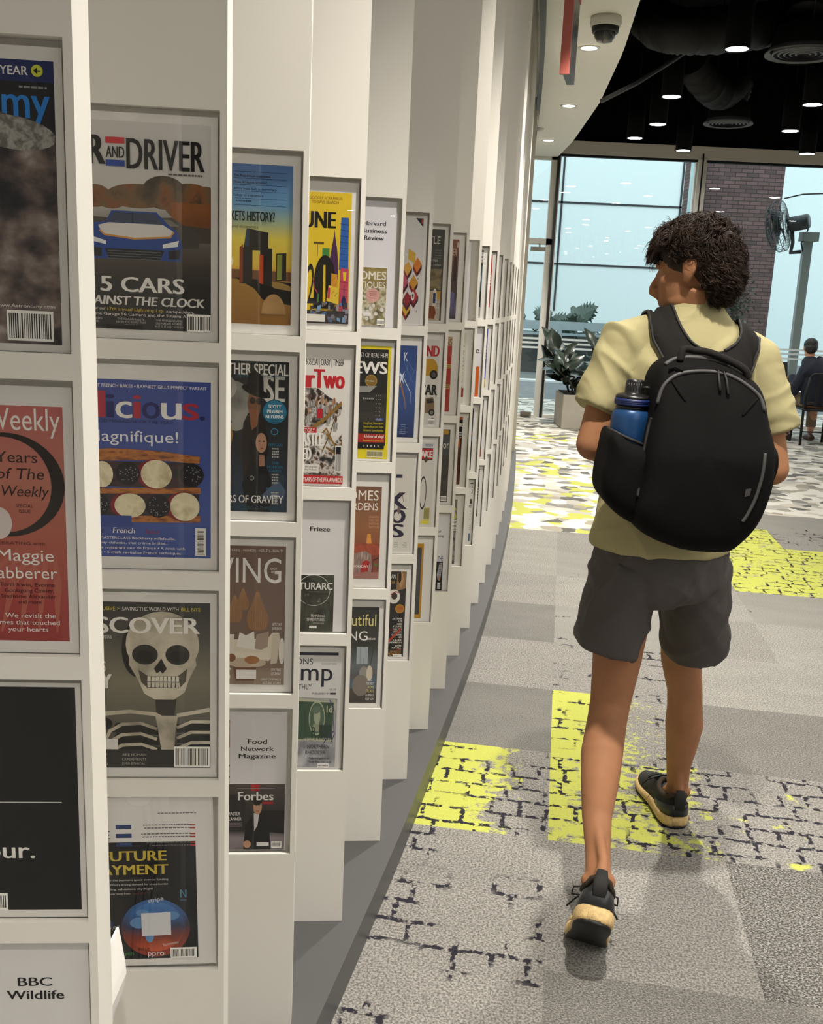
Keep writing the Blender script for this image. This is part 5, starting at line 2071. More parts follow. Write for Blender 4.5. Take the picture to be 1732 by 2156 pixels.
s.poly([(12, 52), (150, 48), (168, 62), (172, 96), (184, 98), (182, 104), (160, 104), (146, 92), (40, 90), (12, 88)], '#cfc5b3')
s.poly([(160, 100), (182, 102), (186, 94), (176, 44), (156, 42)], '#c2b7a3')
s.poly([(46, 76), (56, 104), (76, 98), (102, 106), (106, 70), (78, 72)], '#d9d4cb')
s.poly([(104, 72), (110, 100), (150, 106), (146, 76), (126, 70)], '#9a8677')
s.poly([(12, 66), (150, 64), (148, 50), (12, 54)], '#d5ccbb')
s.oval(80, 44, 62, 10, '#b9a892')
s.poly([(36, 36), (110, 36), (104, 8), (44, 8)], '#6b4a35')
s.oval(96, 50, 24, 8, '#9c6a3f')
s.rect(22, 56, 38, 100, '#d3cabd')
s.oval(30, 54, 14, 8, '#7d5238')
s.rect(46, 12, 110, 30, '#e0ddd8')
s.oval(192, 68, 10, 26, '#d5cfc4')
s.text('GIFTS THAT', 190, 118, 5.4, WT, w=30)
s.text('GIVE BACK', 190, 110, 5.4, WT, w=30)
s.text('GOLFING', 190, 28, 6, WT, w=32)
s.text('GETAWAY', 190, 20, 6, WT, w=32)
s.text('GREAT CATERING &', 190, 9, 5, WT, w=64)
s.text('SIZZLING STEAKS', 190, 2, 5, WT, w=58)
s.text('S', 26, 10, 26, '#d9d3ca', sh=0.2)
place(s, 2, 2, 'magazine_cover', 'brown interior cover with wicker pendant lamps over a cream sofa, third panel third pocket', 'magazine')

s = Sheet(140, 280, 1.0, page=(140, 280), margin=(0, 0), k=1)
s.rect(0, 0, 140, 280, '#d9cfc0')
s.oval(108, 240, 50, 44, '#d8d5ce')
s.oval(108, 238, 38, 32, photo_mat('print stew', ['#6b2f17', '#b0662c', '#d3a25a', '#8a2f1a'], 60), 30)
s.lines(132, 170, 12, 12, 4, 26, '#4a4138')
s.rect(0, 0, 140, 20, '#8d7a5c')
place(s, 2, 3, 'magazine', 'food magazine with stew bowl, half hidden by white sheet, third panel bottom pocket', 'magazine', dx=0.104, dy=0.0150, dz=0.014)
s = Sheet(108, 292, 0.5, '#d9d7d8', (108, 292), (0, 0), k=1)
for i, ln in enumerate(('Food', 'Network', 'Magazine')):
    s.text(ln, 52, 226 - 15 * i, 9.8, BK, w=(36, 62, 70)[i], al='C', b=0.012)
place(s, 2, 3, 'title_sheet', 'white sheet with three bold black words above a dark magazine, third panel bottom pocket', 'paper sheet', dx=0.010, dy=0.0135, dz=0.006)
s = Sheet(182, 140, 1.6, page=(182, 140), margin=(0, 0), k=1, sx=0.62)
s.poly([(0, 0), (182, 0), (182, 140), (0, 140)], ramp_mat('print boardroom', [(0.0, '#6d6265'), (0.025, '#8c8186'), (0.04, '#1f1c1e'), (0.08, '#26211f'), (0.14, '#4a3f3c')], 2))
s.rect(0, 40, 60, 118, '#2b2728')
s.poly([(100, 40), (182, 34), (182, 84), (100, 84)], '#151416')
s.poly([(54, 0), (60, 52), (82, 74), (98, 80), (116, 72), (134, 52), (140, 0)], '#131417')
s.poly([(86, 78), (104, 80), (98, 52), (88, 40)], '#c9c6c6')
s.oval(98, 92, 13, 17, '#b98d70')
s.oval(96, 104, 15, 9, '#191512')
for ex_ in (94, 103):
    s.oval(ex_, 95, 1.8, 1.0, '#2a1c17')
s.line([(93, 84), (98, 82), (104, 85)], 1.2, '#7c4034')
s.rect(76, 126, 104, 139, '#b02127')
s.lines(150, 130, 1, 4, 1.8, 120, '#8d8587')
s.text('Forbes', 146, 106, 19, '#e4e2df', w=108, b=0.028)
s.rect(112, 98, 146, 103, '#a81f26')
s.text('MASTER', 44, 74, 7.4, '#e4e2df', w=38, b=0.01)
s.text('PLANNER', 48, 63, 7.4, '#e4e2df', w=44, b=0.01)
s.lines(50, 57, 3, 3.4, 1.4, 46, '#8f7f80')
s.oval(66, 12, 12, 8, '#b98d70')
s.rect(96, 8, 134, 16, '#dcdad8')
s.barcode(142, 4, 174, 18)
place(s, 2, 3, 'magazine', 'dark magazine with smiling suited man, low in third panel bottom pocket', 'magazine', dx=0.012, dy=0.0112, dz=0.009)

# ---- panel 4
KX = 0.42
s = Sheet(196, 262, margin=(14, 14))
s.rect(0, 0, 196, 262, '#d6b92c')
s.text('GOOGLE SCRAMBLES', 150, 248, 5.6, '#8d6a2a', w=160, b=0.012)
s.text('TO SAVE SEARCH', 132, 240, 5.6, '#8d6a2a', w=130, b=0.012)
s.text('FORTUNE', 118, 192, 34, '#181715', w=357, b=0.028)
s.poly([(142, 110), (148, 214), (184, 214), (188, 110)], '#2c5ba6')
for q_ in range(8):
    s.line([(143, 118 + 12 * q_), (187, 116 + 12 * q_)], 1.0, '#1b3d7a')
s.poly([(96, 100), (98, 134), (106, 156), (114, 176), (117, 190), (120, 176), (130, 154), (136, 132), (140, 90)], '#43254a')
s.rect(60, 126, 94, 152, '#3f7d3c')
s.line([(16, 162), (66, 162)], 3, '#5a4a24')
s.line([(36, 136), (36, 162)], 1.4, '#5a4a24')
s.text('2', 24, 40, 84, '#191715', w=34)
s.oval(74, 86, 52, 52, '#191715')
s.rect(22, 30, 126, 86, '#191715')
s.poly([(66, 118), (76, 118), (80, 36), (66, 36)], '#d6b92c')
s.poly([(106, 40), (106, 102), (136, 100), (138, 40)], '#c68a2a')
for q_ in range(4):
    s.line([(107, 44 + 14 * q_), (137, 56 + 14 * q_)], 0.8, '#7a521a')
s.poly([(146, 6), (150, 114), (190, 112), (192, 6)], '#b5425c')
s.poly([(162, 106), (180, 106), (176, 88), (166, 88)], '#d6b92c')
for q_ in range(6):
    s.line([(150, 16 + 14 * q_), (190, 14 + 14 * q_)], 0.8, '#7a2a3c')
s.line([(170, 0), (170, 46), (171, 80)], [9, 3.5, 1], '#24274f')
s.oval(170, 46, 11, 11, '#24274f')
s.oval(170, 8, 15, 14, '#24274f')
s.line([(16, 92), (26, 70), (40, 62)], 3, '#b5425c')
s.line([(44, 60), (42, 14)], 6, '#3f7d3c')
s.rect(0, 0, 196, 26, '#3a3638')
for q_ in range(46):
    x_, z_ = rngc.uniform(4, 188), rngc.uniform(2, 40)
    w_, h_ = rngc.uniform(8, 22), rngc.uniform(5, 12)
    a_ = rngc.uniform(-4, 4)
    s.poly([(x_, z_), (x_ + w_, z_ + a_), (x_ + w_, z_ + a_ + h_), (x_, z_ + h_)], rngc.choice(['#4f6fa0', '#5d5a60', '#77737a', '#3a3a42', '#6f9ac2', '#2f2d33', '#8a8790']))
s.poly([(84, 46), (140, 40), (146, 72), (94, 78)], '#d0b53a')
s.poly([(88, 52), (100, 50), (103, 72), (92, 74)], '#b03a44')
s.line([(108, 60), (118, 66), (126, 56), (138, 64)], 1.2, '#6a3a2a')
s.rect(0, 3, 80, 18, '#dddad2')
place(s, 3, 0, 'magazine_cover', 'yellow cover with illustrated coloured skyscrapers, fourth panel top pocket', 'magazine')

s = Sheet(200, 275, margin=(16, 6))
s.rect(0, 0, 200, 275, '#dcd9d4')
s.text('SZOBOSZLAI | DIABY | TIMBER', 190, 254, 14, '#2a2626', w=225, b=0.008)
s.text('FourTwo', 192, 206, 42, '#b8222c', w=298, b=0.028)
crowd = photo_mat('print football crowd', ['#1d1a1a', '#47423e', '#8d857d', '#cfcac4', '#5b3a2a', '#26211f'], 60, 4, lo=0.36, hi=0.64)
s.poly([(0, 200), (60, 206), (110, 190), (150, 180), (186, 170), (180, 150), (60, 122), (0, 130)], crowd)
for q_ in range(14):
    x_, z_ = rngc.uniform(6, 160), rngc.uniform(140, 192)
    s.oval(x_, z_, 6, 8, rngc.choice(['#5b3a2a', '#8a6248', '#3b2a22', '#a67c5e']))
    s.rect(x_ - 9, z_ - 22, x_ + 9, z_ - 8, '#e0ddd8')
    for w_ in (-6, 0, 6):
        s.rect(x_ + w_ - 1.6, z_ - 22, x_ + w_ + 1.6, z_ - 8, '#191718')
s.rect(62, 142, 88, 162, '#b01f2b')
s.line([(30, 118), (100, 140), (184, 176)], 9, '#8a6a34')
s.line([(60, 96), (110, 120), (170, 70)], 6, '#8a6a34')
s.line([(90, 70), (130, 110), (150, 140)], 4, '#6f5428')
s.poly([(0, 20), (190, 20), (190, 110), (150, 90), (90, 60), (40, 100), (0, 112)], crowd)
s.line([(110, 110), (172, 76), (190, 92)], 6, '#8a6a34')
s.line([(110, 80), (182, 60)], 5, '#7a5c2d')
s.rect(0, 110, 60, 122, '#b8222c')
s.text('STORY', 52, 112, 8, WT, w=60)
s.text('NEWCASTLE', 92, 82, 30, '#e6e3de', w=222, b=0.028)
s.text('UNITED', 34, 52, 27, '#e6e3de', w=126, b=0.028)
s.rect(0, 22, 76, 42, '#dcd9d4')
for i, ln in enumerate(('the popular', "they're back", 'in the League')):
    s.text(ln, 70 - 4 * i, 35 - 6.4 * i, 4.2, BK, w=64)
s.barcode(158, 26, 190, 84)
s.rect(162, 66, 186, 82, '#1b1b1e')
s.rect(0, 0, 200, 18, '#b8222c')
s.text('50 YEARS OF THE PFA AWARDS', 194, 4, 10, WT, w=215, b=0.008)
place(s, 3, 1, 'magazine_cover', 'white football cover with big red letters and striped players, fourth panel second pocket', 'magazine')

s = Sheet(210, 297, 0.6, '#d9d7d8', (210, 297), (0, 0), k=1)
s.text('Frieze', 148, 232, 10.5, BK, w=43, al='C', b=0.022)
place(s, 3, 2, 'title_sheet', 'white sheet with one bold black word above a dark magazine, fourth panel third pocket', 'paper sheet', dy=0.0130)
s = Sheet(176, 132, 1.6, page=(176, 132), margin=(0, 0))
s.poly([(0, 0), (176, 0), (176, 132), (0, 132)], photo_mat('print dark green rain', ['#14150f', '#24261c', '#3c3f31', '#1b1c15'], 22, 5, (1, 1, 0.6)))
s.ring(70, 96, 86, 36, 2, '#c9c8c0')
s.text('FUTURARC', 168, 98, 17, '#e4e2dc', w=225, b=0.012)
s.text('Green Architecture in Asia-Pacific', 164, 92, 2.4, '#8a8a80', w=120)
for q_ in range(10):
    s.oval(rngc.uniform(20, 160), rngc.uniform(45, 88), rngc.uniform(3, 12), rngc.uniform(1, 4), rngc.choice(['#5b5f4e', '#6d7162', '#34382c']), rot=rngc.uniform(-0.6, 0.6))
s.text('TEMPERING', 130, 34, 6.6, '#d9d7cf', w=74)
s.text('TEMPERATURES', 130, 25, 6.6, '#d9d7cf', w=100)
s.text('YEAR-END ISSUE', 128, 18, 3.4, '#b9b7af', w=60)
s.rect(50, 8, 90, 14, '#dcdad4')
place(s, 3, 2, 'magazine', 'dark green magazine with white arc over title, low in fourth panel third pocket', 'magazine', dx=0.032, dy=0.0112, dz=0.007)

s = Sheet(200, 282, margin=(9, 4))
s.rect(0, 0, 200, 282, '#d3d1cf')
s.rect(0, 274, 190, 281, '#1c2030')
s.text('GIBBONS', 54, 252, 15, '#30333a', w=190)
s.text('AUGUST 2023', 180, 252, 4, '#30333a')
s.text('Stamp', 160, 213, 46, '#1c1f2c', w=345, b=0.004)
s.text('MONTHLY', 50, 192, 13, '#30333a', w=141)
s.text('£5.25', 182, 190, 5, '#30333a')
s.text('PUBLISHED BY', 148, 180, 4.6, '#30333a')
s.rect(150, 180, 182, 184.5, '#30333a')
s.poly([(0, 0), (186, 0), (190, 170), (0, 176)], photo_mat('print grey marble', ['#8e8f94', '#a9aaae', '#7b7c82', '#bcbcc0'], 14, 6))
s.poly([(0, 72), (176, 62), (182, 168), (0, 176)], '#b3b59e')
for q_ in range(22):
    s.oval(4 + q_ * 8, 172 - q_ * 0.45, 2.4, 2.4, '#8e8f94', 10)
    s.oval(4 + q_ * 8, 68 - q_ * 0.3, 2.4, 2.4, '#8e8f94', 10)
    s.layer -= 2
s.layer += 2
s.poly([(0, 76), (168, 68), (172, 160), (0, 168)], '#39503f')
s.oval(82, 122, 44, 42, '#a9ad92')
s.oval(82, 122, 40, 38, '#4f6553')
s.oval(84, 126, 17, 22, '#a0a68c')
s.poly([(64, 108), (100, 106), (108, 88), (56, 90)], '#8f967d')
s.oval(78, 142, 20, 9, '#5d7060')
s.text('1d', 164, 136, 18, '#c2c5aa', w=30, b=0.01)
s.rect(96, 72, 160, 106, '#2c3f33')
s.text('R', 82, 76, 26, '#24352b', w=26)
s.text('NORTHERN RHODESIA', 164, 66, 8, '#c2c5aa', w=150)
s.line([(150, 168), (176, 140), (172, 110), (180, 84), (160, 58)], [3, 4, 3, 4, 3], '#4a3f78')
s.line([(120, 60), (150, 78), (176, 90)], 3, '#4a3f78')
s.text('NORTHERN', 152, 47, 10, '#262834', w=118)
s.text('RHODESIA', 134, 33, 10, '#262834', w=110)
s.text("Collectors' guide to the", 156, 21, 5, '#2b2b30', w=110, b=0.01)
s.text('issues from 1925 to 63', 166, 12, 5, '#2b2b30', w=120, b=0.01)
s.barcode(92, 0, 152, 10)
place(s, 3, 3, 'magazine_cover', 'pale stamp collecting cover with a green postage stamp, fourth panel bottom pocket', 'magazine')

# ---- panel 5
KX = 0.34
s = Sheet(208, 297, 0.6, '#dcdbe0', (208, 297), (0, 0), k=1)
for i, ln in enumerate(('Harvard', 'Business', 'Review')):
    s.text(ln, 156, 240 - 17 * i, 11, BK, w=(54, 60, 47)[i], al='C', b=0.012)
place(s, 4, 0, 'title_sheet', 'white sheet with three bold black words over a garden magazine, fifth panel top pocket', 'paper sheet', dx=0.012, dy=0.0130)
s = Sheet(180, 138, 1.6, page=(180, 138), margin=(0, 0))
s.poly([(0, 0), (180, 0), (180, 138), (0, 138)], photo_mat('print garden table', ['#3c3a2a', '#6f6a4a', '#a59a78', '#d0c8b2', '#5d6a3a', '#8a7a5a'], 34, 6, lo=0.33, hi=0.67))
s.poly([(0, 90), (180, 90), (180, 138), (0, 138)], photo_mat('print ochre leaves', ['#6d5a2f', '#8d7a45', '#a79a66'], 30))
s.text('HOMES', 174, 110, 20, '#e2dfd6', w=240, b=0.012)
s.text('ANTIQUES', 172, 90, 15, '#e2dfd6', w=260, b=0.012)
s.oval(84, 72, 50, 17, '#cf9d95')
s.lines(112, 80, 4, 5, 1.6, 60, '#8a5a55')
for q_ in range(9):
    x_, z_ = rngc.uniform(10, 160), rngc.uniform(12, 48)
    s.oval(x_, z_, 14, 4.5, '#d5d2ca')
    s.line([(x_, z_ + 3), (x_, z_ + 16)], 1.2, '#dfe3e6')
s.rect(20, 22, 76, 31, '#e2e0dc')
s.barcode(120, 2, 172, 16)
place(s, 4, 0, 'magazine', 'homes magazine with pink circle and garden table, low in fifth panel top pocket', 'magazine', dx=0.030, dy=0.0112, dz=0.01)

s = Sheet(205, 282, margin=(8, 6))
s.rect(0, 0, 205, 282, '#d8c822')
s.rect(0, 34, 186, 274, '#23221f')
s.text('THE BEST OF REAL HI-FI', 180, 254, 11, '#dcd9d4', w=284)
s.text('NEWS', 178, 214, 31, '#e4e2dc', w=328, b=0.028)
s.oval(66, 196, 44, 15, '#a3843f')
s.oval(66, 196, 39, 13, '#7d6128')
s.text('Product', 88, 194, 4, WT)
s.poly([(0, 176), (110, 184), (60, 168), (0, 164)], '#8d8c88')
s.rect(0, 92, 182, 166, photo_mat('print amplifier', ['#1b1a17', '#2b2924', '#38352e'], 8, 4, (1, 1, 6)))
for a_ in range(7):
    for b_ in range(3):
        s.oval(110 + 14 * b_, 160 - 10 * a_, 1.2, 1.2, '#dcdad4', 8)
for a_ in range(6):
    s.oval(14 + 14 * a_, 152, 2.4, 2.4, '#cfcdc6', 8)
s.rect(110, 98, 166, 104, '#2f4a8c')
s.text('PLUS...', 160, 99, 4, WT)
for i, ln in enumerate(('Hong Kong Show report,', 'Siemens Electronic Studio', "Ukraine's Lyatoshynsky")):
    s.text(ln, 170, 88 - 9 * i, 5.6, '#c9bb22', w=150)
s.rect(0, 42, 180, 64, '#a32c22')
s.text('Universal vinyl', 172, 54, 8, WT, w=140, b=0.01)
s.text('Resonate E-2 phono pre', 172, 45, 4.6, '#d8c822', w=150)
s.rect(0, 26, 178, 42, '#191816')
for a_ in range(5):
    s.oval(30 + 26 * a_, 33, 3.4, 3, '#dcdad4', 10)
s.barcode(50, 4, 172, 22, '#d8d2a0')
place(s, 4, 1, 'magazine_cover', 'black hi-fi cover with a yellow border, fifth panel second pocket', 'magazine')

s = Sheet(180, 244, margin=(18, 24))
s.poly([(0, 0), (180, 0), (180, 244), (0, 244)], ramp_mat('print red dining room', [(0.02, '#8a4a3c'), (0.08, '#7c3324'), (0.16, '#8c5a34'), (0.27, '#6b4a38')], 2, nscale=24, namp=0.03))
s.text('HOMES', 158, 208, 27, '#e4dfd6', w=294, b=0.0)
s.text('GARDENS', 156, 182, 20, '#e4dfd6', w=277, b=0.0)
for i, ln in enumerate(('DESIGNERS', 'SHARE THEIR', 'SEASONAL', 'TRADITIONS')):
    s.text(ln, 168, 162 - 9 * i, 6, '#c98f6d', w=78)
s.poly([(84, 120), (108, 120), (118, 92), (76, 92)], '#d58f3a')
s.line([(96, 92), (96, 70)], 3, '#7c4a2a')
s.rect(0, 64, 180, 94, photo_mat('print red cushions', ['#7a2a1c', '#a3482a', '#5a2418'], 30))
s.poly([(0, 40), (70, 74), (118, 66), (128, 30), (110, 10), (0, 10)], photo_mat('print striped cloth', ['#a39288', '#7a5a52', '#b8a99f'], 20, 3, (8, 1, 1)))
s.line([(128, 6), (134, 50), (172, 56), (172, 14)], 4, '#3a2a1c')
s.line([(140, 38), (176, 36)], 6, '#5a6a34')
s.poly([(40, 16), (96, 20), (110, 46), (80, 50), (50, 44)], '#a02420')
s.poly([(0, 0), (180, 0), (180, 18), (0, 12)], '#96685f')
s.text('HOLIDAY', 100, 30, 7, '#e4dfd6')
place(s, 4, 2, 'magazine_cover', 'red brown cover of a dining room with a glowing lamp, fifth panel third pocket', 'magazine')

s = Sheet(196, 268, margin=(12, 12))
s.poly([(0, 0), (196, 0), (196, 268), (0, 268)], ramp_mat('print dark living room', [(0.02, '#3a322b'), (0.06, '#4a443e'), (0.12, '#5d6468'), (0.18, '#2a2c25'), (0.28, '#191a16')], 2, nscale=16, namp=0.03))
s.text('Beautiful', 174, 216, 34, '#d3c77a', w=330, b=0.0)
s.text('LIVING', 110, 176, 27, '#e2e0da', w=318, b=-0.006)
s.text('Issue', 172, 178, 8, '#e2e0da')
s.rect(30, 110, 120, 158, '#9ca7ab')
for q_ in range(4):
    s.line([(30 + 30 * q_, 110), (30 + 30 * q_, 158)], 2, '#3a3f40')
s.line([(140, 100), (160, 158), (186, 150)], [2, 8, 3], '#2c3a24')
s.poly([(0, 60), (120, 70), (176, 84), (190, 70), (190, 40), (0, 44)], '#4f6170')
s.oval(90, 84, 34, 20, '#8d8a84')
s.oval(136, 84, 24, 22, '#c9bfa9')
s.oval(70, 50, 66, 30, '#7d746a')
s.text('Plus', 160, 62, 6, '#d9d7cf')
for i, (ln, c_) in enumerate((('THE BEST', '#e2e0da'), ('HOME', '#d3c77a'), ('STORES', '#d3c77a'), ('IN AMERICA', '#e2e0da'), ('RIGHT NOW', '#e2e0da'))):
    s.text(ln, 176, 52 - 11 * i, 7 if i in (0, 3, 4) else 9, c_, w=64 if i != 1 else 48)
place(s, 4, 3, 'magazine_cover', 'dark living room cover with pale yellow title, fifth panel bottom pocket', 'magazine')

# ---- panel 6
KX = 0.3
s = Sheet(200, 290, margin=(8, 4))
s.rect(0, 0, 200, 290, '#cfccca')
s.poly([(120, 286), (190, 286), (190, 262)], '#26262a')
s.rect(172, 272, 188, 283, '#b8323a')
for x_, z_, c1, c2 in ((60, 150, '#d0a04a', '#8a3a4a'), (150, 160, '#c9762c', '#7a2a1c'), (120, 112, '#c08a2c', '#7a1f2c'), (130, 74, '#a0303a', '#5d1620'), (60, 40, '#c9a23a', '#8a3020'), (66, 66, '#8a2430', '#5d3040'), (30, 112, '#b0506a', '#6b3a44')):
    s.poly([(x_ - 40, z_), (x_, z_ - 20), (x_ + 42, z_ + 2), (x_, z_ + 22)], c1)
    s.poly([(x_ - 40, z_), (x_, z_ - 20), (x_, z_ - 32), (x_ - 40, z_ - 12)], c2)
    s.poly([(x_, z_ - 20), (x_ + 42, z_ + 2), (x_ + 42, z_ - 10), (x_, z_ - 32)], '#3f1420')
s.poly([(60, 176), (130, 164), (130, 192), (64, 204)], '#c9a23a')
s.ring(44, 176, 16, 14, 4, '#e6e3de')
s.oval(120, 76, 15, 12, '#e6e3de')
s.oval(120, 76, 9, 7, '#3a2a20')
for q_ in range(12):
    s.oval(rngc.uniform(10, 180), rngc.uniform(30, 150), 4, 3, '#a8644a')
place(s, 5, 0, 'magazine_cover', 'pale grey cover with small isometric books and cups, sixth panel top pocket', 'magazine')

s = Sheet(200, 262, margin=(12, 14))
s.poly([(0, 0), (200, 0), (200, 262), (0, 262)], ramp_mat('print night blue', [(0.02, '#1d2c58'), (0.14, '#2d4f8c'), (0.2, '#274886'), (0.27, '#20407c')], 2, nscale=12, namp=0.04))
for q_ in range(7):
    s.line([(rngc.uniform(60, 190), rngc.uniform(150, 255)), (rngc.uniform(60, 190), rngc.uniform(120, 240))], 0.8, '#7f9cc6')
s.text('K', 112, 218, 26, '#dfe3ea', w=34)
s.line([(20, 170), (60, 150), (96, 110), (110, 80)], [12, 12, 9, 4], '#9a6a44')
s.line([(30, 180), (70, 176), (150, 130), (160, 96)], [3, 4, 3, 1], '#c9d3e0')
s.poly([(40, 186), (66, 178), (90, 190), (70, 172), (84, 152), (62, 166), (44, 150), (52, 172)], '#dfe8f0')
s.lines(120, 36, 6, 5, 1.6, 60, '#8fa6cc')
place(s, 5, 1, 'magazine_cover', 'blue night-sky cover with a dancer and streaks of light, sixth panel second pocket', 'magazine')

s = Sheet(205, 286, margin=(5, 6))
s.rect(0, 0, 205, 286, '#cfccc4')
s.rect(30, 222, 92, 232, '#26213a')
s.text('K', 134, 130, 52, '#26213a', w=150, b=0.045)
s.text('O', 128, 87, 43, '#26213a', w=135, b=0.045)
s.text('S', 118, 44, 42, '#26213a', w=120, b=0.045)
s.line([(70, 180), (100, 170), (112, 152)], 4, '#6b4a3a')
s.oval(70, 126, 16, 12, '#6b5a5a')
s.line([(172, 150), (172, 182)], 1.2, '#55524e')
s.lines(72, 26, 3, 6, 1.8, 44, '#55524e')
s.lines(160, 26, 3, 6, 1.8, 40, '#55524e')
place(s, 5, 2, 'magazine_cover', 'off-white cover with giant dark purple letters, sixth panel third pocket', 'magazine')

s = Sheet(202, 268, margin=(14, 10))
s.rect(0, 0, 202, 268, '#1e1b1a')
s.text('DYLAN', 92, 246, 14, '#e2dfd8', w=95)
s.text('GUITAR', 92, 230, 10, '#b8902c', w=95)
s.poly([(104, 206), (196, 216), (196, 268), (110, 262)], '#8a6a44')
s.oval(150, 244, 22, 26, '#b0855a')
s.oval(136, 252, 16, 20, '#2a1c14')
s.oval(84, 190, 62, 22, '#d9d6cf')
s.oval(88, 192, 30, 11, '#3a2520')
s.line([(50, 196), (100, 206), (150, 200)], 2.4, '#a31f22')
s.oval(148, 152, 46, 14, '#c08a2c')
s.oval(148, 152, 41, 12.5, '#a3701f')
s.text('140', 176, 150, 9, '#b3261f', w=48, b=0.012)
zz = 118
for hd in ('ARTHUR LEE', 'NEIL YOUNG', 'GILLIAN WELCH', 'GALAXIE 500', 'LAURIE ANDERSON', 'JOHN MAYALL'):
    a_, b_ = hd.split(' ')
    s.text(a_, 178, zz, 5.6, '#dcd9d2', b=0.012)
    s.text(b_, 178, zz - 7, 5.6, '#dcd9d2', b=0.012)
    s.lines(178, zz - 12, 1, 4, 2, 40, '#8a6a2c')
    zz -= 17
s.line([(0, 88), (100, 84)], 2, '#7a2a24')
s.line([(20, 40), (170, 90)], 9, '#a83a20')
for i, ln in enumerate(('PLUS!', "WHAT'S SO", "FUNNY 'BOUT", 'NICK LOWE?')):
    s.text(ln, 178, 21 - 6 * i, 4.6, '#c08a2c' if i else '#b3261f', b=0.012)
s.barcode(96, 0, 186, 8)
place(s, 5, 3, 'magazine_cover', 'black music cover with gold round badge and name column, sixth panel bottom pocket', 'magazine')

# ---- panel 7
KX = 0.2
s = Sheet(202, 280, margin=(12, 8))
s.rect(0, 0, 202, 280, '#4a4744')
s.text('LITTLE', 138, 236, 24, '#dcd9d2', w=340)
s.lines(170, 216, 5, 8, 2, 120, '#7d7a76')
s.text('stories', 110, 182, 10, '#b5b2ac')
s.text('to drink, relish', 160, 168, 8, '#b5b2ac')
s.poly([(0, 96), (176, 96), (176, 160), (0, 160)], photo_mat('print outdoor meal', ['#2c2a1e', '#5a4f33', '#8a7a4f', '#6f6a5f'], 30))
s.rect(0, 0, 176, 92, '#b8a58a')
s.rect(96, 66, 176, 92, '#c2983a')
s.oval(86, 70, 36, 30, '#d9d4cb')
s.rect(60, 54, 102, 86, '#26365d')
s.poly([(0, 10), (90, 6), (116, 24), (90, 44), (30, 46)], '#7a3c1c')
s.rect(122, 4, 156, 66, '#dcd9d2')
for q_ in range(16):
    s.rect(126, 7 + q_ * 3.6, 152, 9 + q_ * 3.6, '#333')if False else s.rect(126, 7 + q_ * 3.6, 152, 8.6 + q_ * 3.6, '#2a2a2a')
place(s, 6, 0, 'magazine_cover', 'dark taupe cover with a meal photograph and upright barcode, seventh panel top pocket', 'magazine')

s = Sheet(204, 276, margin=(10, 6))
s.rect(0, 0, 204, 276, '#cdcac5')
s.text('LAND', 192, 222, 36, '#a51f26', w=350, b=0.028, sh=0.1)
s.poly([(0, 208), (110, 214), (160, 204), (186, 190), (182, 160), (0, 152)], '#b58a1e')
s.oval(124, 164, 64, 15, '#1d1c1b')
s.oval(124, 164, 36, 8, '#4a4946')
s.text('CAR', 188, 98, 36, '#1d1c1c', w=280, b=0.028)
s.poly([(10, 88), (130, 92), (158, 80), (164, 56), (160, 40), (10, 40)], '#7a6348')
s.poly([(30, 84), (126, 87), (142, 74), (30, 70)], '#26211c')
s.oval(120, 42, 50, 11, '#1d1c1b')
s.oval(120, 42, 26, 6, '#77726a')
s.lines(160, 22, 1, 4, 3, 50, '#2a2a2a')
s.barcode(70, 0, 172, 20)
place(s, 6, 1, 'magazine_cover', 'pale motoring cover with red letters and yellow car, seventh panel second pocket', 'magazine')

s = Sheet(204, 280, margin=(10, 4))
s.rect(0, 0, 204, 280, '#cfccc6')
s.rect(0, 262, 172, 276, '#b9bdc4')
s.text('PRECISION', 168, 264, 10, '#2b2b2e', w=120)
s.rect(0, 220, 176, 260, '#22263c')
s.rect(0, 223, 172, 257, '#b02228')
s.text('MAKE', 166, 229, 23, '#e2e0dc', w=260, b=0.028)
s.poly([(30, 222), (80, 238), (104, 220), (60, 210)], '#5a4a3a')
s.ring(40, 110, 58, 56, 12, '#2a2628')
s.barcode(70, 18, 166, 62, '#d8cf7a')
s.rect(30, 4, 166, 17, '#d8cf4a')
place(s, 6, 2, 'magazine_cover', 'white cover with red block title and dark ring, seventh panel third pocket', 'magazine')

s = Sheet(176, 262, margin=(30, 12))
s.rect(0, 0, 176, 262, '#b3831c')
s.poly([(0, 14), (142, 14), (142, 248), (0, 248)], photo_mat('print dark slate drops', ['#2d2f30', '#383b3c', '#454849'], 30))
for q_ in range(24):
    s.oval(rngc.uniform(20, 130), rngc.uniform(60, 230), rngc.uniform(1, 4), rngc.uniform(2, 5), '#5d6062')
    s.oval(rngc.uniform(20, 130), rngc.uniform(60, 230), 1, 1.2, '#8a8d8f', 8)
place(s, 6, 3, 'magazine_cover', 'yellow bordered dark cover with water drops, seventh panel bottom pocket', 'magazine')

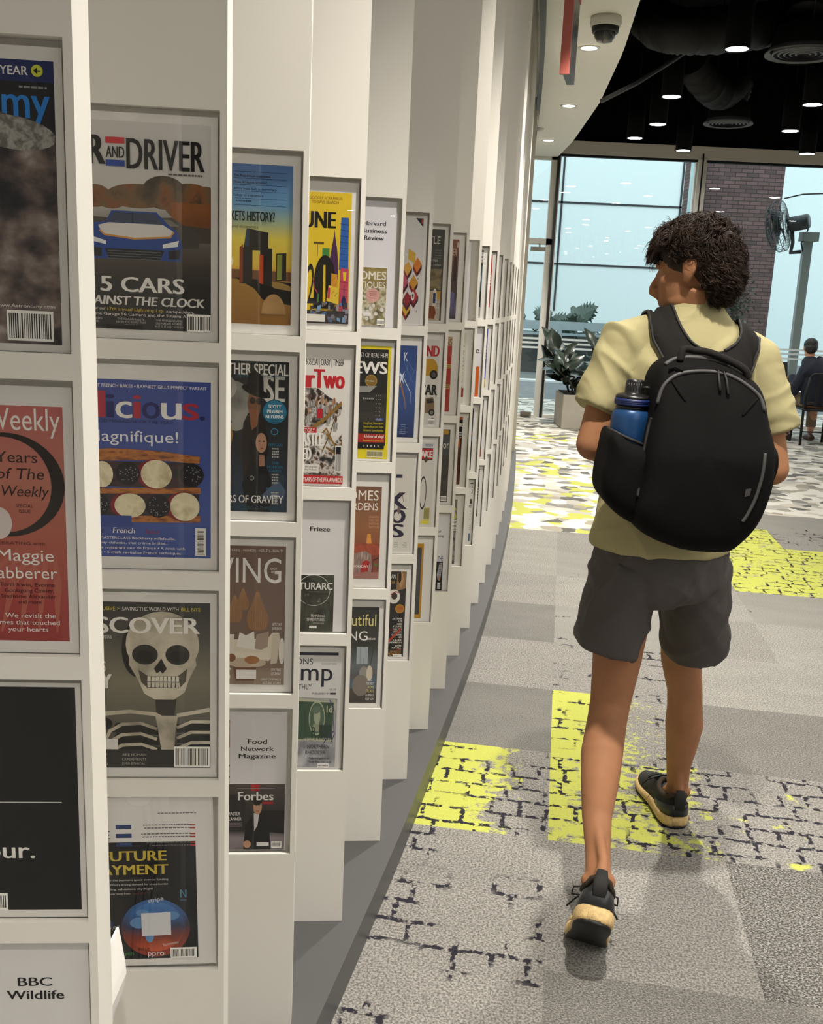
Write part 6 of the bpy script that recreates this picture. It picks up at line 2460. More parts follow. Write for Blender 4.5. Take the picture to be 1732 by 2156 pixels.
# ---- panel 8
KX = 0.17
s = Sheet(202, 272, margin=(20, 10))
s.poly([(0, 0), (202, 0), (202, 272), (0, 272)], ramp_mat('print brown rooms', [(0.01, '#2c2220'), (0.05, '#5f5a78'), (0.08, '#3a2624'), (0.16, '#4a3733'), (0.2, '#6b4436'), (0.28, '#7a4a36')], 2, nscale=14, namp=0.05))
s.text('TRAVELLER', 160, 218, 24, '#c9b7aa', w=400)
s.oval(176, 254, 16, 10, '#c9b7aa')
s.rect(110, 130, 170, 214, '#3a2a26')
s.poly([(40, 40), (150, 40), (160, 90), (60, 96)], '#5f5d86')
s.rect(20, 40, 76, 62, '#d5d0cc')
place(s, 7, 0, 'magazine_cover', 'brown and violet interior cover, eighth panel top pocket', 'magazine')
s = Sheet(196, 268, margin=(26, 12))
s.rect(0, 0, 196, 268, '#a3382c')
s.rect(0, 236, 196, 268, '#b59a78')
s.text('NS', 186, 238, 24, '#4a4640', w=120, b=0.0)
for q_ in range(16):
    s.oval(rngc.uniform(30, 180), rngc.uniform(10, 225), 6, 7, rngc.choice(['#8a2c24', '#c2564a', '#5d6064']))
for z_ in (156, 84):
    s.rect(20, z_, 190, z_ + 14, '#b8a25a')
    s.lines(180, z_ + 8, 2, 6, 3, 130, '#5a3a1c')
place(s, 7, 1, 'magazine_cover', 'red cover with pale bands and small drops, eighth panel second pocket', 'magazine')
s = Sheet(200, 270, margin=(16, 10))
s.rect(0, 0, 200, 270, photo_mat('print dark hillside', ['#26221c', '#363027', '#45423a'], 10, 5, (1, 1, 3)))
s.rect(60, 252, 170, 268, '#b08a2a')
s.poly([(0, 172), (200, 176), (200, 250), (0, 250)], '#4a4c50')
s.text('Outdoor', 188, 200, 30, '#cfcdc9', w=520)
s.barcode(60, 4, 186, 22)
place(s, 7, 2, 'magazine_cover', 'dark grey brown landscape cover with a small orange tab, eighth panel third pocket', 'magazine')
s = Sheet(210, 297, 0.6, '#dad9dd', (210, 297), (0, 0), k=1)
s.text('cal', 178, 226, 10, BK, b=0.01)
s.text('ping', 190, 209, 10, BK, b=0.01)
place(s, 7, 3, 'title_sheet', 'white sheet with two words over a dark magazine, eighth panel bottom pocket', 'paper sheet', dy=0.0130)
s = Sheet(186, 136, 1.6, page=(186, 136), margin=(0, 0))
s.rect(0, 0, 186, 136, '#1f2229')
s.rect(0, 112, 186, 136, '#cfd0d6')
s.text('THE', 180, 114, 20, '#27427e', w=110)
s.poly([(60, 60), (110, 106), (170, 108), (150, 50), (90, 40)], '#a9a6ae')
s.lines(150, 100, 8, 7, 3, 60, '#55535a')
s.oval(118, 46, 20, 10, '#a8765a')
s.barcode(86, 6, 150, 30)
place(s, 7, 3, 'magazine', 'dark magazine with a pale top band, low in eighth panel bottom pocket', 'magazine', dx=0.022, dy=0.0112, dz=0.008)

# ---- panels 9 onwards, seen at a narrow angle
KX = 0.13
s = Sheet(210, 297, 0.6, '#d9d8de', (210, 297), (0, 0), k=1)
place(s, 8, 0, 'title_sheet', 'blank looking white sheet behind a blue magazine, ninth panel top pocket', 'paper sheet', dx=0.03, dy=0.0130)
s = Sheet(176, 140, 1.6, page=(176, 140), margin=(0, 0))
s.rect(0, 0, 176, 140, '#1f4a94')
s.text("Men's", 170, 104, 24, '#dfe3ea', w=150, b=0.012)
s.rect(60, 90, 174, 98, '#a3304a')
s.lines(166, 84, 3, 7, 3, 90, '#c9cf8a')
s.lines(150, 30, 3, 9, 5, 60, '#9db6dd')
s.barcode(60, 4, 160, 22)
place(s, 8, 0, 'magazine', 'blue magazine with white letters, low in ninth panel top pocket', 'magazine', dx=0.046, dy=0.0112, dz=0.008)
s = Sheet(200, 276, margin=(26, 8))
s.rect(0, 0, 200, 276, '#cfccc2')
s.text('E C O N O M Y', 150, 60, 60, '#8a8434', rot=math.pi / 2 * 0.94, al='L', w=170)
s.oval(140, 46, 34, 20, '#3f7a3a')
s.rect(40, 24, 190, 60, '#7a1f1c')
s.text('1', 120, -2, 22, '#2a2a2a')
place(s, 8, 1, 'magazine_cover', 'pale cover with upright olive lettering, ninth panel second pocket', 'magazine')
s = Sheet(200, 276, margin=(22, 10))
s.rect(0, 0, 200, 276, '#1b1718')
s.rect(0, 264, 200, 276, '#a3542a')
s.text('ne', 192, 236, 24, '#e2dfd8', w=90, sh=0.2, b=0.012)
s.lines(184, 210, 3, 10, 5, 90, '#c9c6c0')
s.poly([(40, 0), (120, 90), (120, 160), (160, 150), (150, 60), (180, 0)], '#5a2a1c')
s.oval(130, 172, 26, 22, '#a8562a')
place(s, 8, 2, 'magazine_cover', 'black cover with white slanted letters and a rust figure, ninth panel third pocket', 'magazine')
s = Sheet(200, 272, margin=(26, 8))
s.rect(0, 0, 200, 272, photo_mat('print grey crowd', ['#6d6b68', '#7d7b77', '#55534f'], 10))
s.text('S', 176, 190, 50, '#c9c322', w=110, b=0.012)
s.rect(120, 142, 186, 186, WT)
for q_ in range(7):
    s.rect(124, 146 + 5.4 * q_, 182, 148.6 + 5.4 * q_, '#2a2a2a')
s.poly([(0, 0), (200, 0), (200, 110), (120, 120), (0, 80)], photo_mat('print grey machine', ['#2a2a2a', '#55534f', '#8d8b86', '#3a3936'], 40))
place(s, 8, 3, 'magazine_cover', 'grey cover with a big yellow letter, ninth panel bottom pocket', 'magazine')

KX = 0.1
s = Sheet(200, 280, margin=(20, 8))
s.rect(0, 0, 200, 280, '#1a2226')
for q_ in range(8):
    s.rect(60, 226 + 6 * q_, 190, 229 + 6 * q_, '#cfcdc8')
s.poly([(0, 110), (200, 110), (200, 216), (0, 216)], '#2c4f58')
s.oval(130, 160, 26, 14, '#9cb3b8')
s.barcode(60, 2, 190, 42)
place(s, 9, 0, 'magazine_cover', 'black and dark teal cover with a barcode, tenth panel top pocket', 'magazine')
s = Sheet(200, 292, margin=(6, 2))
s.rect(0, 0, 200, 292, '#dad9de')
s.rect(20, 0, 176, 130, '#c25a20')
s.text('e', 120, 188, 26, BK, b=0.012)
place(s, 9, 1, 'magazine_cover', 'white cover over an orange block, tenth panel second pocket', 'magazine')
s = Sheet(200, 276, margin=(22, 8))
s.rect(0, 0, 200, 276, '#1d1c26')
s.rect(0, 130, 200, 236, '#23335c')
s.rect(0, 160, 200, 168, '#8a3a2a')
place(s, 9, 2, 'magazine_cover', 'dark blue and black cover, tenth panel third pocket', 'magazine')
s = Sheet(204, 290, margin=(4, 4))
s.rect(0, 0, 204, 290, '#dbd9d5')
s.text('5', 184, 232, 34, '#2a2a2a', w=60)
s.rect(60, 276, 196, 282, '#3a3a3a')
s.rect(80, 186, 176, 208, '#3a382f')
s.text('d', 150, 168, 18, '#2a2a2a')
s.lines(160, 150, 4, 12, 3, 60, '#7a7874')
s.lines(180, 84, 3, 9, 3, 60, '#55524e')
s.rect(100, 14, 160, 50, '#2f5a8c')
place(s, 9, 3, 'magazine_cover', 'white newspaper-like cover with a big black numeral, tenth panel bottom pocket', 'magazine')

far = [  # panel, row, main colour, accent, look
    (10, 0, '#a31c26', '#dcd9d4', 'bright red'), (10, 1, '#2f3f8c', '#c9b83a', 'blue with a yellow foot'), (10, 2, '#221d20', '#8a2436', 'black with a dark red patch'), (10, 3, '#2a2a30', '#d0cdd6', 'charcoal with a pale portrait'),
    (11, 0, '#1c1b1e', '#b5792a', 'black with an orange top'), (11, 1, '#c9c6c0', '#8d8a86', 'pale grey'), (11, 2, '#4a2322', '#33407e', 'maroon and blue'), (11, 3, '#3c63b0', '#b9c3d8', 'mid blue'),
    (12, 0, '#5d5450', '#c9c6c0', 'taupe'), (12, 1, '#3a3432', '#c9c6c0', 'dark brown'), (12, 2, '#7a3c36', '#b9a59f', 'brick red'), (12, 3, '#8f8a84', '#d3d0ca', 'warm grey'),
    (13, 0, '#c2bfb9', '#8a8681', 'off-white'), (13, 1, '#8d8a33', '#cfcdc6', 'olive yellow'), (13, 2, '#b3b0aa', '#6f6c68', 'light grey'), (13, 3, '#5a6a78', '#c9ccd0', 'slate blue')]
for k, r_, c1, c2, look in far:
    s = Sheet(200, 276, margin=(16, 10))
    s.rect(0, 0, 200, 276, c1)
    s.rect(0, 226, 200, 276, c2) if 'top' in look else s.rect(0, 0, 200, 40, c2)
    s.lines(180, 180, 4, 14, 5, 120, c2)
    place(s, k, r_, 'magazine_cover', '%s cover, %s panel from the camera, %s pocket' % (look, ordinal(k + 1), ('top', 'second', 'third', 'bottom')[r_]), 'magazine')
pal = [('#c6c3bd', 'off-white'), ('#8e8b87', 'grey'), ('#5a4a44', 'brown'), ('#b9b6b0', 'pale grey'), ('#6a7886', 'blue grey'), ('#d0cdc8', 'white')]
for k in range(14, NP_):
    for r_ in range(4):
        c1, look = pal[(k * 5 + r_ * 3) % 6]
        s = Sheet(200, 276, margin=(8, 10))
        s.rect(0, 0, 200, 276, c1)
        s.lines(180, 200, 3, 16, 6, 120, '#77746f')
        place(s, k, r_, 'magazine_cover', '%s cover far down the row, %s panel from the camera, %s pocket' % (look, ordinal(k + 1), ('top', 'second', 'third', 'bottom')[r_]), 'magazine', grp='covers at the far end of the display wall')

# ---- loose stack of papers showing behind the first panel
Mp = Matrix.Translation(Vector((PK[0][0], PK[0][1], PL))) @ Matrix.Rotation(DIRS[0], 4, 'Z')
sh = thing('paper_shelf', 'white shelf behind the nearest panel carrying a stack of leaflets', 'shelf', Mp @ Vector((-0.12, BT + 0.10, 0.0)), DIRS[0])
m = MB()
m.box((-0.13, -0.099, 0.18), (0.085, 0.1, 0.195), white_board)
m.build('shelf_board', sh)
m = MB()
m.box((-0.13, -0.099, 0.0), (-0.115, 0.1, 0.18), white_board)
m.build('side', sh)
pw_ = mat('white leaflet paper', '#e6e4e0', rough=0.6)
pd_ = mat('grey leaflet cover', '#55545a', rough=0.5)
r = random.Random(4)
zb_ = PL + 0.196
prof = [P(x - 4, y, 1.195) + Vector((0, -0.035, 0)) for x, y in ((238, 2156), (262, 2090), (272, 2045), (262, 1990), (254, 1952))]
for i in range(9):
    m = MB()
    n = 12
    # each leaflet stands on the shelf, bellies out to the right and its top flops back
    cut = 0.86 + 0.14 * (1 - i / 8) if i < 5 else 0.72 + 0.05 * (8 - i)
    rs = []
    base = Vector((prof[0].x - 0.016 - 0.0045 * i, 1.16, zb_))
    line_ = [base] + [p_ - Vector((0.0044 * i + r.uniform(0, 0.0015), 0, 0.010 * (i % 3))) for p_ in prof]
    kk = len(line_) - 1
    for j in range(n + 1):
        u = j / n * kk * cut if i == 0 else j / n * kk
        q_ = min(int(u), kk - 1)
        c_ = line_[q_].lerp(line_[q_ + 1], u - q_)
        rs.append([Vector((c_.x - 0.0028, c_.y - 0.04, c_.z)), Vector((c_.x, c_.y - 0.04, c_.z)), Vector((c_.x, c_.y + 0.035, c_.z)), Vector((c_.x - 0.0028, c_.y + 0.035, c_.z))])
    m.rings(rs, pd_ if i % 3 == 1 else pw_, smooth=False)
    tag(m.build('leaflet'), 'bent white leaflet in the upright bundle behind the nearest panel', 'leaflet', 'leaflets bundled behind the nearest panel')

# ================================================================== THE WALKING PERSON
walker = thing('person', 'young man seen from behind walking, pale yellow t-shirt, charcoal shorts, black backpack', 'person', (0, 0, 0))
# the left foot is just leaving the ground: heel up, ball still on the carpet
SH = 1.05


def shoe_warp(p, bend):
    x, y, z = (q_ * SH for q_ in p)
    yb = y - 0.20 * SH
    if bend and yb < 0.03:
        a = bend * min(1.0, max(0.0, (0.03 - yb) / 0.06))
        yb, z = yb * math.cos(a) + z * math.sin(a), -yb * math.sin(a) + z * math.cos(a)
    return Vector((x, yb, z))


LB = RAD(47)
LR = Matrix.Rotation(RAD(-13), 4, 'Z') @ Matrix.Rotation(RAD(6), 4, 'Y')
lo_, hi_ = 1.8, 2.3
for _ in range(40):
    mid_ = (lo_ + hi_) / 2
    ho_ = P(1250, 1946, mid_)
    if (ho_ - (LR @ shoe_warp((0, 0, 0), LB))).z > 0.014:
        lo_ = mid_
    else:
        hi_ = mid_
LM = Matrix.Translation(ho_ - (LR @ shoe_warp((0, 0, 0), LB))) @ LR
HC = Vector((0.674, 2.50, 1.650))
b = MB()
at, RH = head_shape(b, HC, RAD(57), RAD(-7), 0.97, skin_t)
# neck and trunk
b.tube([(0.688, 2.505, 1.44), (0.686, 2.508, 1.52), (0.682, 2.502, 1.57), HC + Vector((0.008, -0.015, -0.03))], [0.085, 0.060, 0.056, 0.056], skin_t, 18)
b.tube([(0.66, 2.49, 0.86), (0.657, 2.49, 1.0), (0.66, 2.49, 1.15), (0.672, 2.495, 1.32), (0.682, 2.50, 1.43), (0.686, 2.505, 1.50)],
       [0.145, 0.148, 0.138, 0.16, 0.155, 0.10], skin_t, 22, side=(1, 0, 0), ry=[0.105, 0.10, 0.095, 0.10, 0.095, 0.07])
# arms
LS, LE, LW = Vector((0.520, 2.50, 1.455)), Vector((0.449, 2.45, 1.213)), Vector((0.560, 2.685, 1.165))
RS, RE, RW = Vector((0.848, 2.50, 1.430)), Vector((0.911, 2.45, 1.170)), Vector((0.815, 2.685, 1.130))
for s_, e_, w_, th_, dd in ((LS, LE, LW, 1, 0.45), (RS, RE, RW, -1, -0.45)):
    b.ell(s_, (0.062, 0.062, 0.062), skin_t)
    b.tube([s_, s_.lerp(e_, 0.35), s_.lerp(e_, 0.75), e_], [0.055, 0.052, 0.045, 0.041], skin_t, 16)
    b.ell(e_, (0.041, 0.041, 0.042), skin_t)
    b.tube([e_, e_.lerp(w_, 0.25), e_.lerp(w_, 0.6), w_], [0.040, 0.044, 0.037, 0.028], skin_t, 16, side=(0, 0, 1), ry=[0.038, 0.04, 0.033, 0.023])
    hand(b, w_, (dd, 1.0, 0.12), (0, 0, 1), 0.18, skin_t, 0.9, th_)
# legs
LH, RHp = Vector((0.578, 2.49, 0.92)), Vector((0.752, 2.51, 0.91))
ll = [LH, LH.lerp(P(1296, 1395, 2.51), 0.5), P(1297, 1395, 2.51), P(1284, 1480, 2.49), P(1277, 1520, 2.46), P(1266, 1590, 2.38), P(1262, 1650, 2.32), P(1256, 1720, 2.26), (LM @ shoe_warp((0, 0.066, 0.105), LB)).lerp(P(1256, 1720, 2.26), 0.45), LM @ shoe_warp((0, 0.066, 0.10), LB)]
b.tube(ll, [0.085, 0.078, 0.065, 0.0545, 0.0535, 0.0555, 0.049, 0.038, 0.031, 0.032], skin_t, 20)
rl_ = [RHp, RHp.lerp(P(1434, 1385, 2.66), 0.5), P(1433, 1385, 2.66), P(1441, 1450, 2.70), P(1441, 1485, 2.71), P(1440, 1525, 2.73), P(1434, 1570, 2.755), P(1428, 1610, 2.775), P(1426, 1650, 2.79), P(1425, 1670, 2.79)]
b.tube(rl_, [0.082, 0.072, 0.057, 0.051, 0.0515, 0.056, 0.047, 0.037, 0.033, 0.034], skin_t, 20)
# achilles and ankle bones
la = LM @ shoe_warp((0, 0.066, 0.105), LB)
print('ankle', la, ho_)
b.tube([P(1256, 1735, 2.225), LM @ shoe_warp((0, 0.034, 0.15), LB), LM @ shoe_warp((0, 0.028, 0.10), LB)], [0.014, 0.013, 0.018], skin_t, 10)
for dx in (-0.031, 0.031):
    b.ell(la + Vector((dx, 0.01, 0.0)), (0.012, 0.016, 0.017), skin_t)
ra = P(1425, 1668, 2.80)
b.tube([P(1428, 1600, 2.745), P(1428, 1650, 2.752), P(1428, 1680, 2.75)], [0.013, 0.012, 0.018], skin_t, 10)
for dx in (-0.033, 0.033):
    b.ell(ra + Vector((dx, 0.01, 0.0)), (0.012, 0.016, 0.017), skin_t)
fl_ = [la, LM @ shoe_warp((0, 0.10, 0.065), LB), LM @ shoe_warp((0, 0.15, 0.045), LB)]
b.tube(fl_, [0.034, 0.036, 0.03], skin_t, 12)
b.tube([ra, ra + Vector((-0.01, 0.08, -0.04)), ra + Vector((-0.02, 0.15, -0.06))], [0.035, 0.036, 0.03], skin_t, 12)
body = fuse(b, 'body', 0.0045, 6, walker)

for sx in (-1, 1):
    m = MB()
    m.ell(at(sx * 0.029, 0.059, 0.002), (0.0115, 0.0115, 0.0115), mat('eye white', '#d8d4cc', rough=0.2), None, 16, 10)
    m.ell(at(sx * 0.029, 0.0666, 0.002), (0.005, 0.005, 0.005), mat('brown iris', '#2a1a10', rough=0.2), None, 12, 8)
    m.build('eye', walker)
browm = mat('dark brow hair', '#20150e', rough=0.7)
for sx in (-1, 1):
    m = MB()
    m.tube([at(sx * 0.014, 0.090, 0.020), at(sx * 0.030, 0.088, 0.026), at(sx * 0.046, 0.076, 0.022)], [0.003, 0.0035, 0.002], browm, 8)
    m.build('eyebrow', walker)

# ---- t-shirt
tee = mat('pale yellow cotton', '#a39b74', rough=0.9, spec=0.2, bump=0.25, bscale=900)
b = MB()
b.tube([(0.656, 2.492, 0.945), (0.656, 2.492, 0.96), (0.657, 2.49, 1.05), (0.662, 2.49, 1.18), (0.672, 2.49, 1.31), (0.681, 2.495, 1.41), (0.685, 2.50, 1.475), (0.687, 2.505, 1.525), (0.688, 2.507, 1.558), (0.688, 2.508, 1.578)],
       [0.181, 0.182, 0.170, 0.166, 0.180, 0.180, 0.150, 0.104, 0.074, 0.068], tee, 30, side=(1, 0, 0), ry=[0.138, 0.138, 0.124, 0.114, 0.117, 0.112, 0.096, 0.078, 0.066, 0.062])
for s_, e_, nz in ((LS, Vector((0.452, 2.478, 1.300)), 1), (RS, Vector((0.916, 2.478, 1.262)), 1)):
    b.tube([Vector((0.687, 2.505, 1.505)), Vector((0.687, 2.505, 1.505)).lerp(s_, 0.55) + Vector((0, 0, 0.004)), s_], [0.058, 0.062, 0.068], tee, 18)
    b.ell(s_, (0.068, 0.072, 0.068), tee)
    b.tube([s_, s_.lerp(e_, 0.4), s_.lerp(e_, 0.93), e_], [0.070, 0.073, 0.076, 0.0765], tee, 24, side=(0, 1, 0), ry=[0.066, 0.062, 0.058, 0.058])
shirt = fuse(b, 'tshirt', 0.005, 7, walker)


def folds(c, n):
    d = 0.005 * noise.noise(Vector((c.x * 7, c.y * 7, c.z * 10)))
    # drag lines from the straps and arm pits
    ridge = abs(noise.noise(Vector((c.x * 16 + c.z * 9, c.y * 5, c.z * 5 + 3.1))))
    amp = max(0.0, noise.noise(Vector((c.x * 5 + 9, c.y * 5, c.z * 4))) + 0.25)
    d += 0.013 * amp * (0.32 - min(ridge, 0.32)) / 0.32 * (0.35 + 0.65 * max(0, min(1, (1.42 - abs(c.z - 1.3) * 2))))
    r2 = abs(noise.noise(Vector((c.x * 9 - c.z * 14, c.y * 9, c.z * 8 + 8))))
    d += 0.016 * max(0.0, 0.35 - amp) * (0.3 - min(r2, 0.3)) / 0.3
    if c.z > 1.53:
        d *= 0.35
    return d


displace(shirt, folds)
m = MB()
ring = [Vector((0.688 + 0.0655 * math.cos(w), 2.508 + 0.060 * math.sin(w), 1.572 + 0.012 * math.sin(w + math.pi) * 0.4)) for w in [2 * math.pi * q_ / 40 for q_ in range(41)]]
m.tube(ring, [0.0055] * 41, tee, 8, caps=False)
m.build('collar', walker)

# ---- shorts
shm_ = mat('charcoal shorts cloth', '#4b4745', rough=0.7, spec=0.3, bump=0.2, bscale=700)
b = MB()
b.tube([(0.657, 2.492, 1.0), (0.658, 2.492, 0.93), (0.662, 2.497, 0.85), (0.668, 2.50, 0.815)], [0.163, 0.172, 0.176, 0.13], shm_, 28, side=(1, 0, 0), ry=[0.115, 0.124, 0.13, 0.11])
lh0, lh1 = Vector((0.582, 2.49, 0.89)), P(1274, 1361, 2.475)
rh0, rh1 = Vector((0.755, 2.515, 0.89)), P(1464, 1356, 2.60)
b.tube([lh0, lh0.lerp(lh1, 0.5), lh0.lerp(lh1, 0.95), lh1], [0.096, 0.090, 0.086, 0.0855], shm_, 26, side=(1, 0, 0.30), ry=[0.112, 0.112, 0.108, 0.107])
b.tube([rh0, rh0.lerp(rh1, 0.5), rh0.lerp(rh1, 0.95), rh1], [0.094, 0.088, 0.085, 0.084], shm_, 26, side=(1, 0, 0), ry=[0.11, 0.11, 0.108, 0.107])
shorts = fuse(b, 'shorts', 0.005, 4, walker)


def sfold(c, n):
    d = 0.004 * noise.noise(Vector((c.x * 6, c.y * 6, c.z * 6)))
    r1 = abs(noise.noise(Vector((c.x * 10 + c.z * 8, c.y * 6, c.z * 3 + 5.5))))
    r2 = abs(noise.noise(Vector((c.x * 11 - c.z * 7, c.y * 6, c.z * 3 + 1.5))))
    d += 0.007 * (0.28 - min(r1, 0.28)) / 0.28 + 0.005 * (0.2 - min(r2, 0.2)) / 0.2
    return d


displace(shorts, sfold)

# ---- curly hair
hairm = mat('dark brown curly hair', '#2a1b11', rough=0.55, spec=0.3, var=0.5, vscale=45)
b = MB()
b.ell(at(0, -0.016, 0.040), (0.079, 0.099, 0.082), hairm, RH, 30, 20)
b.ell(at(0, -0.062, -0.010), (0.066, 0.052, 0.064), hairm, RH, 24, 16)
b.ell(at(0, 0.042, 0.082), (0.066, 0.052, 0.040), hairm, RH, 24, 14)
core = fuse(b, 'hair_core', 0.006, 3)
displace(core, lambda c, n: 0.006 * noise.noise(c * 38) + 0.003 * noise.noise(c * 90))
hb = MB()
me = core.data
hb.add([v.co.copy() for v in me.vertices], [list(p.vertices) for p in me.polygons], hairm, True)
bpy.data.objects.remove(core)
bpy.data.meshes.remove(me)
r = random.Random(5)
RHi = RH.inverted()
cnt = 0
while cnt < 2900:
    a_, z_ = r.uniform(0, 2 * math.pi), r.uniform(-0.95, 1)
    rr = math.sqrt(1 - z_ * z_)
    nl_ = Vector((rr * math.cos(a_), rr * math.sin(a_), z_))
    p_ = Vector((nl_.x * 0.079, nl_.y * 0.099 - 0.014, nl_.z * 0.092 + 0.034))
    nape = 1500 <= cnt < 2300
    if cnt >= 2300 and not (p_.y > -0.03 and p_.z > 0.075):
        continue
    if nape:
        p_ = Vector((nl_.x * 0.068, nl_.y * 0.055 - 0.062, nl_.z * 0.066 - 0.010))
        if nl_.y > 0.15 or z_ > 0.75 or p_.z < -0.068:
            continue
    if p_.y > 0.035 and p_.z < 0.072:
        continue
    if abs(p_.x) > 0.045 and -0.045 < p_.y and p_.z < 0.036:
        continue
    if p_.z < -0.028 and p_.y > -0.045 and not nape:
        continue
    cnt += 1
    nl_ = Vector((nl_.x / 0.079, nl_.y / 0.099, nl_.z / 0.092)).normalized()
    down = Vector((0, 0, -1))
    fwd = Vector((0, 1, 0))
    if p_.y > 0.01 and p_.z > 0.06:          # fringe falls forward
        flow = fwd * 0.9 + down * 0.35 + Vector((r.uniform(-0.5, 0.5), 0, 0))
        L_ = r.uniform(0.05, 0.095)
    elif p_.z > 0.085:                       # crown
        flow = Vector((r.uniform(-0.7, 0.7), 0.35 + r.uniform(-0.4, 0.4), -0.2))
        L_ = r.uniform(0.04, 0.07)
    else:                                    # sides and back fall down
        flow = down * 1.0 + Vector((r.uniform(-0.35, 0.35), r.uniform(-0.35, 0.35), 0))
        L_ = r.uniform(0.035, 0.062) if not nape else r.uniform(0.02, 0.042)
    flow = flow - nl_ * flow.dot(nl_) * 0.8
    if abs(p_.x) > 0.045 and p_.y > -0.05 and p_.z < 0.085:
        L_ = r.uniform(0.012, 0.022)
    d_ = (nl_ * r.uniform(0.05, 0.3) + flow).normalized()
    s_ = d_.cross(nl_)
    if s_.length < 0.1:
        s_ = d_.cross(Vector((1, 0.3, 0.2)))
    s_.normalize()
    t_ = s_.cross(d_).normalized()
    turns, cr, ph = r.uniform(0.9, 2.2), r.uniform(0.004, 0.010), r.uniform(0, 6.28)
    pts = []
    nseg = 9
    for i in range(nseg + 1):
        u = i / nseg
        w = ph + turns * 2 * math.pi * u
        g = 0.25 + 0.75 * u
        lp_ = p_ - nl_ * 0.004 + d_ * (L_ * u) + nl_ * (0.005 * math.sin(math.pi * u * 0.9)) + (s_ * math.cos(w) + t_ * math.sin(w)) * cr * g
        # keep off the skull
        q_ = Vector((lp_.x / 0.081, (lp_.y + 0.014) / 0.101, (lp_.z - 0.034) / 0.094))
        if q_.length < 1.0 and not nape:
            q_ = q_.normalized()
            lp_ = Vector((q_.x * 0.081, q_.y * 0.101 - 0.014, q_.z * 0.094 + 0.034))
        lim = 1.10 + 0.06 * math.sin(ph * 3 + cnt) + (0.16 * u if lp_.y > 0.05 else 0)
        if q_.length > lim and not nape:
            q_ = q_.normalized() * lim
            lp_ = Vector((q_.x * 0.081, q_.y * 0.101 - 0.014, q_.z * 0.094 + 0.034))
        pts.append(at(*lp_))
    nst = 6
    for k_ in range(nst):                     # a lock is a bundle of fine strands that part towards the tip
        of = Vector((r.gauss(0, 1), r.gauss(0, 1), r.gauss(0, 1))) * 0.0021
        sp_ = r.uniform(0.6, 2.0)
        w0 = r.uniform(0.0009, 0.0016)
        hb.tube([p_2 + of * (0.5 + sp_ * (i / nseg)) for i, p_2 in enumerate(pts)], [w0 * (1 - 0.7 * (i / nseg) ** 2) for i in range(nseg + 1)], hairm, 3, caps=False)
for q_ in range(60):                          # thin flyaway curls
    a_ = r.uniform(0, 2 * math.pi)
    p_ = Vector((0.08 * math.cos(a_), 0.095 * math.sin(a_) - 0.01, r.uniform(0.04, 0.11)))
    pts = [at(p_.x * (1 + 0.2 * u) + 0.008 * math.cos(9 * u + q_), p_.y * (1 + 0.2 * u), p_.z + 0.012 * math.sin(9 * u + q_)) for u in [i / 9 for i in range(10)]]
    hb.tube(pts, 0.0007, hairm, 4, caps=False)
hb.build('hair', walker)


# ---- running shoes
knit = mat('black knit shoe', '#1c1b1b', rough=0.75, bump=0.4, bscale=700)
counter = mat('glossy black heel counter', '#242629', rough=0.35)
boost = mat('worn cream foam midsole', '#cfb27c', rough=0.7, bump=0.8, bscale=260, var=0.18, vscale=90)
outs = mat('black rubber outsole', '#0f0f10', rough=0.6)
lining = mat('dark brown shoe lining', '#33291f', rough=0.9)


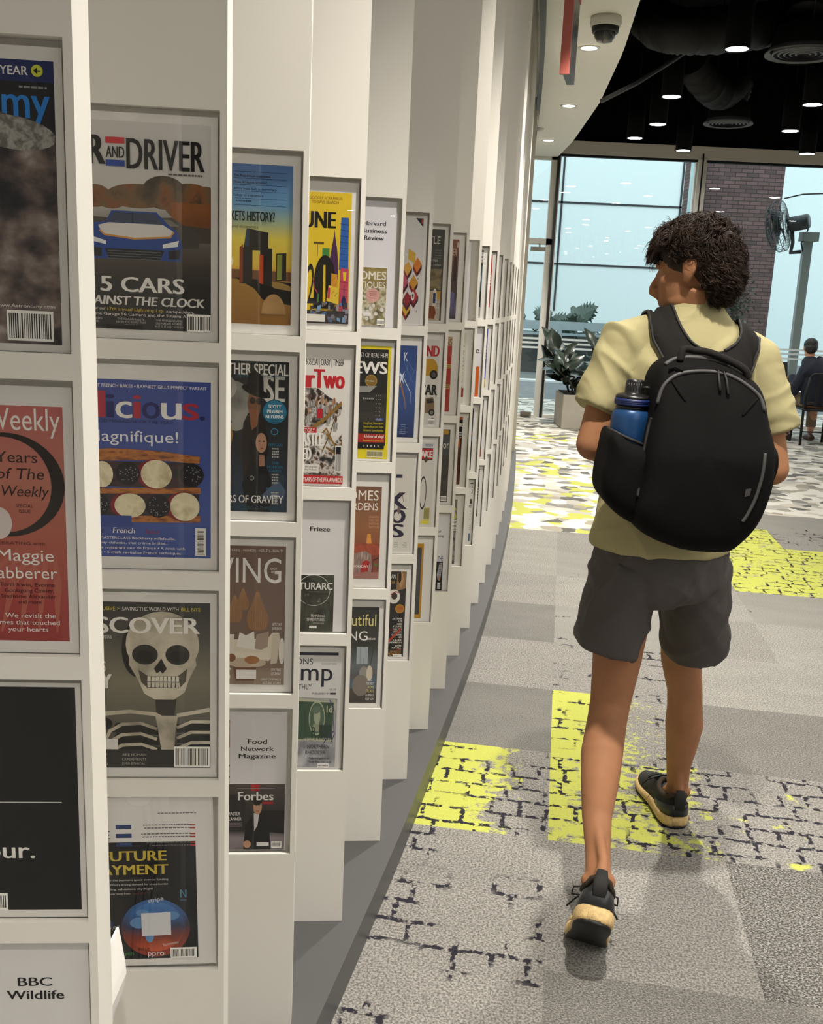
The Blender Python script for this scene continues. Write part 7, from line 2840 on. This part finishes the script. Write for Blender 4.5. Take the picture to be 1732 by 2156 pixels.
def shoe(name, label, mtx, bend):
    """mtx places the ball of the foot (y = 0.20); bend lifts the heel"""
    root = MB()

    def warp(p):
        return mtx @ shoe_warp(p, bend)

    ys = [0.0, 0.006, 0.02, 0.04, 0.07, 0.10, 0.13, 0.155, 0.17, 0.185, 0.20, 0.215, 0.23, 0.25, 0.27, 0.285, 0.293]
    hw = [0.014, 0.026, 0.036, 0.041, 0.042, 0.040, 0.040, 0.043, 0.045, 0.047, 0.048, 0.048, 0.046, 0.042, 0.033, 0.020, 0.008]
    th = [0.043, 0.043, 0.042, 0.041, 0.039, 0.036, 0.034, 0.032, 0.031, 0.03, 0.029, 0.028, 0.027, 0.027, 0.028, 0.029, 0.030]

    def slab(material, z0, z1, grow):
        m = MB()
        rs = []
        for y, w, t in zip(ys, hw, th):
            a, b_ = (z0, z1 if z1 is not None else t)
            g = w + grow
            rs.append([warp(p) for p in ((-g * 0.94, y, a), (g * 0.94, y, a), (g, y, a + (b_ - a) * 0.25), (g * 1.0, y, a + (b_ - a) * 0.7), (g * 0.9, y, b_), (-g * 0.9, y, b_), (-g * 1.0, y, a + (b_ - a) * 0.7), (-g, y, a + (b_ - a) * 0.25))])
        m.rings(rs, material, smooth=True)
        return m
    o = slab(boost, 0.007, None, 0.004).build(name, walker)
    o['label'] = label
    slab(outs, 0.0, 0.009, 0.001).build('outsole', o)
    # knitted upper
    uh = [0.068, 0.090, 0.094, 0.086, 0.080, 0.083, 0.090, 0.088, 0.083, 0.077, 0.071, 0.065, 0.060, 0.053, 0.046, 0.040, 0.034]
    m = MB()
    rs = []
    for i, (y, w, h, t) in enumerate(zip(ys, hw, uh, th)):
        z0 = t - 0.008
        g = w * 0.94
        ring = []
        for q in range(14):
            a = math.pi * q / 13
            e = 0.75
            x = g * math.copysign(abs(math.cos(a)) ** e, math.cos(a)) * (1 - 0.12 * math.sin(a))
            z = z0 + (h - z0) * abs(math.sin(a)) ** e
            ring.append(warp((x, y + (0.004 if i == 0 else 0), z)))
        rs.append(ring)
    m.rings(rs, knit)
    m.build('upper', o)
    # heel counter
    m = MB()
    rs = []
    for y, w, t in list(zip(ys, hw, th))[:6]:
        h = 0.078 - y * 0.30
        g = w * 0.975 + 0.001
        rs.append([warp((x * g, y - 0.0025, z)) for x, z in ((1.02, t - 0.004), (1.0, t + (h - t) * 0.5), (0.93, h), (0.86, h - 0.004), (-0.86, h - 0.004), (-0.93, h), (-1.0, t + (h - t) * 0.5), (-1.02, t - 0.004))])
    m.rings(rs, counter)
    m.build('heel_counter', o)
    # padded collar and heel tab
    m = MB()
    pts, nn = [], 26
    for i in range(nn + 1):
        a = 2 * math.pi * i / nn
        y = 0.066 + 0.060 * math.sin(a)
        x = 0.034 * math.cos(a)
        z = 0.085 + 0.012 * (math.sin(a) * 0.9) ** 2 + (0.008 if math.sin(a) < -0.75 else 0)
        pts.append(warp((x, y, z)))
    m.tube(pts, 0.0075, lining, 8, caps=False)
    m.build('collar', o)
    m = MB()
    m.tube([warp((0, -0.003, 0.060)), warp((0, -0.002, 0.095)), warp((0, 0.004, 0.120))], [0.016, 0.018, 0.012], knit, 12, side=(1, 0, 0), ry=[0.004, 0.005, 0.004])
    m.build('heel_tab', o)
    # laces with a loop out to the side
    m = MB()
    for i in range(4):
        y = 0.145 + 0.018 * i
        h = 0.094 - 0.007 * i
        m.tube([warp((-0.026, y, h - 0.010)), warp((0, y + 0.004, h + 0.002)), warp((0.026, y, h - 0.010))], 0.0028, outs, 6)
    for sx in (-1, 1):
        m.tube([warp((0, 0.14, 0.098)), warp((sx * 0.03, 0.13, 0.108)), warp((sx * 0.052, 0.125, 0.10)), warp((sx * 0.054, 0.135, 0.085)), warp((sx * 0.03, 0.142, 0.09)), warp((0, 0.142, 0.098))], 0.0024, outs, 6)
        m.tube([warp((0, 0.14, 0.098)), warp((sx * 0.04, 0.15, 0.085)), warp((sx * 0.06, 0.155, 0.06))], 0.0024, outs, 6)
    m.build('laces', o)
    return o


hr = G(1422, 1742)
hd = Vector((-0.10, 0.995, 0))
yw = math.atan2(-hd.x, hd.y)
shoe('shoe', 'right running shoe flat on the carpet, black with cream sole', Matrix.Translation((hr.x + hd.x * 0.20, hr.y + hd.y * 0.20, 0.0005)) @ Matrix.Rotation(yw, 4, 'Z'), 0.0)
shoe('shoe', 'left running shoe with raised heel, black with cream sole', LM, LB)

# ================================================================== BACKPACK AND BOTTLE
packm = mat('black pack fabric', '#080707', rough=0.85, spec=0.15, bump=0.25, bscale=900)
packd = mat('black padded mesh strap', '#171514', rough=0.85, spec=0.25, bump=0.35, bscale=1100)
trimm = mat('dark grey zip tape', '#3b3a3b', rough=0.6)
pack = thing('backpack', "black zipped backpack with water bottle in side pocket, on the walking person's back", 'backpack', (0, 0, 0))


def smooth_loop(pts, n):
    """closed curve through pts resampled to n"""
    k = len(pts)
    out = []
    for i in range(n):
        t = i / n * k
        j = int(t)
        u = t - j
        p0, p1, p2, p3 = (pts[(j + q_) % k] for q_ in (-1, 0, 1, 2))
        out.append(0.5 * ((2 * p1) + (p2 - p0) * u + (2 * p0 - 5 * p1 + 4 * p2 - p3) * u * u + (3 * p1 - p0 - 3 * p2 + p3) * u ** 3))
    return out


def pillow(px, Ym, layers, material, thin=None, n=72):
    """rounded bag grown from an outline; layers = (distance Y, scale)"""
    o_ = smooth_loop([P(x, y, Ym) for x, y in px], n)
    c_ = sum(o_, Vector((0, 0, 0))) / n
    m = MB()
    rs = []
    yb = layers[0][0]
    for Y, s_ in layers:
        ring = []
        for p_ in o_:
            q_ = c_ + (p_ - c_) * s_
            yy = Y
            if thin:
                yy = yb - (yb - Y) * thin(q_.z)
            ring.append(Vector((q_.x, yy, q_.z)))
        rs.append(ring)
    m.rings(rs, material)
    return m


OUT = [(1397, 762), (1433, 750), (1470, 748), (1505, 755), (1540, 768), (1575, 790), (1604, 822), (1614, 890), (1620, 950), (1613, 1010), (1592, 1080), (1560, 1124), (1524, 1154),
       (1488, 1158), (1440, 1152), (1397, 1140), (1345, 1118), (1322, 1086), (1326, 1040), (1338, 980), (1352, 920), (1366, 870), (1370, 825), (1380, 785)]
thin = lambda z: 1.0 - 0.42 * max(0.0, min(1.0, (z - 1.22) / 0.24)) ** 1.2
m = pillow(OUT, 2.27, [(2.385, 0.86), (2.378, 0.93), (2.35, 0.985), (2.31, 1.0), (2.26, 1.0), (2.225, 0.985), (2.20, 0.95), (2.185, 0.89), (2.176, 0.78), (2.171, 0.6), (2.168, 0.35), (2.167, 0.1)], packm, thin)
m.build('pack_raw')
o = bpy.data.objects['pack_raw']
bpy.data.objects.remove(o)
main = m.build('main_compartment', pack)
sub = main.modifiers.new('s', 'SUBSURF')
sub.levels = sub.render_levels = 1
bpy.context.view_layer.update()
dg = bpy.context.evaluated_depsgraph_get()
me2 = bpy.data.meshes.new_from_object(main.evaluated_get(dg))
main.modifiers.clear()
main.data = me2
displace(main, lambda c, n: 0.004 * noise.noise(c * 9) + 0.0022 * noise.noise(Vector((c.x * 22, c.y * 8, c.z * 14))))
# two darts at the top corners
me2.update()


def tree_of(o):
    me = o.data
    return BVHTree.FromPolygons([v.co.copy() for v in me.vertices], [list(p.vertices) for p in me.polygons])


T_pack = tree_of(main)
T_shirt = tree_of(shirt)
ORG = Vector((0, 0, EYE))


def on(trees, x, y, lift=0.0, fallback=2.3):
    d = (P(x, y, 1.0) - ORG).normalized()
    best = None
    for t_ in trees:
        h = t_.ray_cast(ORG, d)
        if h[0] is not None and (best is None or h[3] < best[1]):
            best = (h[0] + (h[1] if h[1].dot(d) < 0 else -h[1]) * lift, h[3])
    return best[0] if best else P(x, y, fallback)


def smooth_path(pts, n):
    k = len(pts) - 1
    out = []
    for i in range(n + 1):
        t = i / n * k
        j = min(int(t), k - 1)
        u = t - j
        p0, p1, p2, p3 = pts[max(j - 1, 0)], pts[j], pts[j + 1], pts[min(j + 2, k)]
        out.append(0.5 * ((2 * p1) + (p2 - p0) * u + (2 * p0 - 5 * p1 + 4 * p2 - p3) * u * u + (3 * p1 - p0 - 3 * p2 + p3) * u ** 3))
    return out


def px_path(px, n):
    q_ = smooth_path([Vector((x, y, 0)) for x, y in px], n)
    return [(p_.x, p_.y) for p_ in q_]


def seam(px, wd, material, name, lift=0.001, n=36, th_=0.35):
    m = MB()
    pts = [on((T_pack,), x, y, lift) for x, y in px_path(px, n)]
    m.tube(pts, wd, material, 8, ry=[wd * th_] * len(pts) if False else None)
    return m.build(name, pack)


seam([(1384, 850), (1392, 822), (1404, 804), (1424, 790), (1455, 783), (1500, 783), (1540, 793), (1572, 812), (1598, 836), (1608, 866)], 0.0045, trimm, 'front_zip')
seam([(1400, 768), (1420, 757), (1450, 753), (1490, 757), (1530, 768)], 0.0055, trimm, 'top_zip')
seam([(1372, 880), (1366, 900), (1356, 950), (1349, 1000), (1343, 1046)], 0.004, mat('charcoal piping', '#1b1a1a', rough=0.7), 'side_seam')
seam([(1610, 955), (1604, 1000), (1590, 1048), (1572, 1084), (1562, 1098)], 0.004, trimm, 'side_seam')
for px in ([(1510, 782), (1511, 800), (1514, 824)], [(1521, 785), (1527, 803), (1531, 832)]):
    m = MB()
    m.tube([on((T_pack,), x, y, 0.006) for x, y in px], [0.0022, 0.0025, 0.0038], mat('charcoal piping', '#1b1a1a'), 8)
    m.ell(on((T_pack,), *px[0], 0.004), (0.007, 0.004, 0.005), packm)
    m.build('zip_pull', pack)
for px in ([(1436, 784), (1420, 776), (1408, 782)], [(1503, 758), (1516, 757), (1528, 768)]):
    m = MB()
    m.tube([on((T_pack,), x, y, 0.006) for x, y in px], [0.003, 0.0028, 0.0035], packm, 8)
    m.build('zip_pull', pack)
m = MB()
for px in ([(1412, 800), (1424, 816), (1434, 832), (1443, 846)], [(1594, 840), (1578, 856), (1562, 876)]):
    m.tube([on((T_pack,), x, y, 0.0005) for x, y in px_path(px, 10)], [0.002 + 0.0025 * math.sin(math.pi * i / 10) for i in range(11)], packm, 8)
m.build('dart', pack)
m = MB()
q_ = [on((T_pack,), x, y, 0.0015) for x, y in ((1569, 1030), (1581, 1028), (1577, 1044), (1566, 1046))]
m.add(q_, [(0, 1, 2, 3)] if (q_[1] - q_[0]).cross(q_[2] - q_[0]).y < 0 else [(3, 2, 1, 0)], trimm)
m.build('logo_patch', pack)
# carry handle
m = MB()
hp_ = smooth_path([on((T_pack,), 1431, 760, 0.0), on((T_pack,), 1438, 752, 0.02), P(1462, 738, 2.285), P(1492, 742, 2.28), P(1530, 757, 2.275), on((T_pack,), 1560, 786, 0.012), on((T_pack,), 1574, 796, 0.0)], 30)
m.tube(hp_, [0.0085] * 31, packd, 10)
m.build('handle', pack)


def sheet_between(e0, e1, lift, trees, rows, cols, name, extra=None):
    """cloth panel between two edges given in the photo, lying on the shirt"""
    a = px_path(e0, rows)
    b_ = px_path(e1, rows)
    top = []
    for i in range(rows + 1):
        row = []
        for j in range(cols + 1):
            u = j / cols
            x, y = a[i][0] * (1 - u) + b_[i][0] * u, a[i][1] * (1 - u) + b_[i][1] * u
            e_ = 0.55 + 0.45 * math.sin(math.pi * min(max(u, 0.02), 0.98)) ** 0.4
            row.append(on(trees, x, y, lift * e_, 2.47))
        top.append(row)
    if extra:
        ex_ = []
        for dv in extra:
            ex_.append([p_ + Vector(dv) for p_ in top[0]])
        top = list(reversed(ex_)) + top
    # even out ray hits that landed beyond the shoulder line
    for i in range(len(top) - 2, -1, -1):
        for j in range(cols + 1):
            if (top[i][j] - top[i + 1][j]).length > 0.16:
                top[i][j] = top[i + 1][j] + Vector((0, 0.03, 0.012))
    m = MB()
    V, Fc = [], []
    R_ = len(top)
    for row in top:
        V += row
    off = len(V)
    for row in top:
        V += [p_ + Vector((0, 0.014, -0.004)) for p_ in row]
    C_ = cols + 1
    for i in range(R_ - 1):
        for j in range(cols):
            k = i * C_ + j
            Fc.append((k, k + C_, k + C_ + 1, k + 1))
            Fc.append((off + k + 1, off + k + C_ + 1, off + k + C_, off + k))
    for i in range(R_ - 1):
        k = i * C_
        Fc.append((k, off + k, off + k + C_, k + C_))
        k = i * C_ + cols
        Fc.append((k + C_, off + k + C_, off + k, k))
    for j in range(cols):
        Fc.append((j + 1, off + j + 1, off + j, j))
        k = (R_ - 1) * C_ + j
        Fc.append((k, off + k, off + k + 1, k + 1))
    m.add(V, Fc, packd, True)
    o = m.build(name, pack)
    es = o.modifiers.new('e', 'EDGE_SPLIT')
    es.split_angle = RAD(50)
    return o, top


over = [(0, 0.045, -0.004), (0, 0.10, -0.035), (0, 0.13, -0.10), (0, 0.135, -0.2), (0, 0.12, -0.32)]
_, tl = sheet_between([(1364, 662), (1372, 698), (1385, 734), (1400, 766)], [(1417, 647), (1432, 690), (1453, 722), (1482, 742)], 0.012, (T_shirt,), 14, 8, 'shoulder_strap', over)
_, tr = sheet_between([(1550, 676), (1554, 700), (1546, 722), (1520, 740)], [(1594, 717), (1592, 742), (1582, 770), (1572, 796)], 0.012, (T_shirt,), 14, 8, 'shoulder_strap', over)
sheet_between([(1440, 712), (1462, 732), (1482, 742), (1502, 744), (1522, 739), (1545, 724)], [(1398, 776), (1430, 776), (1468, 776), (1502, 780), (1540, 790), (1574, 806)], 0.0125, (T_shirt,), 16, 6, 'yoke')
for top, nm in ((tl, 'strap_piping'), (tr, 'strap_piping')):
    for j in (0, -1):
        m = MB()
        pts = [row[j] + Vector((0, -0.001, 0.001)) for row in top]
        m.tube(pts, 0.0035, mat('charcoal piping', '#1b1a1a'), 7)
        m.build(nm, pack)

# left side pocket with the bottle
SP = [(1281, 903), (1268, 945), (1257, 1000), (1262, 1040), (1300, 1082), (1336, 1096), (1352, 1050), (1360, 990), (1364, 948), (1349, 936), (1316, 922)]
m = pillow(SP, 2.29, [(2.385, 0.8), (2.375, 0.92), (2.35, 1.0), (2.29, 1.0), (2.25, 0.985), (2.23, 0.93), (2.218, 0.8), (2.212, 0.55), (2.21, 0.2)], packm)
sp_o = m.build('side_pocket', pack)
displace(sp_o, lambda c, n: 0.003 * noise.noise(c * 16))
m = MB()
m.tube(smooth_path([P(1279, 900, 2.33), P(1290, 907, 2.262), P(1318, 921, 2.247), P(1348, 934, 2.252), P(1366, 944, 2.28)], 24), 0.004, mat('charcoal piping', '#1b1a1a'), 8)
m.build('pocket_hem', pack)
SPR = [(1610, 926), (1622, 938), (1627, 955), (1624, 985), (1612, 1018), (1600, 1010), (1600, 960)]
m = pillow(SPR, 2.31, [(2.385, 0.8), (2.37, 1.0), (2.31, 1.0), (2.27, 0.9), (2.255, 0.6), (2.25, 0.2)], packm, None, 40)
m.build('side_pocket', pack)

bt0, bt1 = P(1314, 985, 2.30), P(1338, 795, 2.30)
axis = (bt1 - bt0).normalized()
side_ = axis.cross(Vector((0, -1, 0))).normalized()
Bm = Matrix((side_, axis.cross(side_), axis)).transposed().to_4x4()
Bm = Matrix.Translation(bt0) @ Bm
HB = (bt1 - bt0).length
bott = thing('water_bottle', "blue steel water bottle with black cap in the backpack's side pocket", 'bottle', (0, 0, 0))
blue = mat('matte blue steel', '#173f6c', rough=0.35, metal=0.25, spec=0.5)
navy2 = mat('dark blue bottle collar', '#0f2152', rough=0.4)
capm = mat('black bottle cap', '#121213', rough=0.35)
m = MB()
m.lathe([(0.001, 0), (0.042, 0), (0.0455, 0.006), (0.0455, HB * 0.55), (0.0445, HB * 0.60), (0.0405, HB * 0.645), (0.036, HB * 0.665), (0.036, HB * 0.70), (0.001, HB * 0.70)], blue, 36, Bm)
m.build('flask', bott)
m = MB()
m.lathe([(0.034, HB * 0.662), (0.0375, HB * 0.664), (0.0375, HB * 0.70), (0.034, HB * 0.70)], capm, 36, Bm, caps=False)
m.build('neck_ring', bott)
m = MB()
m.lathe([(0.036, HB * 0.70), (0.0415, HB * 0.702), (0.042, HB * 0.75), (0.0415, HB * 0.775), (0.036, HB * 0.776)], navy2, 36, Bm, caps=False)
for q_ in range(3):
    m.lathe([(0.0425, HB * (0.712 + 0.018 * q_)), (0.0432, HB * (0.718 + 0.018 * q_)), (0.0425, HB * (0.724 + 0.018 * q_))], navy2, 36, Bm, caps=False)
m.build('collar', bott)
m = MB()
m.lathe([(0.001, HB * 0.77), (0.041, HB * 0.776), (0.041, HB * 0.795), (0.037, HB * 0.815), (0.023, HB * 0.83), (0.0215, HB * 0.84), (0.0205, HB * 0.955), (0.0185, HB * 0.98), (0.001, HB * 0.985)], capm, 36, Bm)
for q_ in range(20):
    w = 2 * math.pi * q_ / 20
    m.tube([Bm @ Vector((0.0205 * math.cos(w), 0.0205 * math.sin(w), HB * 0.86)), Bm @ Vector((0.0200 * math.cos(w), 0.0200 * math.sin(w), HB * 0.945))], 0.0012, capm, 5)
m.build('cap', bott)
m = MB()
c_ = P(1358, 818, 2.28)
e_ = P(1372, 850, 2.285)
m.tube([Bm @ Vector((0.015, 0, HB * 0.845)), P(1352, 816, 2.29), P(1366, 816, 2.29), P(1373, 826, 2.29), P(1374, 856, 2.29), P(1371, 880, 2.295)], [0.004, 0.0042, 0.0042, 0.0042, 0.004, 0.004], capm, 8)
m.build('cap_strap', bott)
